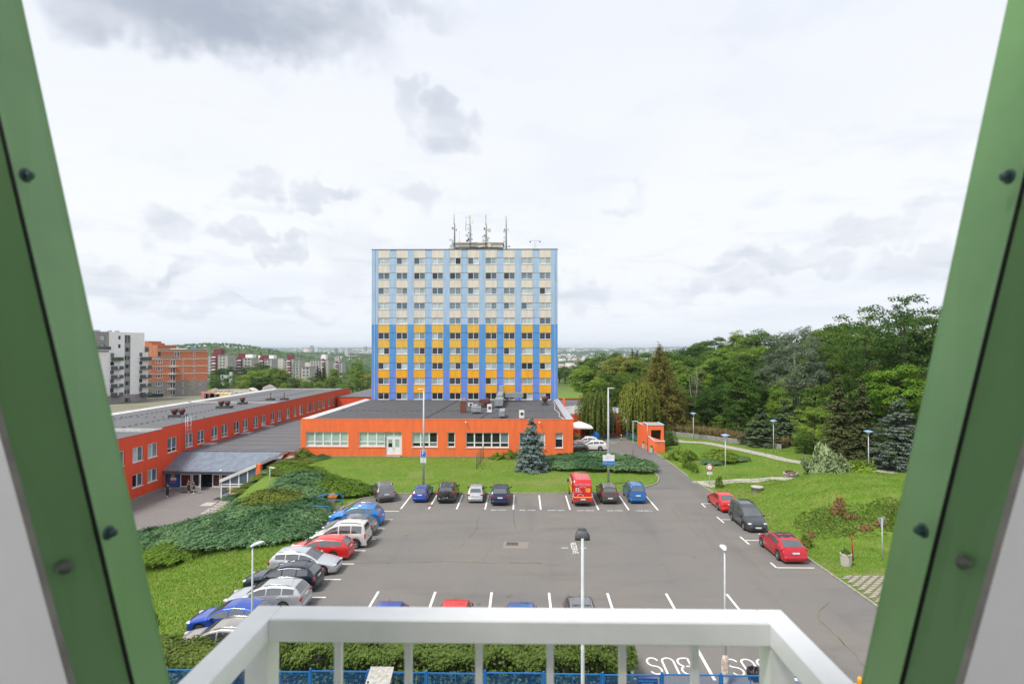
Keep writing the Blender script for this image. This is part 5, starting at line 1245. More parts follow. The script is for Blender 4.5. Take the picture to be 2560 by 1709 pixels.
def leaf_quads(P, Nn, L_, W_, rs, along=None):
    """one folded-diamond leaf spray (two triangles as a quad) at each point; L_, W_ arrays or numbers"""
    n = len(P); Nn = nrm(Nn)
    A = rs.normal(size=(n, 3)) if along is None else along + rs.normal(size=(n, 3)) * .15
    A = nrm(A - Nn * np.sum(A * Nn, axis=1, keepdims=True)); B = np.cross(Nn, A)
    L_ = np.broadcast_to(np.asarray(L_, float).reshape(-1, 1), (n, 1)); W_ = np.broadcast_to(np.asarray(W_, float).reshape(-1, 1), (n, 1))
    v = np.empty((n, 4, 3)); v[:, 0] = P - A * L_ * .5; v[:, 1] = P + B * W_ * .5 - Nn * W_ * .12; v[:, 2] = P + A * L_ * .5; v[:, 3] = P - B * W_ * .5 - Nn * W_ * .12
    return v.reshape(-1, 3), np.arange(4 * n).reshape(-1, 4)
def leaf_mesh(name, P, Nn, L_, W_, rs, m, tint, along=None):
    v, q = leaf_quads(P, Nn, L_, W_, rs, along)
    return fast_mesh(name, v, q, m, np.repeat(tint, 4))
def limbs(pts_list, m=M_BARK, name='trunk'):
    mb = MB()
    for pts, rs_ in pts_list: mb.tube(pts, rs_, 7, 0, False)
    return mb.mesh(name, m)
def broadleaf(seed, h=12.0, cr=4.2, cb=.28, ncl=95, nl=150, ls=.30, shape='round', flat=.8, bark=M_BARK, spread=1.0, lw=1.0):
    """trunk with limbs carrying leaf clumps; returns (trunk mesh, crown mesh)"""
    rs = np.random.RandomState(seed); cz0 = h * cb; cc = np.array([0, 0, (h + cz0) / 2]); rz = (h - cz0) / 2
    C = []; 
    while len(C) < ncl:
        d = rs.normal(size=3); d /= np.linalg.norm(d); r = rs.uniform(.45, .97) ** .6
        if shape == 'tall': e = np.array([cr * .7, cr * .7, rz])
        elif shape == 'umbrella': e = np.array([cr * 1.1, cr * 1.1, rz]); 
        else: e = np.array([cr, cr, rz])
        p = cc + d * e * r
        lob = 1 + .22 * math.sin(3 * math.atan2(d[1], d[0]) + seed) + .15 * math.sin(5 * d[2] + seed * 2)
        p[:2] *= lob
        if shape == 'umbrella' and p[2] < cc[2] - rz * .2 and rs.rand() < .75: continue
        if p[2] < cz0: continue
        C.append(p)
    C = np.array(C); crs = rs.uniform(.55, 1.15, len(C)) * cr * .30 * spread
    P = []; Nn = []; T = []
    for c, r in zip(C, crs):
        n = int(nl * (r / (cr * .3)) ** 2); d = nrm(rs.normal(size=(n, 3))); d[:, 2] = np.abs(d[:, 2]) * 1.0 - .25 * rs.rand(n)
        rr = r * rs.uniform(.55, 1.05, (n, 1)); q = c + d * rr * np.array([1, 1, flat])
        P.append(q); o = nrm(c.reshape(1, 3) - cc.reshape(1, 3) + 1e-6)
        Nn.append(d * .6 + o * .25 + np.array([0, 0, .55]) + rs.normal(size=(n, 3)) * .45); T.append(np.clip(rs.normal(.30 + .5 * (rs.rand() - .4), .22, n), 0, 1))
    P = np.concatenate(P); Nn = np.concatenate(Nn); T = np.concatenate(T); n = len(P)
    crown = leaf_mesh('crown', P, Nn, ls * rs.uniform(.7, 1.4, n), ls * .62 * rs.uniform(.7, 1.3, n), rs, ML['mid'], T)
    tr = .028 * h; L_ = [([(0, 0, -.6), (.05, .02, cz0 * .6), (.1, 0, cz0 + rz * .6), (.05, .05, h * .86)], [tr * 1.3, tr, tr * .6, tr * .15])]
    for c in C[rs.permutation(len(C))[:16]]:
        z0 = cz0 * .7 + (c[2] - cz0) * .35; s = np.array([.06, .01, z0]); mid = (s + c) / 2 + np.array([0, 0, .25]); L_.append(([tuple(s), tuple(mid), tuple(c)], [tr * .42 * lw, tr * .25 * lw, tr * .06 * lw]))
    return limbs(L_, bark), crown
def conifer(seed, h=12.0, br=2.8, tiers=26, per=11, droop=.35, ls=.34, dens=13, base=.04, wf=.42, jit=.05):
    rs = np.random.RandomState(seed); P = []; Nn = []; T = []; A = []; L_ = [([(0, 0, -.5), (0, 0, h * .5), (0, 0, h * .98)], [.022 * h, .013 * h, .002 * h])]
    for t in range(tiers):
        u = (t + rs.uniform(-.2, .2)) / tiers; z = h * (base + (1 - base) * u); R_ = br * (1 - u) ** .85 * rs.uniform(.82, 1.12) + .12
        for k in range(max(5, int(per * (1 - .5 * u)))):
            a = 2 * math.pi * (k + rs.rand() * .8) / per + t * 1.3; rl = R_ * rs.uniform(.72, 1.12); d = np.array([math.cos(a), math.sin(a), 0])
            n = max(4, int(dens * rl)); s = rs.uniform(.12, 1, n) ** .8
            side = np.array([-d[1], d[0], 0]); off = rs.normal(size=n) * .16 * rl * (1 - s * .55)
            pz = z - droop * rl * s + .28 * droop * rl * s ** 2 + rs.normal(size=n) * jit
            q = d * (s * rl)[:, None] + side * off[:, None]; q[:, 2] = pz
            P.append(q); Nn.append(np.array([0, 0, 1.0]) + d * .5 + rs.normal(size=(n, 3)) * .38); A.append(np.tile(d * 1.0 + np.array([0, 0, -.35]), (n, 1)) + side * rs.normal(size=(n, 1)) * .6); T.append(np.clip(rs.normal(.2, .2, n) + (s > .8) * .35, 0, 1))
            if t % 2 == 0 and k % 2 == 0: L_.append(([(0, 0, z), tuple(d * rl * .8 + np.array([0, 0, z - droop * rl * .6]))], [.03, .008]))
    P = np.concatenate(P); Nn = np.concatenate(Nn); A = np.concatenate(A); T = np.concatenate(T); n = len(P)
    return limbs(L_), leaf_mesh('crown', P, Nn, ls * rs.uniform(.7, 1.5, n), ls * wf * rs.uniform(.7, 1.4, n), rs, ML['spruce'], T, A)
def willow(seed, h=9.0, cr=4.6, strands=420):
    rs = np.random.RandomState(seed); P = []; Nn = []; A = []; T = []; L_ = [([(0, 0, -.5), (.2, 0, h * .35), (.1, .1, h * .6)], [.34, .26, .16])]
    lobes = [np.array([rs.uniform(-.5, .5) * cr, rs.uniform(-.5, .5) * cr, h * rs.uniform(.55, .8)]) for _ in range(9)]
    for l in lobes: L_.append(([(.15, 0, h * .35), tuple((l + np.array([0, 0, h * .35])) / 2), tuple(l)], [.16, .1, .04]))
    for i in range(strands):
        l = lobes[i % 9]; a = rs.uniform(0, 2 * math.pi); r = cr * rs.uniform(.12, .58); top = l + np.array([math.cos(a) * r * .55, math.sin(a) * r * .55, h * .18 * (1 - (r / cr) ** 2)]); top[2] = min(top[2] + rs.uniform(-.4, .5), h)
        end = top + np.array([math.cos(a) * r * .5, math.sin(a) * r * .5, 0]); ln = min(rs.uniform(.35, .75) * h, end[2] - .5); n = int(ln * 7) + 4; s = np.linspace(0, 1, n)
        q = top + (end - top) * np.minimum(1, s * 2.2)[:, None] ** .7; q[:, 2] = top[2] + .25 * np.sin(np.minimum(1, s * 3) * math.pi) - ln * s; q += rs.normal(size=(n, 3)) * .07
        P.append(q); Nn.append(np.array([math.cos(a), math.sin(a), .5]) + rs.normal(size=(n, 3)) * .5); A.append(np.tile(np.array([math.cos(a) * .15, math.sin(a) * .15, -1.0]), (n, 1))); T.append(np.clip(rs.normal(rs.uniform(.1, .6), .15, n), 0, 1))
    P, Nn, A, T = map(np.concatenate, (P, Nn, A, T)); n = len(P)
    return limbs(L_), leaf_mesh('crown', P, Nn, .46 * rs.uniform(.7, 1.3, n), .15 * rs.uniform(.7, 1.4, n), rs, ML['willow'], T, A)
def juniper(seed, r=2.0, h=1.1, n_spr=230, ls=.34):
    """spreading conifer bush: sprays rising outward, tips drooping"""
    rs = np.random.RandomState(seed); P = []; Nn = []; A = []; T = []
    for i in range(n_spr):
        a = rs.uniform(0, 2 * math.pi); r0 = r * math.sqrt(rs.rand()) * .75; d = np.array([math.cos(a), math.sin(a), 0]); ang = a + rs.normal() * .5; dd = np.array([math.cos(ang), math.sin(ang), 0])
        b = d * r0; b[2] = h * (1 - (r0 / r) ** 2) * rs.uniform(.45, .95); ln = rs.uniform(.35, .75) * r * .8; n = int(9 + ln * 12); s = rs.rand(n); wd = .20 * ln * (1 - s * .7)
        side = np.array([-dd[1], dd[0], 0]); q = b + dd * (s * ln)[:, None] + side * (rs.normal(size=n) * wd * .6)[:, None]; q[:, 2] += .42 * ln * s - .36 * ln * s ** 2 + rs.normal(size=n) * .03
        q[:, 2] = np.maximum(q[:, 2], .05); P.append(q); Nn.append(np.array([0, 0, 1.0]) + d * .5 + rs.normal(size=(n, 3)) * .4); A.append(np.tile(dd + np.array([0, 0, .15]), (n, 1)) + side * rs.normal(size=(n, 1)) * .5); T.append(np.clip(rs.normal(rs.uniform(.0, .45), .15, n) + .3 * (s > .75), 0, 1))
    P, Nn, A, T = map(np.concatenate, (P, Nn, A, T)); n = len(P)
    return leaf_mesh('foliage', P, Nn, ls * rs.uniform(.7, 1.4, n), ls * .34 * rs.uniform(.7, 1.4, n), rs, ML['jun'], T, A)
def bush(seed, r=1.0, h=1.2, n=2200, ls=.16, upright=0.0, box=None):
    rs = np.random.RandomState(seed)
    if box is None:
        d = nrm(rs.normal(size=(n, 3))); d[:, 2] = np.abs(d[:, 2]); lob = 1 + .18 * np.sin(4 * np.arctan2(d[:, 1], d[:, 0]) + seed) + .16 * np.sin(7 * d[:, 2] + 3 * d[:, 0] * 2 + seed)
        P = d * np.array([r, r, h]) * (rs.uniform(.5, 1.02, (n, 1)) ** .6) * lob[:, None]
    else:
        P = rs.uniform(-.5, .5, (n, 3)) * np.array(box); e = rs.randint(0, 3, n); P[:, 2] = np.abs(P[:, 2]) * 2; top = e < 2
        bump = .10 * box[2] * (np.sin(P[:, 0] * 1.7 + seed) + np.sin(P[:, 0] * 3.1 + P[:, 1] * 2 + seed * 2))
        P[top, 2] = box[2] * rs.uniform(.8, 1.0, top.sum()) + bump[top]; d = nrm(P * np.array([.2, 1, .6]) + 1e-6)
    Nn = d + np.array([0, 0, .6]) + rs.normal(size=(n, 3)) * .5; T = np.clip(rs.normal(.3, .25, n), 0, 1)
    al = None
    if upright: al = np.tile(np.array([0, 0, 1.0]), (n, 1)) + d * .6; Nn = d + rs.normal(size=(n, 3)) * .5
    return leaf_mesh('foliage', P, Nn, ls * rs.uniform(.7, 1.5, n), ls * (.25 if upright else .6) * rs.uniform(.7, 1.3, n), rs, ML['hedge'], T, al)
VARI = {}
def variant(me, key):
    """same geometry under another leaf material (mesh copied once per pair)"""
    k = (me.name, key)
    if k not in VARI: c = me.copy(); c.materials.clear(); c.materials.append(ML[key]); VARI[k] = c
    return VARI[k]
PROTO = {}
def proto(kind):
    if kind in PROTO: return PROTO[kind]
    f = {'r1': lambda: broadleaf(1), 'r2': lambda: broadleaf(2, 11, 4.6, .2, 105), 'r3': lambda: broadleaf(3, 13, 4.0, .2, 100, 140, .30), 't1': lambda: broadleaf(4, 14, 4.2, .14, 115, 150, .29, 'tall'), 't2': lambda: broadleaf(5, 15, 4.4, .12, 120, 150, .29, 'tall'),
         'u1': lambda: broadleaf(6, 18, 8.2, .10, 320, 210, .34, 'round', .7, M_BARK, .52, .5), 'p1': lambda: broadleaf(8, 16, 5.6, .14, 260, 200, .28, 'round', .85, M_BARKP, .68, .35), 'b1': lambda: broadleaf(9, 10, 4.4, .06, 120, 150, .30, 'round', .8, M_BARK, .75), 'big': lambda: broadleaf(10, 12, 5.0, .10, 90, 170, .40),
         's1': lambda: conifer(11, 12, 2.9, 34, 13, .38, .30, 24), 's2': lambda: conifer(12, 11, 2.5, 34, 13, .55, .30, 24), 'bs': lambda: conifer(13, 6, 1.95, 30, 15, .12, .22, 42), 'lr': lambda: conifer(14, 16, 5.0, 60, 10, .02, .46, 20, .06, .24, .38), 'pn': lambda: conifer(15, 8, 2.9, 26, 13, -.10, .24, 34, .02),
         'w1': lambda: willow(16), 'w2': lambda: willow(17, 10, 4.2, 380), 'fr': lambda: broadleaf(18, 9, 4.6, .12, 40, 60, 1.0)}[kind]
    PROTO[kind] = f(); return PROTO[kind]
def tree(kind, leafk, x, y, h, label, group=None, wscale=1.0, name='tree', z=None):
    tm, cm = proto(kind); zc = hfun(x, y) if z is None else z
    H0 = max(v.co.z for v in cm.vertices) if 'H' not in PROTO.get((kind, 'i'), {}) else PROTO[(kind, 'i')]['H']
    PROTO[(kind, 'i')] = {'H': H0}
    t = thing(name, label, 'tree', (x, y, zc), 0, group); s = h / H0
    a = link('trunk', tm, t); b = link('crown', variant(cm, leafk), t)
    t.scale = (s * wscale, s * wscale, s); t.rotation_euler.z = rng.uniform(0, 6.28)
    return t
def tree_px(kind, leafk, dx, dtop, Yd, label, group=None, ws=1.0, name='tree', z=None):
    """display pixel of the tree top -> a tree standing on the ground at depth Yd"""
    p = AYD(dx, dtop, Yd); g = hfun(p.x, Yd) if z is None else z
    return tree(kind, leafk, p.x, Yd, max(2.0, p.z - g), label, group, ws, name, z)
# --- individual trees of the right-hand side
tree_px('lr', 'larch', 1512, 782, 108, 'tall olive-brown larch behind the orange kiosk', None, 1.35, 'larch_tree')
tree_px('w1', 'willow', 1362, 890, 99, 'weeping willow hanging over the parked white cars', None, .92, 'willow_tree')
tree_px('w2', 'willowy', 1458, 868, 102, 'yellow-green weeping willow beside the larch', None, 1.0, 'willow_tree')
tree_px('u1', 'dark', 2075, 672, 88, 'huge spreading dark-green tree towering over the hillside', None, 1.0, 'spreading_tree')
tree_px('u1', 'mid', 1985, 720, 99, 'broad mid-green tree merging with the silver poplar', None, .9, 'spreading_tree')
tree_px('p1', 'silver', 1822, 748, 104, 'silvery grey-green poplar with pale trunk among dark trees', None, 1.05, 'poplar_tree')
tree_px('s1', 'spruce', 1922, 850, 80, 'dark spruce beside the paler pine', None, 1.0, 'spruce_tree')
tree_px('s2', 'spruce', 1977, 866, 77, 'narrow dark spruce next to another spruce', None, 1.05, 'spruce_tree')
tree_px('pn', 'pineb', 2063, 905, 73, 'blue-green pine beside the path lamp', None, 1.2, 'pine_tree')
tree_px('r1', 'acid', 2062, 830, 82, 'vivid green tree behind the blue-green pine', None, 1.2, 'acacia_tree')
tree_px('t1', 'mid', 1700, 838, 100, 'dense round-topped green tree on the wood edge', None, 1.1, 'maple_tree')
tree_px('t1', 'light', 1607, 832, 122, 'yellow-green tree with airy crown beside the bare trunks', None, .95, 'maple_tree')
tree_px('pn', 'pine', 1745, 935, 91, 'low dark pine spreading behind the path lamp', None, 1.6, 'pine_tree')
tree_px('pn', 'pine', 1800, 915, 92, 'tall dark pine rising behind the low pine', None, 1.2, 'pine_tree')
tree_px('t2', 'light', 1785, 872, 97, 'light green tree leaning out below the silver poplar', None, .9, 'maple_tree')
tree_px('b1', 'mid', 1650, 950, 101, 'rounded dark bush-like tree near the reeds', None, .8, 'maple_tree')
tree_px('b1', 'dark', 1690, 925, 98, 'dark leafy tree standing over the reeds', None, .9, 'maple_tree')
tree_px('b1', 'light', 1868, 930, 86, 'bright green young tree left of the dark spruces'.replace('left of', 'beside'), None, 1.0, 'maple_tree')
tree_px('b1', 'mid', 1845, 985, 84, 'mid-green shrubby tree at the wood edge by the path', None, 1.2, 'maple_tree')
tree_px('b1', 'dark', 1990, 960, 84, 'dark shrubby tree between the spruces and pine', None, 1.3, 'maple_tree')
tree_px('b1', 'dark', 2120, 890, 88, 'dark green tree behind the blue-green pine', None, 1.3, 'maple_tree')  # plain dark green leaf tone, as on its neighbours
tree_px('t2', 'dark', 1745, 830, 112, 'tall dark tree between round-topped tree and silver poplar', None, 1.1, 'maple_tree')
tree_px('t1', 'dark', 1650, 860, 116, 'slim dark tree behind the round-topped tree', None, 1.1, 'maple_tree')
# bare trunks
def bare_tree():
    p = AYD(1592, 850, 114); g = hfun(p.x, 114); t = thing('bare_tree', 'nearly leafless tree with pale forked trunk beside the larch', 'tree', (p.x, 114, g)); h = p.z - g; r2 = random.Random(4)
    br = [([(0, 0, 0), (.2, 0, h * .4), (.6, 0, h * .75), (.8, .2, h)], [.2, .16, .1, .03]), ([(.1, 0, h * .3), (-.7, 0, h * .6), (-1.0, .2, h * .95)], [.14, .1, .03])]
    for i in range(26): z = h * r2.uniform(.5, .95); a = r2.uniform(0, 6.3); l = r2.uniform(.8, 2.4); br.append(([(.4, 0, z), (.4 + math.cos(a) * l * .6, math.sin(a) * l * .6, z + l * .4), (.4 + math.cos(a) * l, math.sin(a) * l, z + l * .9)], [.05, .03, .01]))
    link('trunk', limbs(br, M_BARKP), t)
bare_tree()
# --- wooded hillside: trees one can tell apart, back to front
FG = 'trees of the wooded hillside'
hill = [ # display x, top y, depth, kind, leaf, width factor
 (1545, 800, 150, 'r1', 'mid'), (1575, 790, 170, 'r2', 'dark'), (1600, 785, 190, 'r3', 'mid'), (1640, 770, 210, 'r1', 'dark'), (1690, 755, 200, 't1', 'light'), (1720, 768, 215, 'r3', 'dark'),
 (1755, 752, 180, 'r2', 'mid'), (1860, 745, 175, 't2', 'dark'), (1890, 752, 165, 'r1', 'mid'), (1915, 742, 150, 'r3', 'dark'), (1940, 735, 140, 'r2', 'mid'), (1630, 800, 150, 'r2', 'mid'), (1665, 795, 145, 'r1', 'light'),
 (1700, 790, 150, 'r3', 'mid'), (1735, 790, 140, 'r2', 'light'), (1775, 790, 135, 'r1', 'dark'), (1565, 815, 135, 'r3', 'mid'), (1640, 825, 130, 'r1', 'dark'), (1690, 812, 128, 'r2', 'mid'), (1720, 800, 126, 't1', 'dark'),
 (1880, 790, 122, 'r1', 'mid'), (1930, 780, 118, 'r2', 'dark'), (1870, 840, 108, 'r3', 'dark'), (1910, 820, 106, 'b1', 'mid'), (1985, 800, 104, 'b1', 'dark'), (2040, 790, 100, 'b1', 'mid'), (2100, 760, 100, 'r2', 'dark'), (2140, 700, 98, 'r1', 'dark'),
 (1380, 805, 190, 'r2', 'mid'), (1345, 822, 370, 'r1', 'dark'), (1320, 836, 390, 'r3', 'mid'), (1305, 842, 400, 'b1', 'mid'), (1350, 835, 185, 'r2', 'light'), (1395, 822, 170, 't1', 'yellow'), (1425, 805, 165, 'r1', 'dark'), (1450, 800, 200, 's1', 'spruce'),
 (1462, 802, 205, 's2', 'spruce'), (1440, 812, 150, 'r3', 'yellow'), (1470, 815, 148, 'r2', 'mid'), (1495, 805, 160, 'r1', 'mid'), (1530, 820, 128, 'b1', 'mid'), (1410, 850, 148, 'b1', 'mid'), (1370, 865, 160, 'b1', 'light'), (1356, 868, 190, 'b1', 'mid'),
 (1440, 850, 135, 'r2', 'mid'), (1480, 855, 130, 'b1', 'dark'), (1400, 880, 140, 'b1', 'dark'), (1560, 850, 122, 'b1', 'light'), (1590, 870, 120, 'b1', 'dark'), (1297, 838, 420, 'r1', 'dark'), (1284, 840, 430, 'r2', 'mid'), (1620, 900, 112, 'b1', 'dark'),
 (1560, 880, 116, 'b1', 'mid'), (1660, 880, 110, 'b1', 'dark'), (1740, 880, 103, 'b1', 'dark'), (1830, 890, 98, 'b1', 'dark'), (1885, 880, 95, 'b1', 'mid'), (1950, 860, 92, 'b1', 'dark'), (2020, 860, 90, 'b1', 'dark'), (2095, 850, 92, 'b1', 'mid'), (1510, 930, 116, 'b1', 'mid'), (1545, 945, 113, 'b1', 'dark'), (1590, 955, 108, 'b1', 'mid')]
names = {'dark': 'dark green', 'mid': 'mid-green', 'light': 'light green', 'yellow': 'yellowing', 'spruce': 'dark pointed'}
def hill_place(dx, Yd):
    if Yd >= 340: return 'beyond the field behind the tower'
    if Yd >= 160: return 'on the ridge of the wooded hill' if dx > 1520 else 'behind the two weeping willows'
    if dx < 1500: return 'close behind the two weeping willows'
    if dx < 1610: return 'behind the larch and kiosk'
    if dx < 1740: return 'around the dense round-topped tree'
    if dx < 1900: return 'around the silver poplar'
    return 'below the huge spreading tree'
for (dx, dt, Yd, k, lf) in hill:
    tree_px(k, lf, dx + rng.uniform(-3, 3), dt, Yd, names[lf] + ' tree ' + hill_place(dx, Yd), FG + ' (' + names[lf] + ' ' + hill_place(dx, Yd) + ')', rng.uniform(1.0, 1.25), 'hillside_tree')
# dense wood behind them that reads as one mass
def far_wood():
    rs = np.random.RandomState(21); P = []; Nn = []; T = []
    n = 0
    while n < 520:
        y = rs.uniform(125, 420); x = foot(y) + 8 + rs.rand() ** 1.3 * 190
        if x > y * .85 + 30: continue
        z = hfun(x, y); r = rs.uniform(3.2, 5.6); h = rs.uniform(7.5, 11); m = 90; d = nrm(rs.normal(size=(m, 3))); d[:, 2] = np.abs(d[:, 2])
        lob = 1 + .2 * np.sin(4 * np.arctan2(d[:, 1], d[:, 0]) + n); q = np.array([x, y, z + h - r]) + d * r * lob[:, None] * rs.uniform(.8, 1.05, (m, 1)); P.append(q); Nn.append(d + np.array([0, 0, .5]) + rs.normal(size=(m, 3)) * .4); T.append(np.clip(rs.normal(rs.uniform(0, .7), .2, m), 0, 1)); n += 1
    P, Nn, T = map(np.concatenate, (P, Nn, T)); k = len(P)
    o = link('hillside_wood', leaf_mesh('hillside_wood', P, Nn, 1.5 * rs.uniform(.6, 1.4, k), 1.05 * rs.uniform(.6, 1.4, k), rs, ML['dark'], T)); tag(o, 'dense dark wood covering the ridge of the hillside', 'wood', None, 'stuff')
far_wood()
# --- belt of trees beyond the red wing
BG = 'belt of trees beyond the wing'
belt = [(520, 839, 360, 'r1', 'dark'), (505, 845, 340, 'r2', 'dark'), (573, 837, 370, 'r2', 'dark'), (597, 831, 370, 'r1', 'dark'), (583, 848, 310, 'big', 'light'), (607, 844, 300, 'big', 'light'), (632, 842, 320, 'r3', 'mid'), (648, 843, 305, 't1', 'yellow'), (660, 852, 300, 'b1', 'mid'), (728, 838, 350, 's1', 'spruce'), (742, 834, 350, 's2', 'spruce'), (736, 846, 345, 's2', 'spruce'), (763, 841, 320, 't1', 'light'), (820, 821, 330, 't2', 'light'), (832, 846, 300, 'r2', 'mid'), (842, 856, 285, 'b1', 'yellow'),
 (488, 858, 300, 'b1', 'mid'), (510, 868, 280, 'b1', 'dark'), (535, 858, 300, 'b1', 'mid'), (556, 862, 285, 'b1', 'mid'), (590, 866, 275, 'big', 'dark'), (615, 866, 275, 'big', 'dark'), (560, 870, 270, 'b1', 'light'), (640, 868, 272, 'b1', 'mid'), (672, 866, 275, 'b1', 'dark'), (690, 864, 280, 'b1', 'yellow'), (700, 872, 268, 'b1', 'mid'), (715, 862, 290, 'b1', 'mid'), (735, 874, 265, 'b1', 'light'), (752, 866, 280, 'b1', 'mid'), (775, 868, 275, 'b1', 'dark'), (795, 860, 290, 'b1', 'mid'), (810, 866, 280, 'b1', 'mid'), (825, 872, 268, 'b1', 'dark'), (850, 872, 262, 'b1', 'mid'), (868, 866, 270, 'b1', 'mid'), (500, 880, 258, 'b1', 'dark'), (530, 884, 255, 'b1', 'yellow'), (790, 880, 258, 'b1', 'light'), (655, 878, 262, 'b1', 'light'), (885, 860, 285, 'r1', 'mid')]
def belt_place(dx, Yd):
    a = 'beside the unfinished brick block' if dx < 560 else 'in front of the maroon-stair panel blocks' if dx < 670 else 'near the lattice pylon' if dx < 760 else 'close to the blue tower flank'
    return a + (', rising behind the belt' if Yd > 305 else ', low in the belt')
for (dx, dt, Yd, k, lf) in belt:
    tree_px(k, lf, dx + rng.uniform(-3, 3), dt, Yd, names[lf] + ' tree ' + belt_place(dx, Yd), BG + ' (' + names[lf] + ' ' + belt_place(dx, Yd) + ')', rng.uniform(1.1, 1.45), 'belt_tree')
# --- far wooded hills: canopy texture as one mass of big leaf clumps
def far_canopy():
    rs = np.random.RandomState(31); n = 85000
    y = rs.uniform(650, 6500, n); px = rs.uniform(380, 2300, n); x = (px - 1305) / 1422 * y
    keep = []; zz = np.empty(n)
    for i in range(n):
        zz[i] = hfun(x[i], y[i]); h1 = math.exp(-((x[i] + 850) / 330) ** 2 - ((y[i] - 1550) / 290) ** 2); h2 = math.exp(-((x[i] + 900) / 1000) ** 2 - ((y[i] - 3100) / 420) ** 2); h3 = math.exp(-((x[i] + 600) / 420) ** 2 - ((y[i] - 2350) / 300) ** 2)
        keep.append(max(h1, h2, h3) > .16 or hills_noise(x[i] * 2.1 + 900, y[i] * 2.3) < .1 or y[i] < 1300)
    keep = np.array(keep); P = np.stack([x, y, zz + 5], 1)[keep]; s = (2.6 + y[keep] / 560) * rs.uniform(.6, 1.5, keep.sum()); m = len(P)
    Nn = np.array([0, -.7, .8]) + rs.normal(size=(m, 3)) * .45; T = np.clip(rs.normal(.25, .25, m), 0, 1)
    o = link('far_forest', leaf_mesh('far_forest', P, Nn, s * 1.5, s * 1.1, rs, ML['dark'], T)); tag(o, 'far-off woods on the hazy hills towards the city', 'forest', None, 'stuff')
far_canopy()
def hit(dx, dy):
    """display pixel -> point on the terrain"""
    z = 0.0
    for _ in range(14): p = GD(dx, dy, z); z = .5 * z + .5 * hfun(p.x, p.y)
    p = GD(dx, dy, z); return Vector((p.x, p.y, hfun(p.x, p.y)))
JM = [juniper(41, 2.0, 1.1, 620, .17), juniper(42, 2.0, 1.3, 640, .17), juniper(43, 2.0, .9, 600, .17)]
JL = {'jun': 'blue-green spreading juniper', 'jung': 'bright green spreading juniper', 'junb': 'olive-yellow spreading juniper'}
def put_juniper(dx, dy, r, key, where, group, hs=1.0):
    p = hit(dx, dy); t = thing('juniper_bush', JL[key] + ' ' + where, 'shrub', p, 0, group + ' (' + JL[key].split(' spreading')[0] + ')')
    link('foliage', variant(JM[rng.randrange(3)], key), t); t.rotation_euler.z = rng.uniform(0, 6.28); s = r / 2.0; t.scale = (s, s, s * hs)
bank = [(340, 1292, 'jung'), (372, 1290, 'jung'), (405, 1282, 'jung'), (438, 1274, 'jung'), (352, 1272, 'jung'), (335, 1268, 'jun'), (360, 1258, 'jun'), (395, 1256, 'jun'), (430, 1252, 'jun'), (465, 1250, 'jun'), (500, 1245, 'jun'), (535, 1240, 'jun'), (570, 1236, 'jun'), (605, 1232, 'jun'), (640, 1228, 'jun'), (672, 1222, 'jun'),
 (345, 1240, 'jun'), (380, 1236, 'jun'), (415, 1232, 'jun'), (450, 1228, 'jun'), (485, 1222, 'jun'), (520, 1218, 'jun'), (555, 1214, 'jun'), (590, 1210, 'jun'), (625, 1208, 'jun'), (660, 1204, 'jun'), (695, 1200, 'jun'), (500, 1200, 'jun'), (535, 1196, 'jun'), (570, 1190, 'jun'), (605, 1188, 'jun'), (640, 1184, 'jun'), (675, 1182, 'jun'), (705, 1178, 'jun'),
 (570, 1172, 'jun'), (600, 1166, 'jun'), (630, 1160, 'junb'), (660, 1160, 'jun'), (690, 1162, 'jun'), (615, 1142, 'jun'), (645, 1136, 'jun'), (675, 1130, 'jun'), (700, 1142, 'jun'), (660, 1108, 'jun'), (690, 1112, 'jun'), (645, 1086, 'junb'), (668, 1078, 'jung'), (690, 1082, 'jung'), (648, 1072, 'junb'),
 (712, 1094, 'jung'), (738, 1104, 'jung'), (764, 1114, 'jung'), (790, 1124, 'jung'), (812, 1132, 'jung'), (715, 1114, 'jung'), (740, 1124, 'jung'), (766, 1134, 'jung'), (728, 1138, 'jung'), (698, 1096, 'jung'), (675, 1064, 'junb')]
stair_side = [(-36.7 + 5.7 * k + o, 67.2 + 12.4 * k) for k in (.0, .1, .2, .3, .4, .5, .6, .7, .8, .9) for o in (2.5, 3.7)]
def bank_place(dx, dy):
    if dx > 695 and dy < 1145: return 'along the edge of the annex lawn'
    if dy < 1135: return 'beside the outdoor stairs'
    if dx > 560 and dy < 1185: return 'around the short thin lamp'
    if dx > 590: return 'near the blue railing steps'
    if dy > 1262: return 'at the foot of the grassy slope'
    return 'above the courtyard edge'
for x, y in stair_side:
    k = rng.choice(('junb', 'jung', 'jun')); t = thing('juniper_bush', JL[k] + ' close to the brown stair railing', 'shrub', (x, y, hfun(x, y) - .05), 0, 'junipers close to the stair railing (' + k + ')'); link('foliage', variant(JM[rng.randrange(3)], k), t); t.scale = (.66, .66, .38); t.rotation_euler.z = rng.uniform(0, 6)
for dx, dy, k in bank: put_juniper(dx, dy, rng.uniform(1.2, 1.5) if dy < 1150 and dx < 662 else rng.uniform(2.0, 2.8) if k != 'jung' else rng.uniform(1.7, 2.3), k, bank_place(dx, dy), 'junipers on the bank, ' + bank_place(dx, dy), rng.uniform(.55, 1.15))
for dx, dy in ((1268, 1070), (1296, 1076), (1326, 1066), (1356, 1076), (1386, 1068), (1416, 1078), (1446, 1070), (1470, 1080), (1312, 1058), (1340, 1056), (1376, 1058), (1405, 1058), (1435, 1060), (1285, 1060), (1260, 1060)):
    put_juniper(dx, dy, rng.uniform(1.6, 2.1), 'jun', 'in the bed at the end of the annex lawn', 'junipers in the lawn bed', rng.uniform(.9, 1.2))
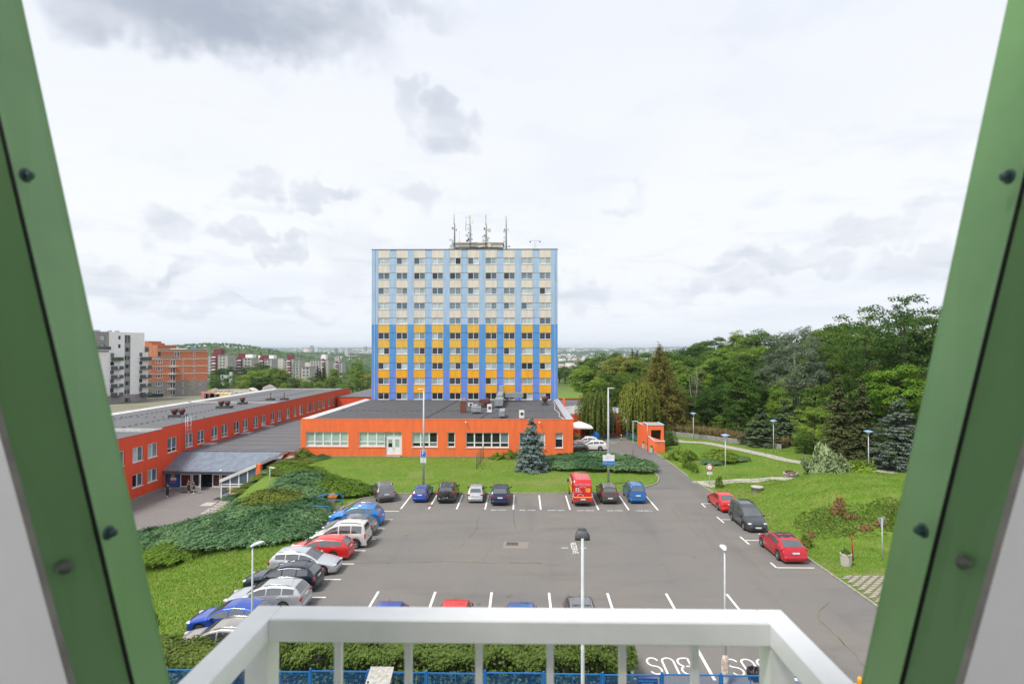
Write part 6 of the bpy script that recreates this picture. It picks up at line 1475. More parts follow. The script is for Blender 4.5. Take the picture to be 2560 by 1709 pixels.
tree('bs', 'blue', GD(1220, 1077, .15).x, 71.0, 6.8, 'blue spruce standing on the lawn before the orange annex', None, 1.0, 'blue_spruce', .12)
BM = {'ball': bush(51), 'ball2': bush(52, 1, 1.0, 2600, .15), 'up': bush(53, 1, 1.3, 3600, .30, 1.0), 'cone': bush(54, .42, 1.3, 1200, .12)}
def put_bush(dx, dy, m, key, sx, sz, label, name='bush', group=None, p=None):
    p = p or hit(dx, dy); t = thing(name, label, 'bush', p, 0, group); link('foliage', variant(BM[m], key), t); t.scale = (sx, sx, sz); t.rotation_euler.z = rng.uniform(0, 6.28); return t
put_bush(1562, 1053, 'ball', 'jung', 1.9, 1.15, 'dark rounded yew bush on the lawn by the kiosk')
put_bush(1585, 1050, 'ball2', 'mid', .8, .9, 'small leafy bush touching the rounded yew')
put_juniper(1650, 1058, 2.2, 'jung', 'in the middle of the lawn beyond the path', 'junipers on the right lawn', 1.1)
put_juniper(1690, 1056, 1.4, 'jun', 'in the middle of the lawn beyond the path', 'junipers on the right lawn', 1.0)
put_juniper(1632, 1064, 1.3, 'jun', 'in the middle of the lawn beyond the path', 'junipers on the right lawn', .9)
put_bush(1710, 1056, 'ball2', 'light', .8, .6, 'loose flowering shrub beside the lawn junipers')
for dx, dy, lab in ((1572, 1072, 'slim dwarf thuja, farthest of three by the drive'), (1584, 1077, 'slim dwarf thuja, middle one of three by the drive'), (1594, 1083, 'slim dwarf thuja of three, closest to the path lamp')): put_bush(dx, dy, 'cone', 'jung', 1.0, 1.0, lab, 'thuja')
put_bush(1650, 1117, 'cone', 'jung', 1.1, 1.0, 'lone dwarf thuja beside the no-entry sign', 'thuja')
put_bush(1850, 1253, 'cone', 'junb', 1.1, .75, 'reddish dwarf thuja beside the red hatchback', 'thuja')
put_bush(0, 0, 'up', 'palew', 2.5, 2.6, 'pale silvery willow shrub on top of the mound', 'willow_shrub', None, Vector((34.3, 64.5, hfun(34.3, 64.5))))
put_bush(0, 0, 'ball2', 'acid', 2.2, 1.9, 'vivid green shrub beside the pale willow shrub', 'shrub', None, Vector((38.6, 66, hfun(38.6, 66))))
put_bush(0, 0, 'ball2', 'mid', 1.7, 1.2, 'round green bush at the foot of the weeping willow', 'bush', None, Vector((12.0, 96.5, 0)))
put_bush(0, 0, 'ball', 'dark', 1.4, 1.7, 'dark little spruce bush behind the orange kiosk', 'bush', None, Vector((23.3, 91.5, 0)))
put_bush(0, 0, 'ball2', 'mid', 1.6, .9, 'low dark shrub along the blue railing by the drive', 'bush', None, Vector((19.6, 96.5, 0)))
for x, y, s, k, lab in ((-3.5, 78.2, .9, 'light', 'bright small shrub before the dark annex windows'), (-1.7, 78.8, 1.1, 'junb', 'brownish shrub beside the blue spruce'), (-.2, 78.6, 1.2, 'mid', 'low dark shrub right behind the blue spruce'), (-30.6, 79.4, 1.3, 'ivy', 'ivy clump at the corner of the orange annex'), (-28.2, 80.0, .5, 'ivy', 'weedy tuft at the annex wall foot'), (-21.6, 59.8, .6, 'silver', 'silvery spiky plant beside the blue stair railing'), (-22.6, 58.6, .6, 'acid', 'yellow-green low plant near the blue stair railing')):
    put_bush(0, 0, 'up' if k == 'silver' else 'ball2', k, s, s * .9, lab, 'shrub', None, Vector((x, y, hfun(x, y))))
# ivy hanging over the porch roof edge
def hedge(name, x0, x1, y, w, h, label, seed, key='hedge', n=30000, ls=.15):
    t = thing(name, label, 'hedge', ((x0 + x1) / 2, y, 0)); link('foliage', variant(bush(seed, box=(x1 - x0, w, h), n=n, ls=ls), key), t); return t
hedge('hedge', -11.6, 5.0, 26.1, 2.7, 1.8, 'long loose hedge behind the blue mesh fence', 61, 'hedge', 46000, .16)
hedge('hedge', -21.5, -12.9, 25.3, 1.9, 1.75, 'overgrown hedge corner beside the beige car', 62, 'hedge', 30000, .16)
put_bush(0, 0, 'up', 'reed', .9, 1.3, 'dry brownish flower clump at the hedge gap', 'shrub', None, Vector((-12.2, 26.0, 0)))
put_bush(0, 0, 'up', 'light', 1.2, 1.9, 'tall weedy shoots rising from the hedge corner', 'shrub', None, Vector((-19.4, 28.0, hfun(-19.4, 28))))
# --- grass blades on the lawns, one mass
def grass_tufts():
    rs = np.random.RandomState(71); P = []; S = []; 
    def area(n, x0, x1, y0, y1, s, test=None):
        k = 0
        while k < n:
            x, y = rs.uniform(x0, x1), rs.uniform(y0, y1)
            if test and not test(x, y): k += 1; continue
            P.append((x, y, hfun(x, y) + s * .25)); S.append(s * rs.uniform(.6, 1.5)); k += 1
    area(64000, -38, -17.3, 27, 58, .12, lambda x, y: x > bank_top(y) - 15)
    area(26000, -30.5, 16, 60.4, 80.2, .10, lambda x, y: not (x > 12 and y < 65) and y > 60 + max(0, (x - 3) * .2) and x > bank_top(y))
    area(56000, 20.9, 44, 39, 66, .12); area(26000, 20.2, 60, 64, 96, .13, lambda x, y: x > 20.2 and x < foot(y) + 4)
    area(3000, 5, 20, 24.0, 25.6, .16); area(1500, 21, 28, 31.5, 39, .10)
    P_ = np.array(P); S_ = np.array(S); n = len(P_); Nn = rs.normal(size=(n, 3)); Nn[:, 2] *= .3; al = np.tile(np.array([0, 0, 1.0]), (n, 1)) + rs.normal(size=(n, 3)) * .35
    o = link('grass', leaf_mesh('grass', P_, Nn, S_, S_ * .38, rs, ML['blade'], np.clip(rs.normal(.35, .3, n), 0, 1), al)); tag(o, 'short green grass of the lawns and grassy mound', 'grass', None, 'stuff')
grass_tufts()
def cover(name, label, key, pts, n, ls, up=False, hgt=.3, cat='ground cover'):
    """ground cover inside display-pixel blobs (x, y, rx, ry)"""
    rs = np.random.RandomState(len(pts) * 7 + n); P = []
    while len(P) < n:
        x, y, rx, ry = pts[rs.randint(len(pts))]; a = rs.uniform(0, 6.28); r = rs.rand() ** .8; p = hit(x + math.cos(a) * r * rx, y + math.sin(a) * r * ry); P.append((p.x, p.y, p.z + rs.uniform(.02, hgt)))
    P = np.array(P); Nn = np.array([0, -.3, .8]) + rs.normal(size=(n, 3)) * .5; al = None
    if up: Nn = rs.normal(size=(n, 3)); al = np.tile(np.array([0, 0, 1.0]), (n, 1)) + rs.normal(size=(n, 3)) * .5
    o = link(name, leaf_mesh(name, P, Nn, ls * rs.uniform(.6, 1.5, n), ls * (.3 if up else .75) * rs.uniform(.6, 1.4, n), rs, ML[key], np.clip(rs.normal(.3, .3, n), 0, 1), al)); tag(o, label, cat, None, 'stuff')
cover('ivy', 'dark ivy and weeds covering the steep face of the mound', 'ivy', [(1960, 1195, 140, 42), (1900, 1200, 80, 36), (2050, 1180, 70, 40)], 4200, .17, False, .12)
cover('dry_grass', 'heap of dry orange-brown grass on the mound slope', 'dry', [(1925, 1158, 14, 12), (1930, 1175, 10, 10), (1914, 1176, 9, 8), (1952, 1190, 18, 5)], 1300, .26, True, .3)
cover('dry_grass', 'patch of dry brown grass low on the mound', 'dry', [(1985, 1215, 18, 8), (2020, 1205, 14, 8), (1860, 1230, 10, 6)], 420, .3, True)
def reeds():
    rs = np.random.RandomState(81); n = 9000; u = rs.rand(n); a, b = Vector((24.5, 104, 0)), Vector((39.5, 87.5, 0)); d = b - a; nn = Vector((-d.y, d.x, 0)).normalized()
    P = np.array([tuple(a + d * u[i] + nn * -rs.uniform(-4.2, -.6)) for i in range(n)]); P[:, 2] = [hfun(p[0], p[1]) for p in P] + rs.uniform(.1, 1.5, n)
    o = link('reeds', leaf_mesh('reeds', P, rs.normal(size=(n, 3)), 1.0 * rs.uniform(.6, 1.3, n), .10 * rs.uniform(.6, 1.3, n), rs, ML['reed'], np.clip(rs.normal(.3, .3, n), 0, 1), np.tile(np.array([0, 0, 1.0]), (n, 1)))); tag(o, 'tall brown reeds behind the low concrete wall', 'reeds', None, 'stuff')
    t = thing('garden_wall', 'low grey concrete wall between the lawn and the reeds', 'wall', tuple(a))
    m = 18
    for i in range(m):
        p = a + d * ((i + .5) / m); MB().cbox((p.x, p.y, hfun(p.x, p.y) + .32), d.length / m * .985, .22, .75 + .05 * (i % 3), 0, math.atan2(d.y, d.x), .02).build('wall_panel', M_PLINTH, t)
    f = thing('reed_fence', 'row of thin red stakes standing behind the low wall', 'fence', tuple(a + d * .45))
    for i in range(12): p = a + d * (.45 + i * .045) + nn * .6; MB().tube([(p.x, p.y, hfun(p.x, p.y)), (p.x, p.y, hfun(p.x, p.y) + 1.9)], .03, 5).build('stake', mat('red_stake', (.35, .06, .04), None, 4, .7), f)
reeds()
# ------------------------------------------------------------------ cars
def paint_car(name, c, metal=.25, rough=.28):
    return mat('paint_' + name, c, tuple(v * .92 for v in c), .6, rough, metal=metal, coat=.7, spec=.5)
M_CGLASS = mat('car_glass', (.018, .023, .026), (.05, .06, .06), 1.2, .05, spec=.9)
M_CGLASS.node_tree.nodes['Principled BSDF'].inputs['IOR'].default_value = 2.0
M_TYRE = mat('tyre_rubber', (.018, .018, .019), (.03, .03, .03), 6, .9)
M_RIM = mat('alloy_rim', (.42, .43, .45), (.25, .26, .27), 6, .35, metal=.7)
M_BLK = mat('black_plastic', (.022, .022, .024), (.035, .035, .037), 4, .6)
M_TAIL = mat('tail_light_red', (.42, .012, .012), (.30, .01, .01), 6, .15, coat=.5)
M_HEAD = mat('head_light_clear', (.62, .64, .66), (.40, .42, .44), 6, .12, coat=.6)
M_PLATE = mat('number_plate', (.74, .75, .76), (.66, .67, .68), 8, .4)
M_EU = mat('plate_blue_band', (.03, .12, .50), None, 5, .4)
M_CHROME = mat('chrome_trim', (.60, .61, .62), (.45, .46, .47), 4, .2, metal=.8)
PROF = {  # top centreline from the nose: (distance, height); indices of cowl, roof start, roof end, window foot
 'hatch': ([(0, .48), (.04, .62), (.22, .74), (.55, .84), (1.0, .93), (1.10, .96), (1.60, 1.25), (1.95, 1.39), (2.5, 1.46), (3.1, 1.43), (3.5, 1.36), (3.78, 1.18), (4.0, 1.0), (4.1, .86), (4.2, .74), (4.25, .48)], 1.10, 1.95, 3.5, 3.98, 1.76, [(1.25, 2.25), (2.32, 3.1), (3.16, 3.45)], (.80, 3.38), .31),
 'small': ([(0, .48), (.04, .62), (.2, .74), (.5, .84), (.8, .92), (.9, .95), (1.35, 1.25), (1.65, 1.40), (2.2, 1.45), (2.9, 1.43), (3.25, 1.37), (3.48, 1.15), (3.58, .98), (3.64, .84), (3.70, .74), (3.74, .48)], .9, 1.65, 3.25, 3.56, 1.62, [(1.05, 1.95), (2.02, 2.75), (2.82, 3.15)], (.70, 3.05), .29),
 'wagon': ([(0, .48), (.04, .62), (.22, .74), (.6, .85), (1.15, .94), (1.25, .97), (1.75, 1.25), (2.15, 1.40), (2.8, 1.48), (3.6, 1.46), (4.05, 1.41), (4.30, 1.20), (4.45, 1.0), (4.52, .86), (4.58, .74), (4.62, .48)], 1.25, 2.15, 4.05, 4.43, 1.78, [(1.4, 2.45), (2.52, 3.35), (3.42, 4.08)], (.86, 3.52), .31),
 'suv': ([(0, .55), (.04, .74), (.18, .88), (.5, .98), (1.05, 1.06), (1.15, 1.09), (1.60, 1.40), (1.95, 1.55), (2.5, 1.66), (3.3, 1.64), (3.85, 1.57), (4.12, 1.32), (4.28, 1.12), (4.36, .96), (4.45, .82), (4.48, .52)], 1.15, 1.95, 3.85, 4.25, 1.86, [(1.3, 2.3), (2.38, 3.2), (3.28, 3.82)], (.86, 3.52), .36),
 'offroad': ([(0, .55), (.04, .78), (.18, .92), (.5, 1.02), (1.05, 1.08), (1.15, 1.11), (1.55, 1.42), (1.85, 1.58), (2.4, 1.70), (3.3, 1.69), (4.05, 1.64), (4.18, 1.36), (4.26, 1.14), (4.32, .96), (4.38, .82), (4.40, .52)], 1.15, 1.85, 4.05, 4.24, 1.82, [(1.28, 2.25), (2.33, 3.15), (3.23, 3.95)], (.84, 3.44), .36),
 'mpv': ([(0, .52), (.05, .70), (.2, .82), (.5, .93), (.88, 1.04), (.96, 1.08), (1.45, 1.45), (1.80, 1.65), (2.3, 1.79), (3.2, 1.81), (4.10, 1.77), (4.22, 1.45), (4.28, 1.16), (4.32, .96), (4.38, .80), (4.40, .48)], .96, 1.80, 4.10, 4.26, 1.82, [(1.2, 2.2), (2.3, 3.15), (3.23, 4.0)], (.86, 3.58), .32),
 'sedan': ([(0, .48), (.04, .62), (.22, .74), (.6, .84), (1.15, .93), (1.25, .96), (1.75, 1.24), (2.15, 1.38), (2.65, 1.44), (3.1, 1.42), (3.35, 1.36), (3.75, 1.14), (4.02, 1.02), (4.35, .98), (4.46, .80), (4.52, .48)], 1.25, 2.15, 3.35, 4.0, 1.74, [(1.4, 2.4), (2.47, 3.3), (3.36, 3.62)], (.86, 3.42), .31),
 'coupe': ([(0, .46), (.04, .62), (.2, .76), (.5, .88), (.85, .98), (.92, 1.0), (1.5, 1.28), (1.95, 1.42), (2.5, 1.46), (3.0, 1.40), (3.3, 1.33), (3.75, 1.14), (4.0, 1.04), (4.12, .92), (4.22, .76), (4.26, .46)], .92, 1.95, 3.3, 3.98, 1.77, [(1.15, 2.2), (2.28, 3.25), (3.3, 3.45)], (.80, 3.44), .33),
 'van': ([(0, .55), (.06, .85), (.22, 1.02), (.55, 1.15), (.95, 1.28), (1.05, 1.34), (1.55, 1.92), (1.90, 2.28), (2.3, 2.50), (3.2, 2.56), (5.72, 2.54), (5.80, 1.90), (5.84, 1.40), (5.86, 1.0), (5.90, .80), (5.92, .42)], 1.05, 1.90, 5.72, 5.83, 1.99, [(1.25, 2.25)], (1.0, 4.65), .34)}
def interp(prof, n=54):
    xs = [p[0] for p in prof]; out = set(xs)
    L_ = xs[-1]
    for i in range(n + 1): out.add(round(L_ * i / n, 4))
    return sorted(out)
def make_car(style, pc, label, loc, rz, group=None, rails=None, black_low=False, plate_rear=True, two_tone=None, darkroof=False, spare=False, whitelight=False, sticker=None, W=None, cat='car', name='car', sx=1.0):
    prof, xcowl, xroof, xend, xfoot, W0, wins, axles, wr_ = PROF[style]
    W_ = W or W0; Ln = prof[-1][0]; Hmax = max(p[1] for p in prof)
    ztop = lambda x: pl(x, prof)
    Rw = wr_ + .055
    xs = set(interp(prof))
    for ax in axles:
        for k in range(-8, 9): xs.add(ax + Rw * math.sin(k / 8 * math.pi / 2))
        xs.add(ax - Rw - .002); xs.add(ax + Rw + .002)
    xs = sorted(x for x in xs if 0 <= x <= Ln)
    van = style in ('van',); boxy = style in ('van', 'mpv')
    wroof = W_ / 2 * (.90 if van else .80 if boxy else .73)
    def hw(x):
        f = pl(x, [(0, .74), (.10, .86), (.35, .95), (.9, 1.0), (Ln - .9, 1.0), (Ln - .3, .965), (Ln - .08, .92 if not boxy else .96), (Ln, .88 if not boxy else .95)]); return W_ / 2 * f
    zbelt = (lambda x: pl(x, [(0, .62), (xcowl, ztop(xcowl) - .05), (Ln, ztop(xcowl) + .07 if not boxy else ztop(xcowl))]))
    def section(x):
        zt = ztop(x); w = hw(x); zb = min(zbelt(x), zt - .035); zb = max(zb, .42); t = max(0, min(1, (zt - zb - .03) / (Hmax - zbelt(x))))
        wt = (w * .93) * (1 - t) + wroof * (w / (W_ / 2)) * t
        z0 = .20 if not van else .30
        for ax in axles:
            if abs(x - ax) < Rw: z0 = wr_ + math.sqrt(max(0, Rw ** 2 - (x - ax) ** 2))
        z0 = min(z0, zb - .05); h = zb - z0
        cr = .018
        return [(w * .93, z0), (w * .985, z0 + .22 * h), (w, z0 + .55 * h), (w * .985, z0 + .85 * h), (w * .955, zb), (w * .955 + (wt - w * .955) * .5, zb + (zt - .05 - zb) * .52), (wt, max(zb + .004, zt - .05)), (wt - .035, zt - .018), (wt - .10, zt), (wt * .5, zt + cr * .75), (0, zt + cr)]
    S = [section(x) for x in xs]; n = 11
    t = thing(name, label, cat, (0, 0, 0), 0, group)
    X = lambda x: Ln / 2 - x
    mb = MB(); vs = []
    for x, s in zip(xs, S):
        vs += [(X(x), y, z) for y, z in s] + [(X(x), -y, z) for y, z in reversed(s[:-1])]
    m_ = 2 * n - 1; fs = []
    for i in range(len(xs) - 1):
        for k in range(m_ - 1): fs.append((i * m_ + k, i * m_ + k + 1, (i + 1) * m_ + k + 1, (i + 1) * m_ + k))
    mb.add(vs, fs, 0, True); e = (len(xs) - 1) * m_
    mb.add([vs[k] for k in range(m_)], [tuple(range(m_))], 0, True); mb.add([vs[e + k] for k in range(m_)], [tuple(reversed(range(m_)))], 0, True)
    body = mb.build('body', pc, t)
    ub = MB(); ub.box(X(Ln - .12), -W_ / 2 + .2, .22, X(.12), W_ / 2 - .2, min(.62, Hmax * .4)); ub.build('underbody', M_BLK, t)
    def top_patch(nm, x0, x1, inset, m, off=.008, parent=body, k=7, yr=None):
        vv = []; ff = []
        for i in range(k + 1):
            x = x0 + (x1 - x0) * i / k; s = section(x); wt = s[8][0] + .06 - inset; zt = ztop(x); sl = (ztop(min(x + .03, Ln)) - ztop(max(x - .03, 0))) / .06; nx = -sl / math.hypot(1, sl) * -1; nz_ = 1 / math.hypot(1, sl)
            for j in range(5):
                f = -1 + j / 2.0
                if yr: f = yr[0] + (yr[1] - yr[0]) * j / 4
                y = wt * f; z = zt + .018 * (1 - abs(f)) if abs(f) < 1 else zt
                vv.append((X(x) - (-sl / math.hypot(1, sl)) * -off * -1, y, z + nz_ * off))
        for i in range(k):
            for j in range(4): ff.append((i * 5 + j, i * 5 + j + 1, i * 5 + j + 6, i * 5 + j + 5))
        return MB().add(vv, ff, 0, True).build(nm, m, parent)
    if darkroof: top_patch('dark_roof', xroof + .05, xend - .25, .02, M_BLK if darkroof is True else darkroof, .006)
    top_patch('windscreen', xcowl + .03, xroof - .04, .075, M_CGLASS, .010)
    if not van: top_patch('rear_window', xend + .04, xfoot, .10 if not boxy else .14, M_CGLASS, .012)
    def side_patch(nm, x0, x1, v0, v1, m, sgn, off, parent, k=6, lower=False):
        vv = []; ff = []
        for i in range(k + 1):
            x = x0 + (x1 - x0) * i / k; s = section(x)
            if lower: a, b = s[1], s[4]; pts = [s[1], s[2], s[3], s[4]]
            else:
                a, b = s[4], s[6]; pts = [(a[0] + (b[0] - a[0]) * u, a[1] + (b[1] - a[1]) * u) for u in (v0, (v0 + v1) / 2, v1)]
                if pts[-1][1] - pts[0][1] < .03: pts = [pts[0]] * 3
            for y, z in pts: vv.append((X(x), sgn * (y + off), z))
        q = len(vv) // (k + 1)
        for i in range(k):
            for j in range(q - 1): ff.append((i * q + j, i * q + j + 1, (i + 1) * q + j + 1, (i + 1) * q + j))
        return MB().add(vv, ff, 0, True).build(nm, m, parent)
    for sgn in (-1, 1):
        for i, (a, b) in enumerate(wins):
            side_patch('side_window', a, b, .10, .88, M_CGLASS, sgn, .008, body)
        doors = wins[:2] if len(wins) > 1 else wins
        for (a, b) in doors:
            a2 = max(a - .08, axles[0] + Rw + .04); b2 = min(b + .03, axles[1] - Rw + .30)
            if b2 > axles[1] - Rw - .02: b2 = axles[1] - Rw - .02 if b2 - (axles[1] - Rw) > .35 else b2
            d = side_patch('door', a2, b2, 0, 1, pc, sgn, .006, t, 6, True)
            s = section(b2 - .14); MB().cbox((X(b2 - .16), sgn * (s[3][0] + .02), s[3][1] - .03), .17, .03, .035).build('handle', pc if style != 'small' else M_BLK, d)
        sxm = section(xcowl + .28); MB().ell((X(xcowl + .30), sgn * (hw(1.0) + .09), zbelt(xcowl) + .07 + (.15 if van else 0)), .09, .11, .075 if not van else .16, 10, 6, 0, .8).build('mirror', pc if style not in ('small', 'van') and not black_low else M_BLK, t)
        hz = ztop(.20) - .09
        MB().ell((X(.17), sgn * hw(.17) * .78, hz), .19, .15, .065, 12, 8, 0, .55).build('headlight', M_HEAD, t)
        xt = xfoot + (.08 if not boxy else .02); lz = ztop(xt) - .04 if not boxy else .95
        if style == 'offroad': lz = 1.05; xt = xfoot
        if van: lz, xt = 1.05, Ln - .06
        th = {'mpv': .25, 'van': .26, 'offroad': .2, 'wagon': .13, 'small': .13}.get(style, .11)
        MB().ell((X(min(xt, Ln - .07)), sgn * (hw(xt) - (.10 if not boxy else .055)), lz - .04), .055 if not boxy else .05, .16 if not boxy else .07, th * .85, 12, 8, 0, .45).build('tail_light', M_TAIL, t)
        if van:
            for zz in (.98, 1.18): MB().cbox((X(Ln - .03), sgn * (W_ / 2 * .93), zz), .05, .12, .12).build('light_lens', M_HEAD, t)
    # bumpers, sills
    if black_low:
        for a, b in ((0.0, .25),): pass
        lo = MB()
        for sgn in (-1, 1):
            lo.box(X(axles[1] - Rw), sgn * (W_ / 2 * .96) - .02, .20, X(axles[0] + Rw), sgn * (W_ / 2 * .96) + .03, .34)
            for ax in axles:
                for k in range(10):
                    a0, a1 = math.pi * k / 10, math.pi * (k + 1) / 10; y = sgn * (hw(ax) * .995)
                    lo.add([(X(ax) + Rw * math.cos(a0), y, wr_ + Rw * math.sin(a0)), (X(ax) + Rw * math.cos(a1), y, wr_ + Rw * math.sin(a1)), (X(ax) + (Rw + .07) * math.cos(a1), y + sgn * .012, wr_ + (Rw + .07) * math.sin(a1)), (X(ax) + (Rw + .07) * math.cos(a0), y + sgn * .012, wr_ + (Rw + .07) * math.sin(a0))], [(0, 1, 2, 3)])
        lo.build('cladding', M_BLK, t)
    br = MB(); br.ell((X(Ln - .10), 0, .40), .16, W_ / 2 * .90, .15, 18, 6, 0, .45); br.build('rear_bumper', M_BLK if black_low or van or two_tone else pc, t)
    fb = MB(); fb.ell((X(.16), 0, .40), .20, W_ / 2 * .86, .16, 18, 6, 0, .5); fb.build('front_bumper', M_BLK if two_tone or black_low else pc, t)
    MB().ell((X(.035), 0, .60 if not van else .75), .05, W_ * .27, .075, 12, 6, 0, .6).build('grille', M_BLK, t)
    def plate(x, z, nm, d):
        p = MB(); p.cbox((X(x) - d * .012, 0, z), .016, .52, .115); o = p.build(nm, M_PLATE, t); q = MB(); q.cbox((X(x) - d * .022, -d * -.24 if d > 0 else -.24, z), .006, .045, .112); q.build('blue_band', M_EU, o)
    pz = {'hatch': .76, 'suv': .80, 'wagon': .84, 'sedan': .80, 'coupe': .74, 'small': .74, 'mpv': .84, 'offroad': .62, 'van': .70}[style]
    px_ = next((x for x in np.linspace(xfoot, Ln, 80) if ztop(x) <= pz), Ln)
    plate(px_ + .03, pz, 'number_plate', 1); plate(-.02, .45, 'number_plate', -1)
    for sgn in (-1, 1):
        for ax in axles:
            w = MB(); yo = sgn * (W_ / 2 - .12)
            w.lathe([(wr_ * .62, -.10), (wr_ * .95, -.11), (wr_, -.07), (wr_, .07), (wr_ * .95, .11), (wr_ * .62, .10)], (X(ax), yo, wr_), 22, axis='y'); wo = w.build('wheel', M_TYRE, t)
            rm = MB(); f = sgn
            rm.lathe([(wr_ * .66, .0), (wr_ * .64, .10 * f), (wr_ * .58, .10 * f), (wr_ * .56, .05 * f)], (X(ax), yo, wr_), 20, axis='y')
            for k in range(5):
                a = 2 * math.pi * k / 5 + .3; ca, sa = math.cos(a), math.sin(a); c2, s2 = math.cos(a + 1.57) * .035, math.sin(a + 1.57) * .035; r0, r1 = .03, wr_ * .60
                y1 = yo + f * .095; rm.add([(X(ax) + ca * r0 * 1 + c2 * 1.4, y1, wr_ + sa * r0 + s2 * 1.4), (X(ax) + ca * r1 + c2, y1, wr_ + sa * r1 + s2), (X(ax) + ca * r1 - c2, y1, wr_ + sa * r1 - s2), (X(ax) + ca * r0 - c2 * 1.4, y1, wr_ + sa * r0 - s2 * 1.4)], [(0, 1, 2, 3)])
            rm.lathe([(.0, .105 * f), (.06, .10 * f), (.07, .08 * f)], (X(ax), yo, wr_), 12, axis='y')
            rm.build('rim', M_RIM, wo); MB().lathe([(0, .045 * f), (wr_ * .60, .045 * f)], (X(ax), yo, wr_), 18, axis='y').build('brake_disc', M_BLK, wo)
    if rails:
        for sgn in (-1, 1):
            s = section((xroof + xend) / 2); y = sgn * (s[8][0] - .01); pts = [(X(x), y, ztop(x) + (.05 if 0 < i < 4 else .0)) for i, x in enumerate(np.linspace(xroof + .15, xend - .12, 5))]; MB().tube(pts, .022, 6).build('roof_rail', rails, t)
    MB().tube([(X(xend - .35), 0, ztop(xend - .35)), (X(xend - .2), 0, ztop(xend - .35) + .22)], .008, 4).build('aerial', M_BLK, t)
    if spare:
        sp = MB(); sp.lathe([(0, -.16), (.30, -.16), (.345, -.12), (.36, .0), (.345, .06)], (X(Ln + .03), 0, .98), 22, axis='x'); sp.build('spare_wheel', M_BLK, t)
    if sticker: sticker(t, X, Ln)
    place(t, (loc[0], loc[1], loc[2] if len(loc) > 2 else 0.004), rz, sx)
    ORG[t] = Vector(loc if len(loc) > 2 else (*loc, 0))
    return t
C = {k: paint_car(k, v, m) for k, v, m in (('grey', (.16, .16, .165), .4), ('royal', (.012, .05, .32), .3), ('black', (.014, .017, .019), .3), ('silver', (.52, .53, .55), .5), ('navy', (.012, .018, .06), .35), ('red', (.50, .010, .020), .1), ('brown', (.085, .062, .050), .4), ('blue', (.008, .115, .36), .3), ('scarlet', (.62, .018, .018), .1), ('anthracite', (.060, .068, .076), .45), ('crimson', (.50, .008, .022), .2), ('sky', (.012, .20, .62), .35), ('white', (.74, .74, .73), .05), ('warmwhite', (.62, .60, .57), .1), ('ink', (.010, .020, .035), .35), ('lsilver', (.56, .58, .61), .5), ('cobalt', (.018, .075, .42), .35), ('beige', (.36, .335, .30), .45), ('postred', (.55, .008, .012), .0))}
UPY, DNY, LFT, RGT = R(90), R(-90), R(180), 0.0
make_car('suv', C['grey'], 'grey SUV parked askew beside the junipers at the lawn kerb', (-14.2, 58.2), UPY + R(22), rails=M_CHROME, black_low=True)
make_car('wagon', C['royal'], 'royal-blue small estate car under the lamp with parking sign', (-10.1, 58.2), UPY, W=1.66, sx=.92)
make_car('offroad', C['black'], 'black off-roader with spare wheel on its tailgate', (-7.5, 58.0), UPY, rails=M_CHROME, spare=True)
make_car('small', C['silver'], 'small old silver hatchback between black off-roader and navy SUV', (-4.6, 57.9), UPY)
make_car('suv', C['navy'], 'navy-blue SUV beside the empty bays', (-2.15, 57.3), UPY)
def van_sign(t, X, Ln):
    o = Vector((0, 0, 0)); x = X(Ln) - .004
    wm = MATS['white_lettering']; om = mat('orange_sticker', (.85, .22, .02), None, 3, .5); ym = MATS['yellow_lettering']
    def board(y0, y1, z0, z1, m, nm, dx=.0): MB().box(X(Ln - .045) - .012 - dx, y0, z0, X(Ln - .045) - .004 - dx, y1, z1).build(nm, m, t)
    xx = X(5.79) - .03
    def tx(s, y, z, size, m):
        me = text_mesh(s, size); me.materials.append(m); ob = link('lettering', me, t); ob.location = (xx - .025, y, z); ob.rotation_euler = (R(90), 0, R(-90))
    tx('Dnes to vaříme, že chutná nám', 0, 2.16, .125, wm); tx('kvalitu i čerstvost dodáváme', 0, 2.01, .125, wm); tx('přímo k vám', 0, 1.86, .125, wm)
    MB().box(xx - .02, -.75, 1.28, xx - .005, -.25, 1.76).build('orange_sticker', om, t)
    for k in range(5): MB().box(xx - .026, -.70, 1.36 + k * .075, xx - .021, -.34, 1.385 + k * .075).build('sticker_line', ym, t)
    MB().box(xx - .02, .36, 1.50, xx - .005, .68, 1.76).build('logo_square', wm, t); MB().lathe([(0, 0), (.09, 0)], (xx - .026, .52, 1.63), 14, axis='x').build('logo_spot', C['blue'], t); MB().lathe([(0, 0), (.10, 0)], (xx - .03, .30, 1.50), 14, axis='x').build('logo_ball', om, t)
    tx('MATEŘÍDOUŠKA', .47, 1.39, .11, wm); tx('VÝVAŘOVNA', .47, 1.28, .11, wm)
    MB().lathe([(.25, 0), (.29, 0)], (xx - .05, .22, 1.02), 20, axis='x', sc=(1.0, .62)).build('oval_logo', wm, t); tx('makro', .22, 1.02, .17, wm)
    MB().box(X(Ln) - .03, -.85, .86, X(Ln - .06), .85, .91).build('yellow_stripe', ym, t)
    MB().box(xx - .06, -.02, 1.2, xx - .01, .10, 1.3).build('door_handle', M_BLK, t)
    for k, (z, h) in enumerate(((2.1, .22), (1.7, .3), (1.3, .2))):
        MB().box(X(5.4), 1.0, z - h / 2, X(2.7), 1.008, z + h / 2).build('side_lettering', (wm, om, ym)[k], t)
    rb = MB()
    for k in range(7): rb.tube([(X(5.5), -.66 + k * .22, 2.585), (X(2.6), -.66 + k * .22, 2.585)], .018, 5)
    rb.build('roof_ribs', C['postred'], t)
make_car('van', C['postred'], 'red high-roofed delivery van with white lettering on its rear doors', (5.85, 58.0), UPY, two_tone=True, sticker=van_sign, cat='van', name='delivery_van', W=1.95)
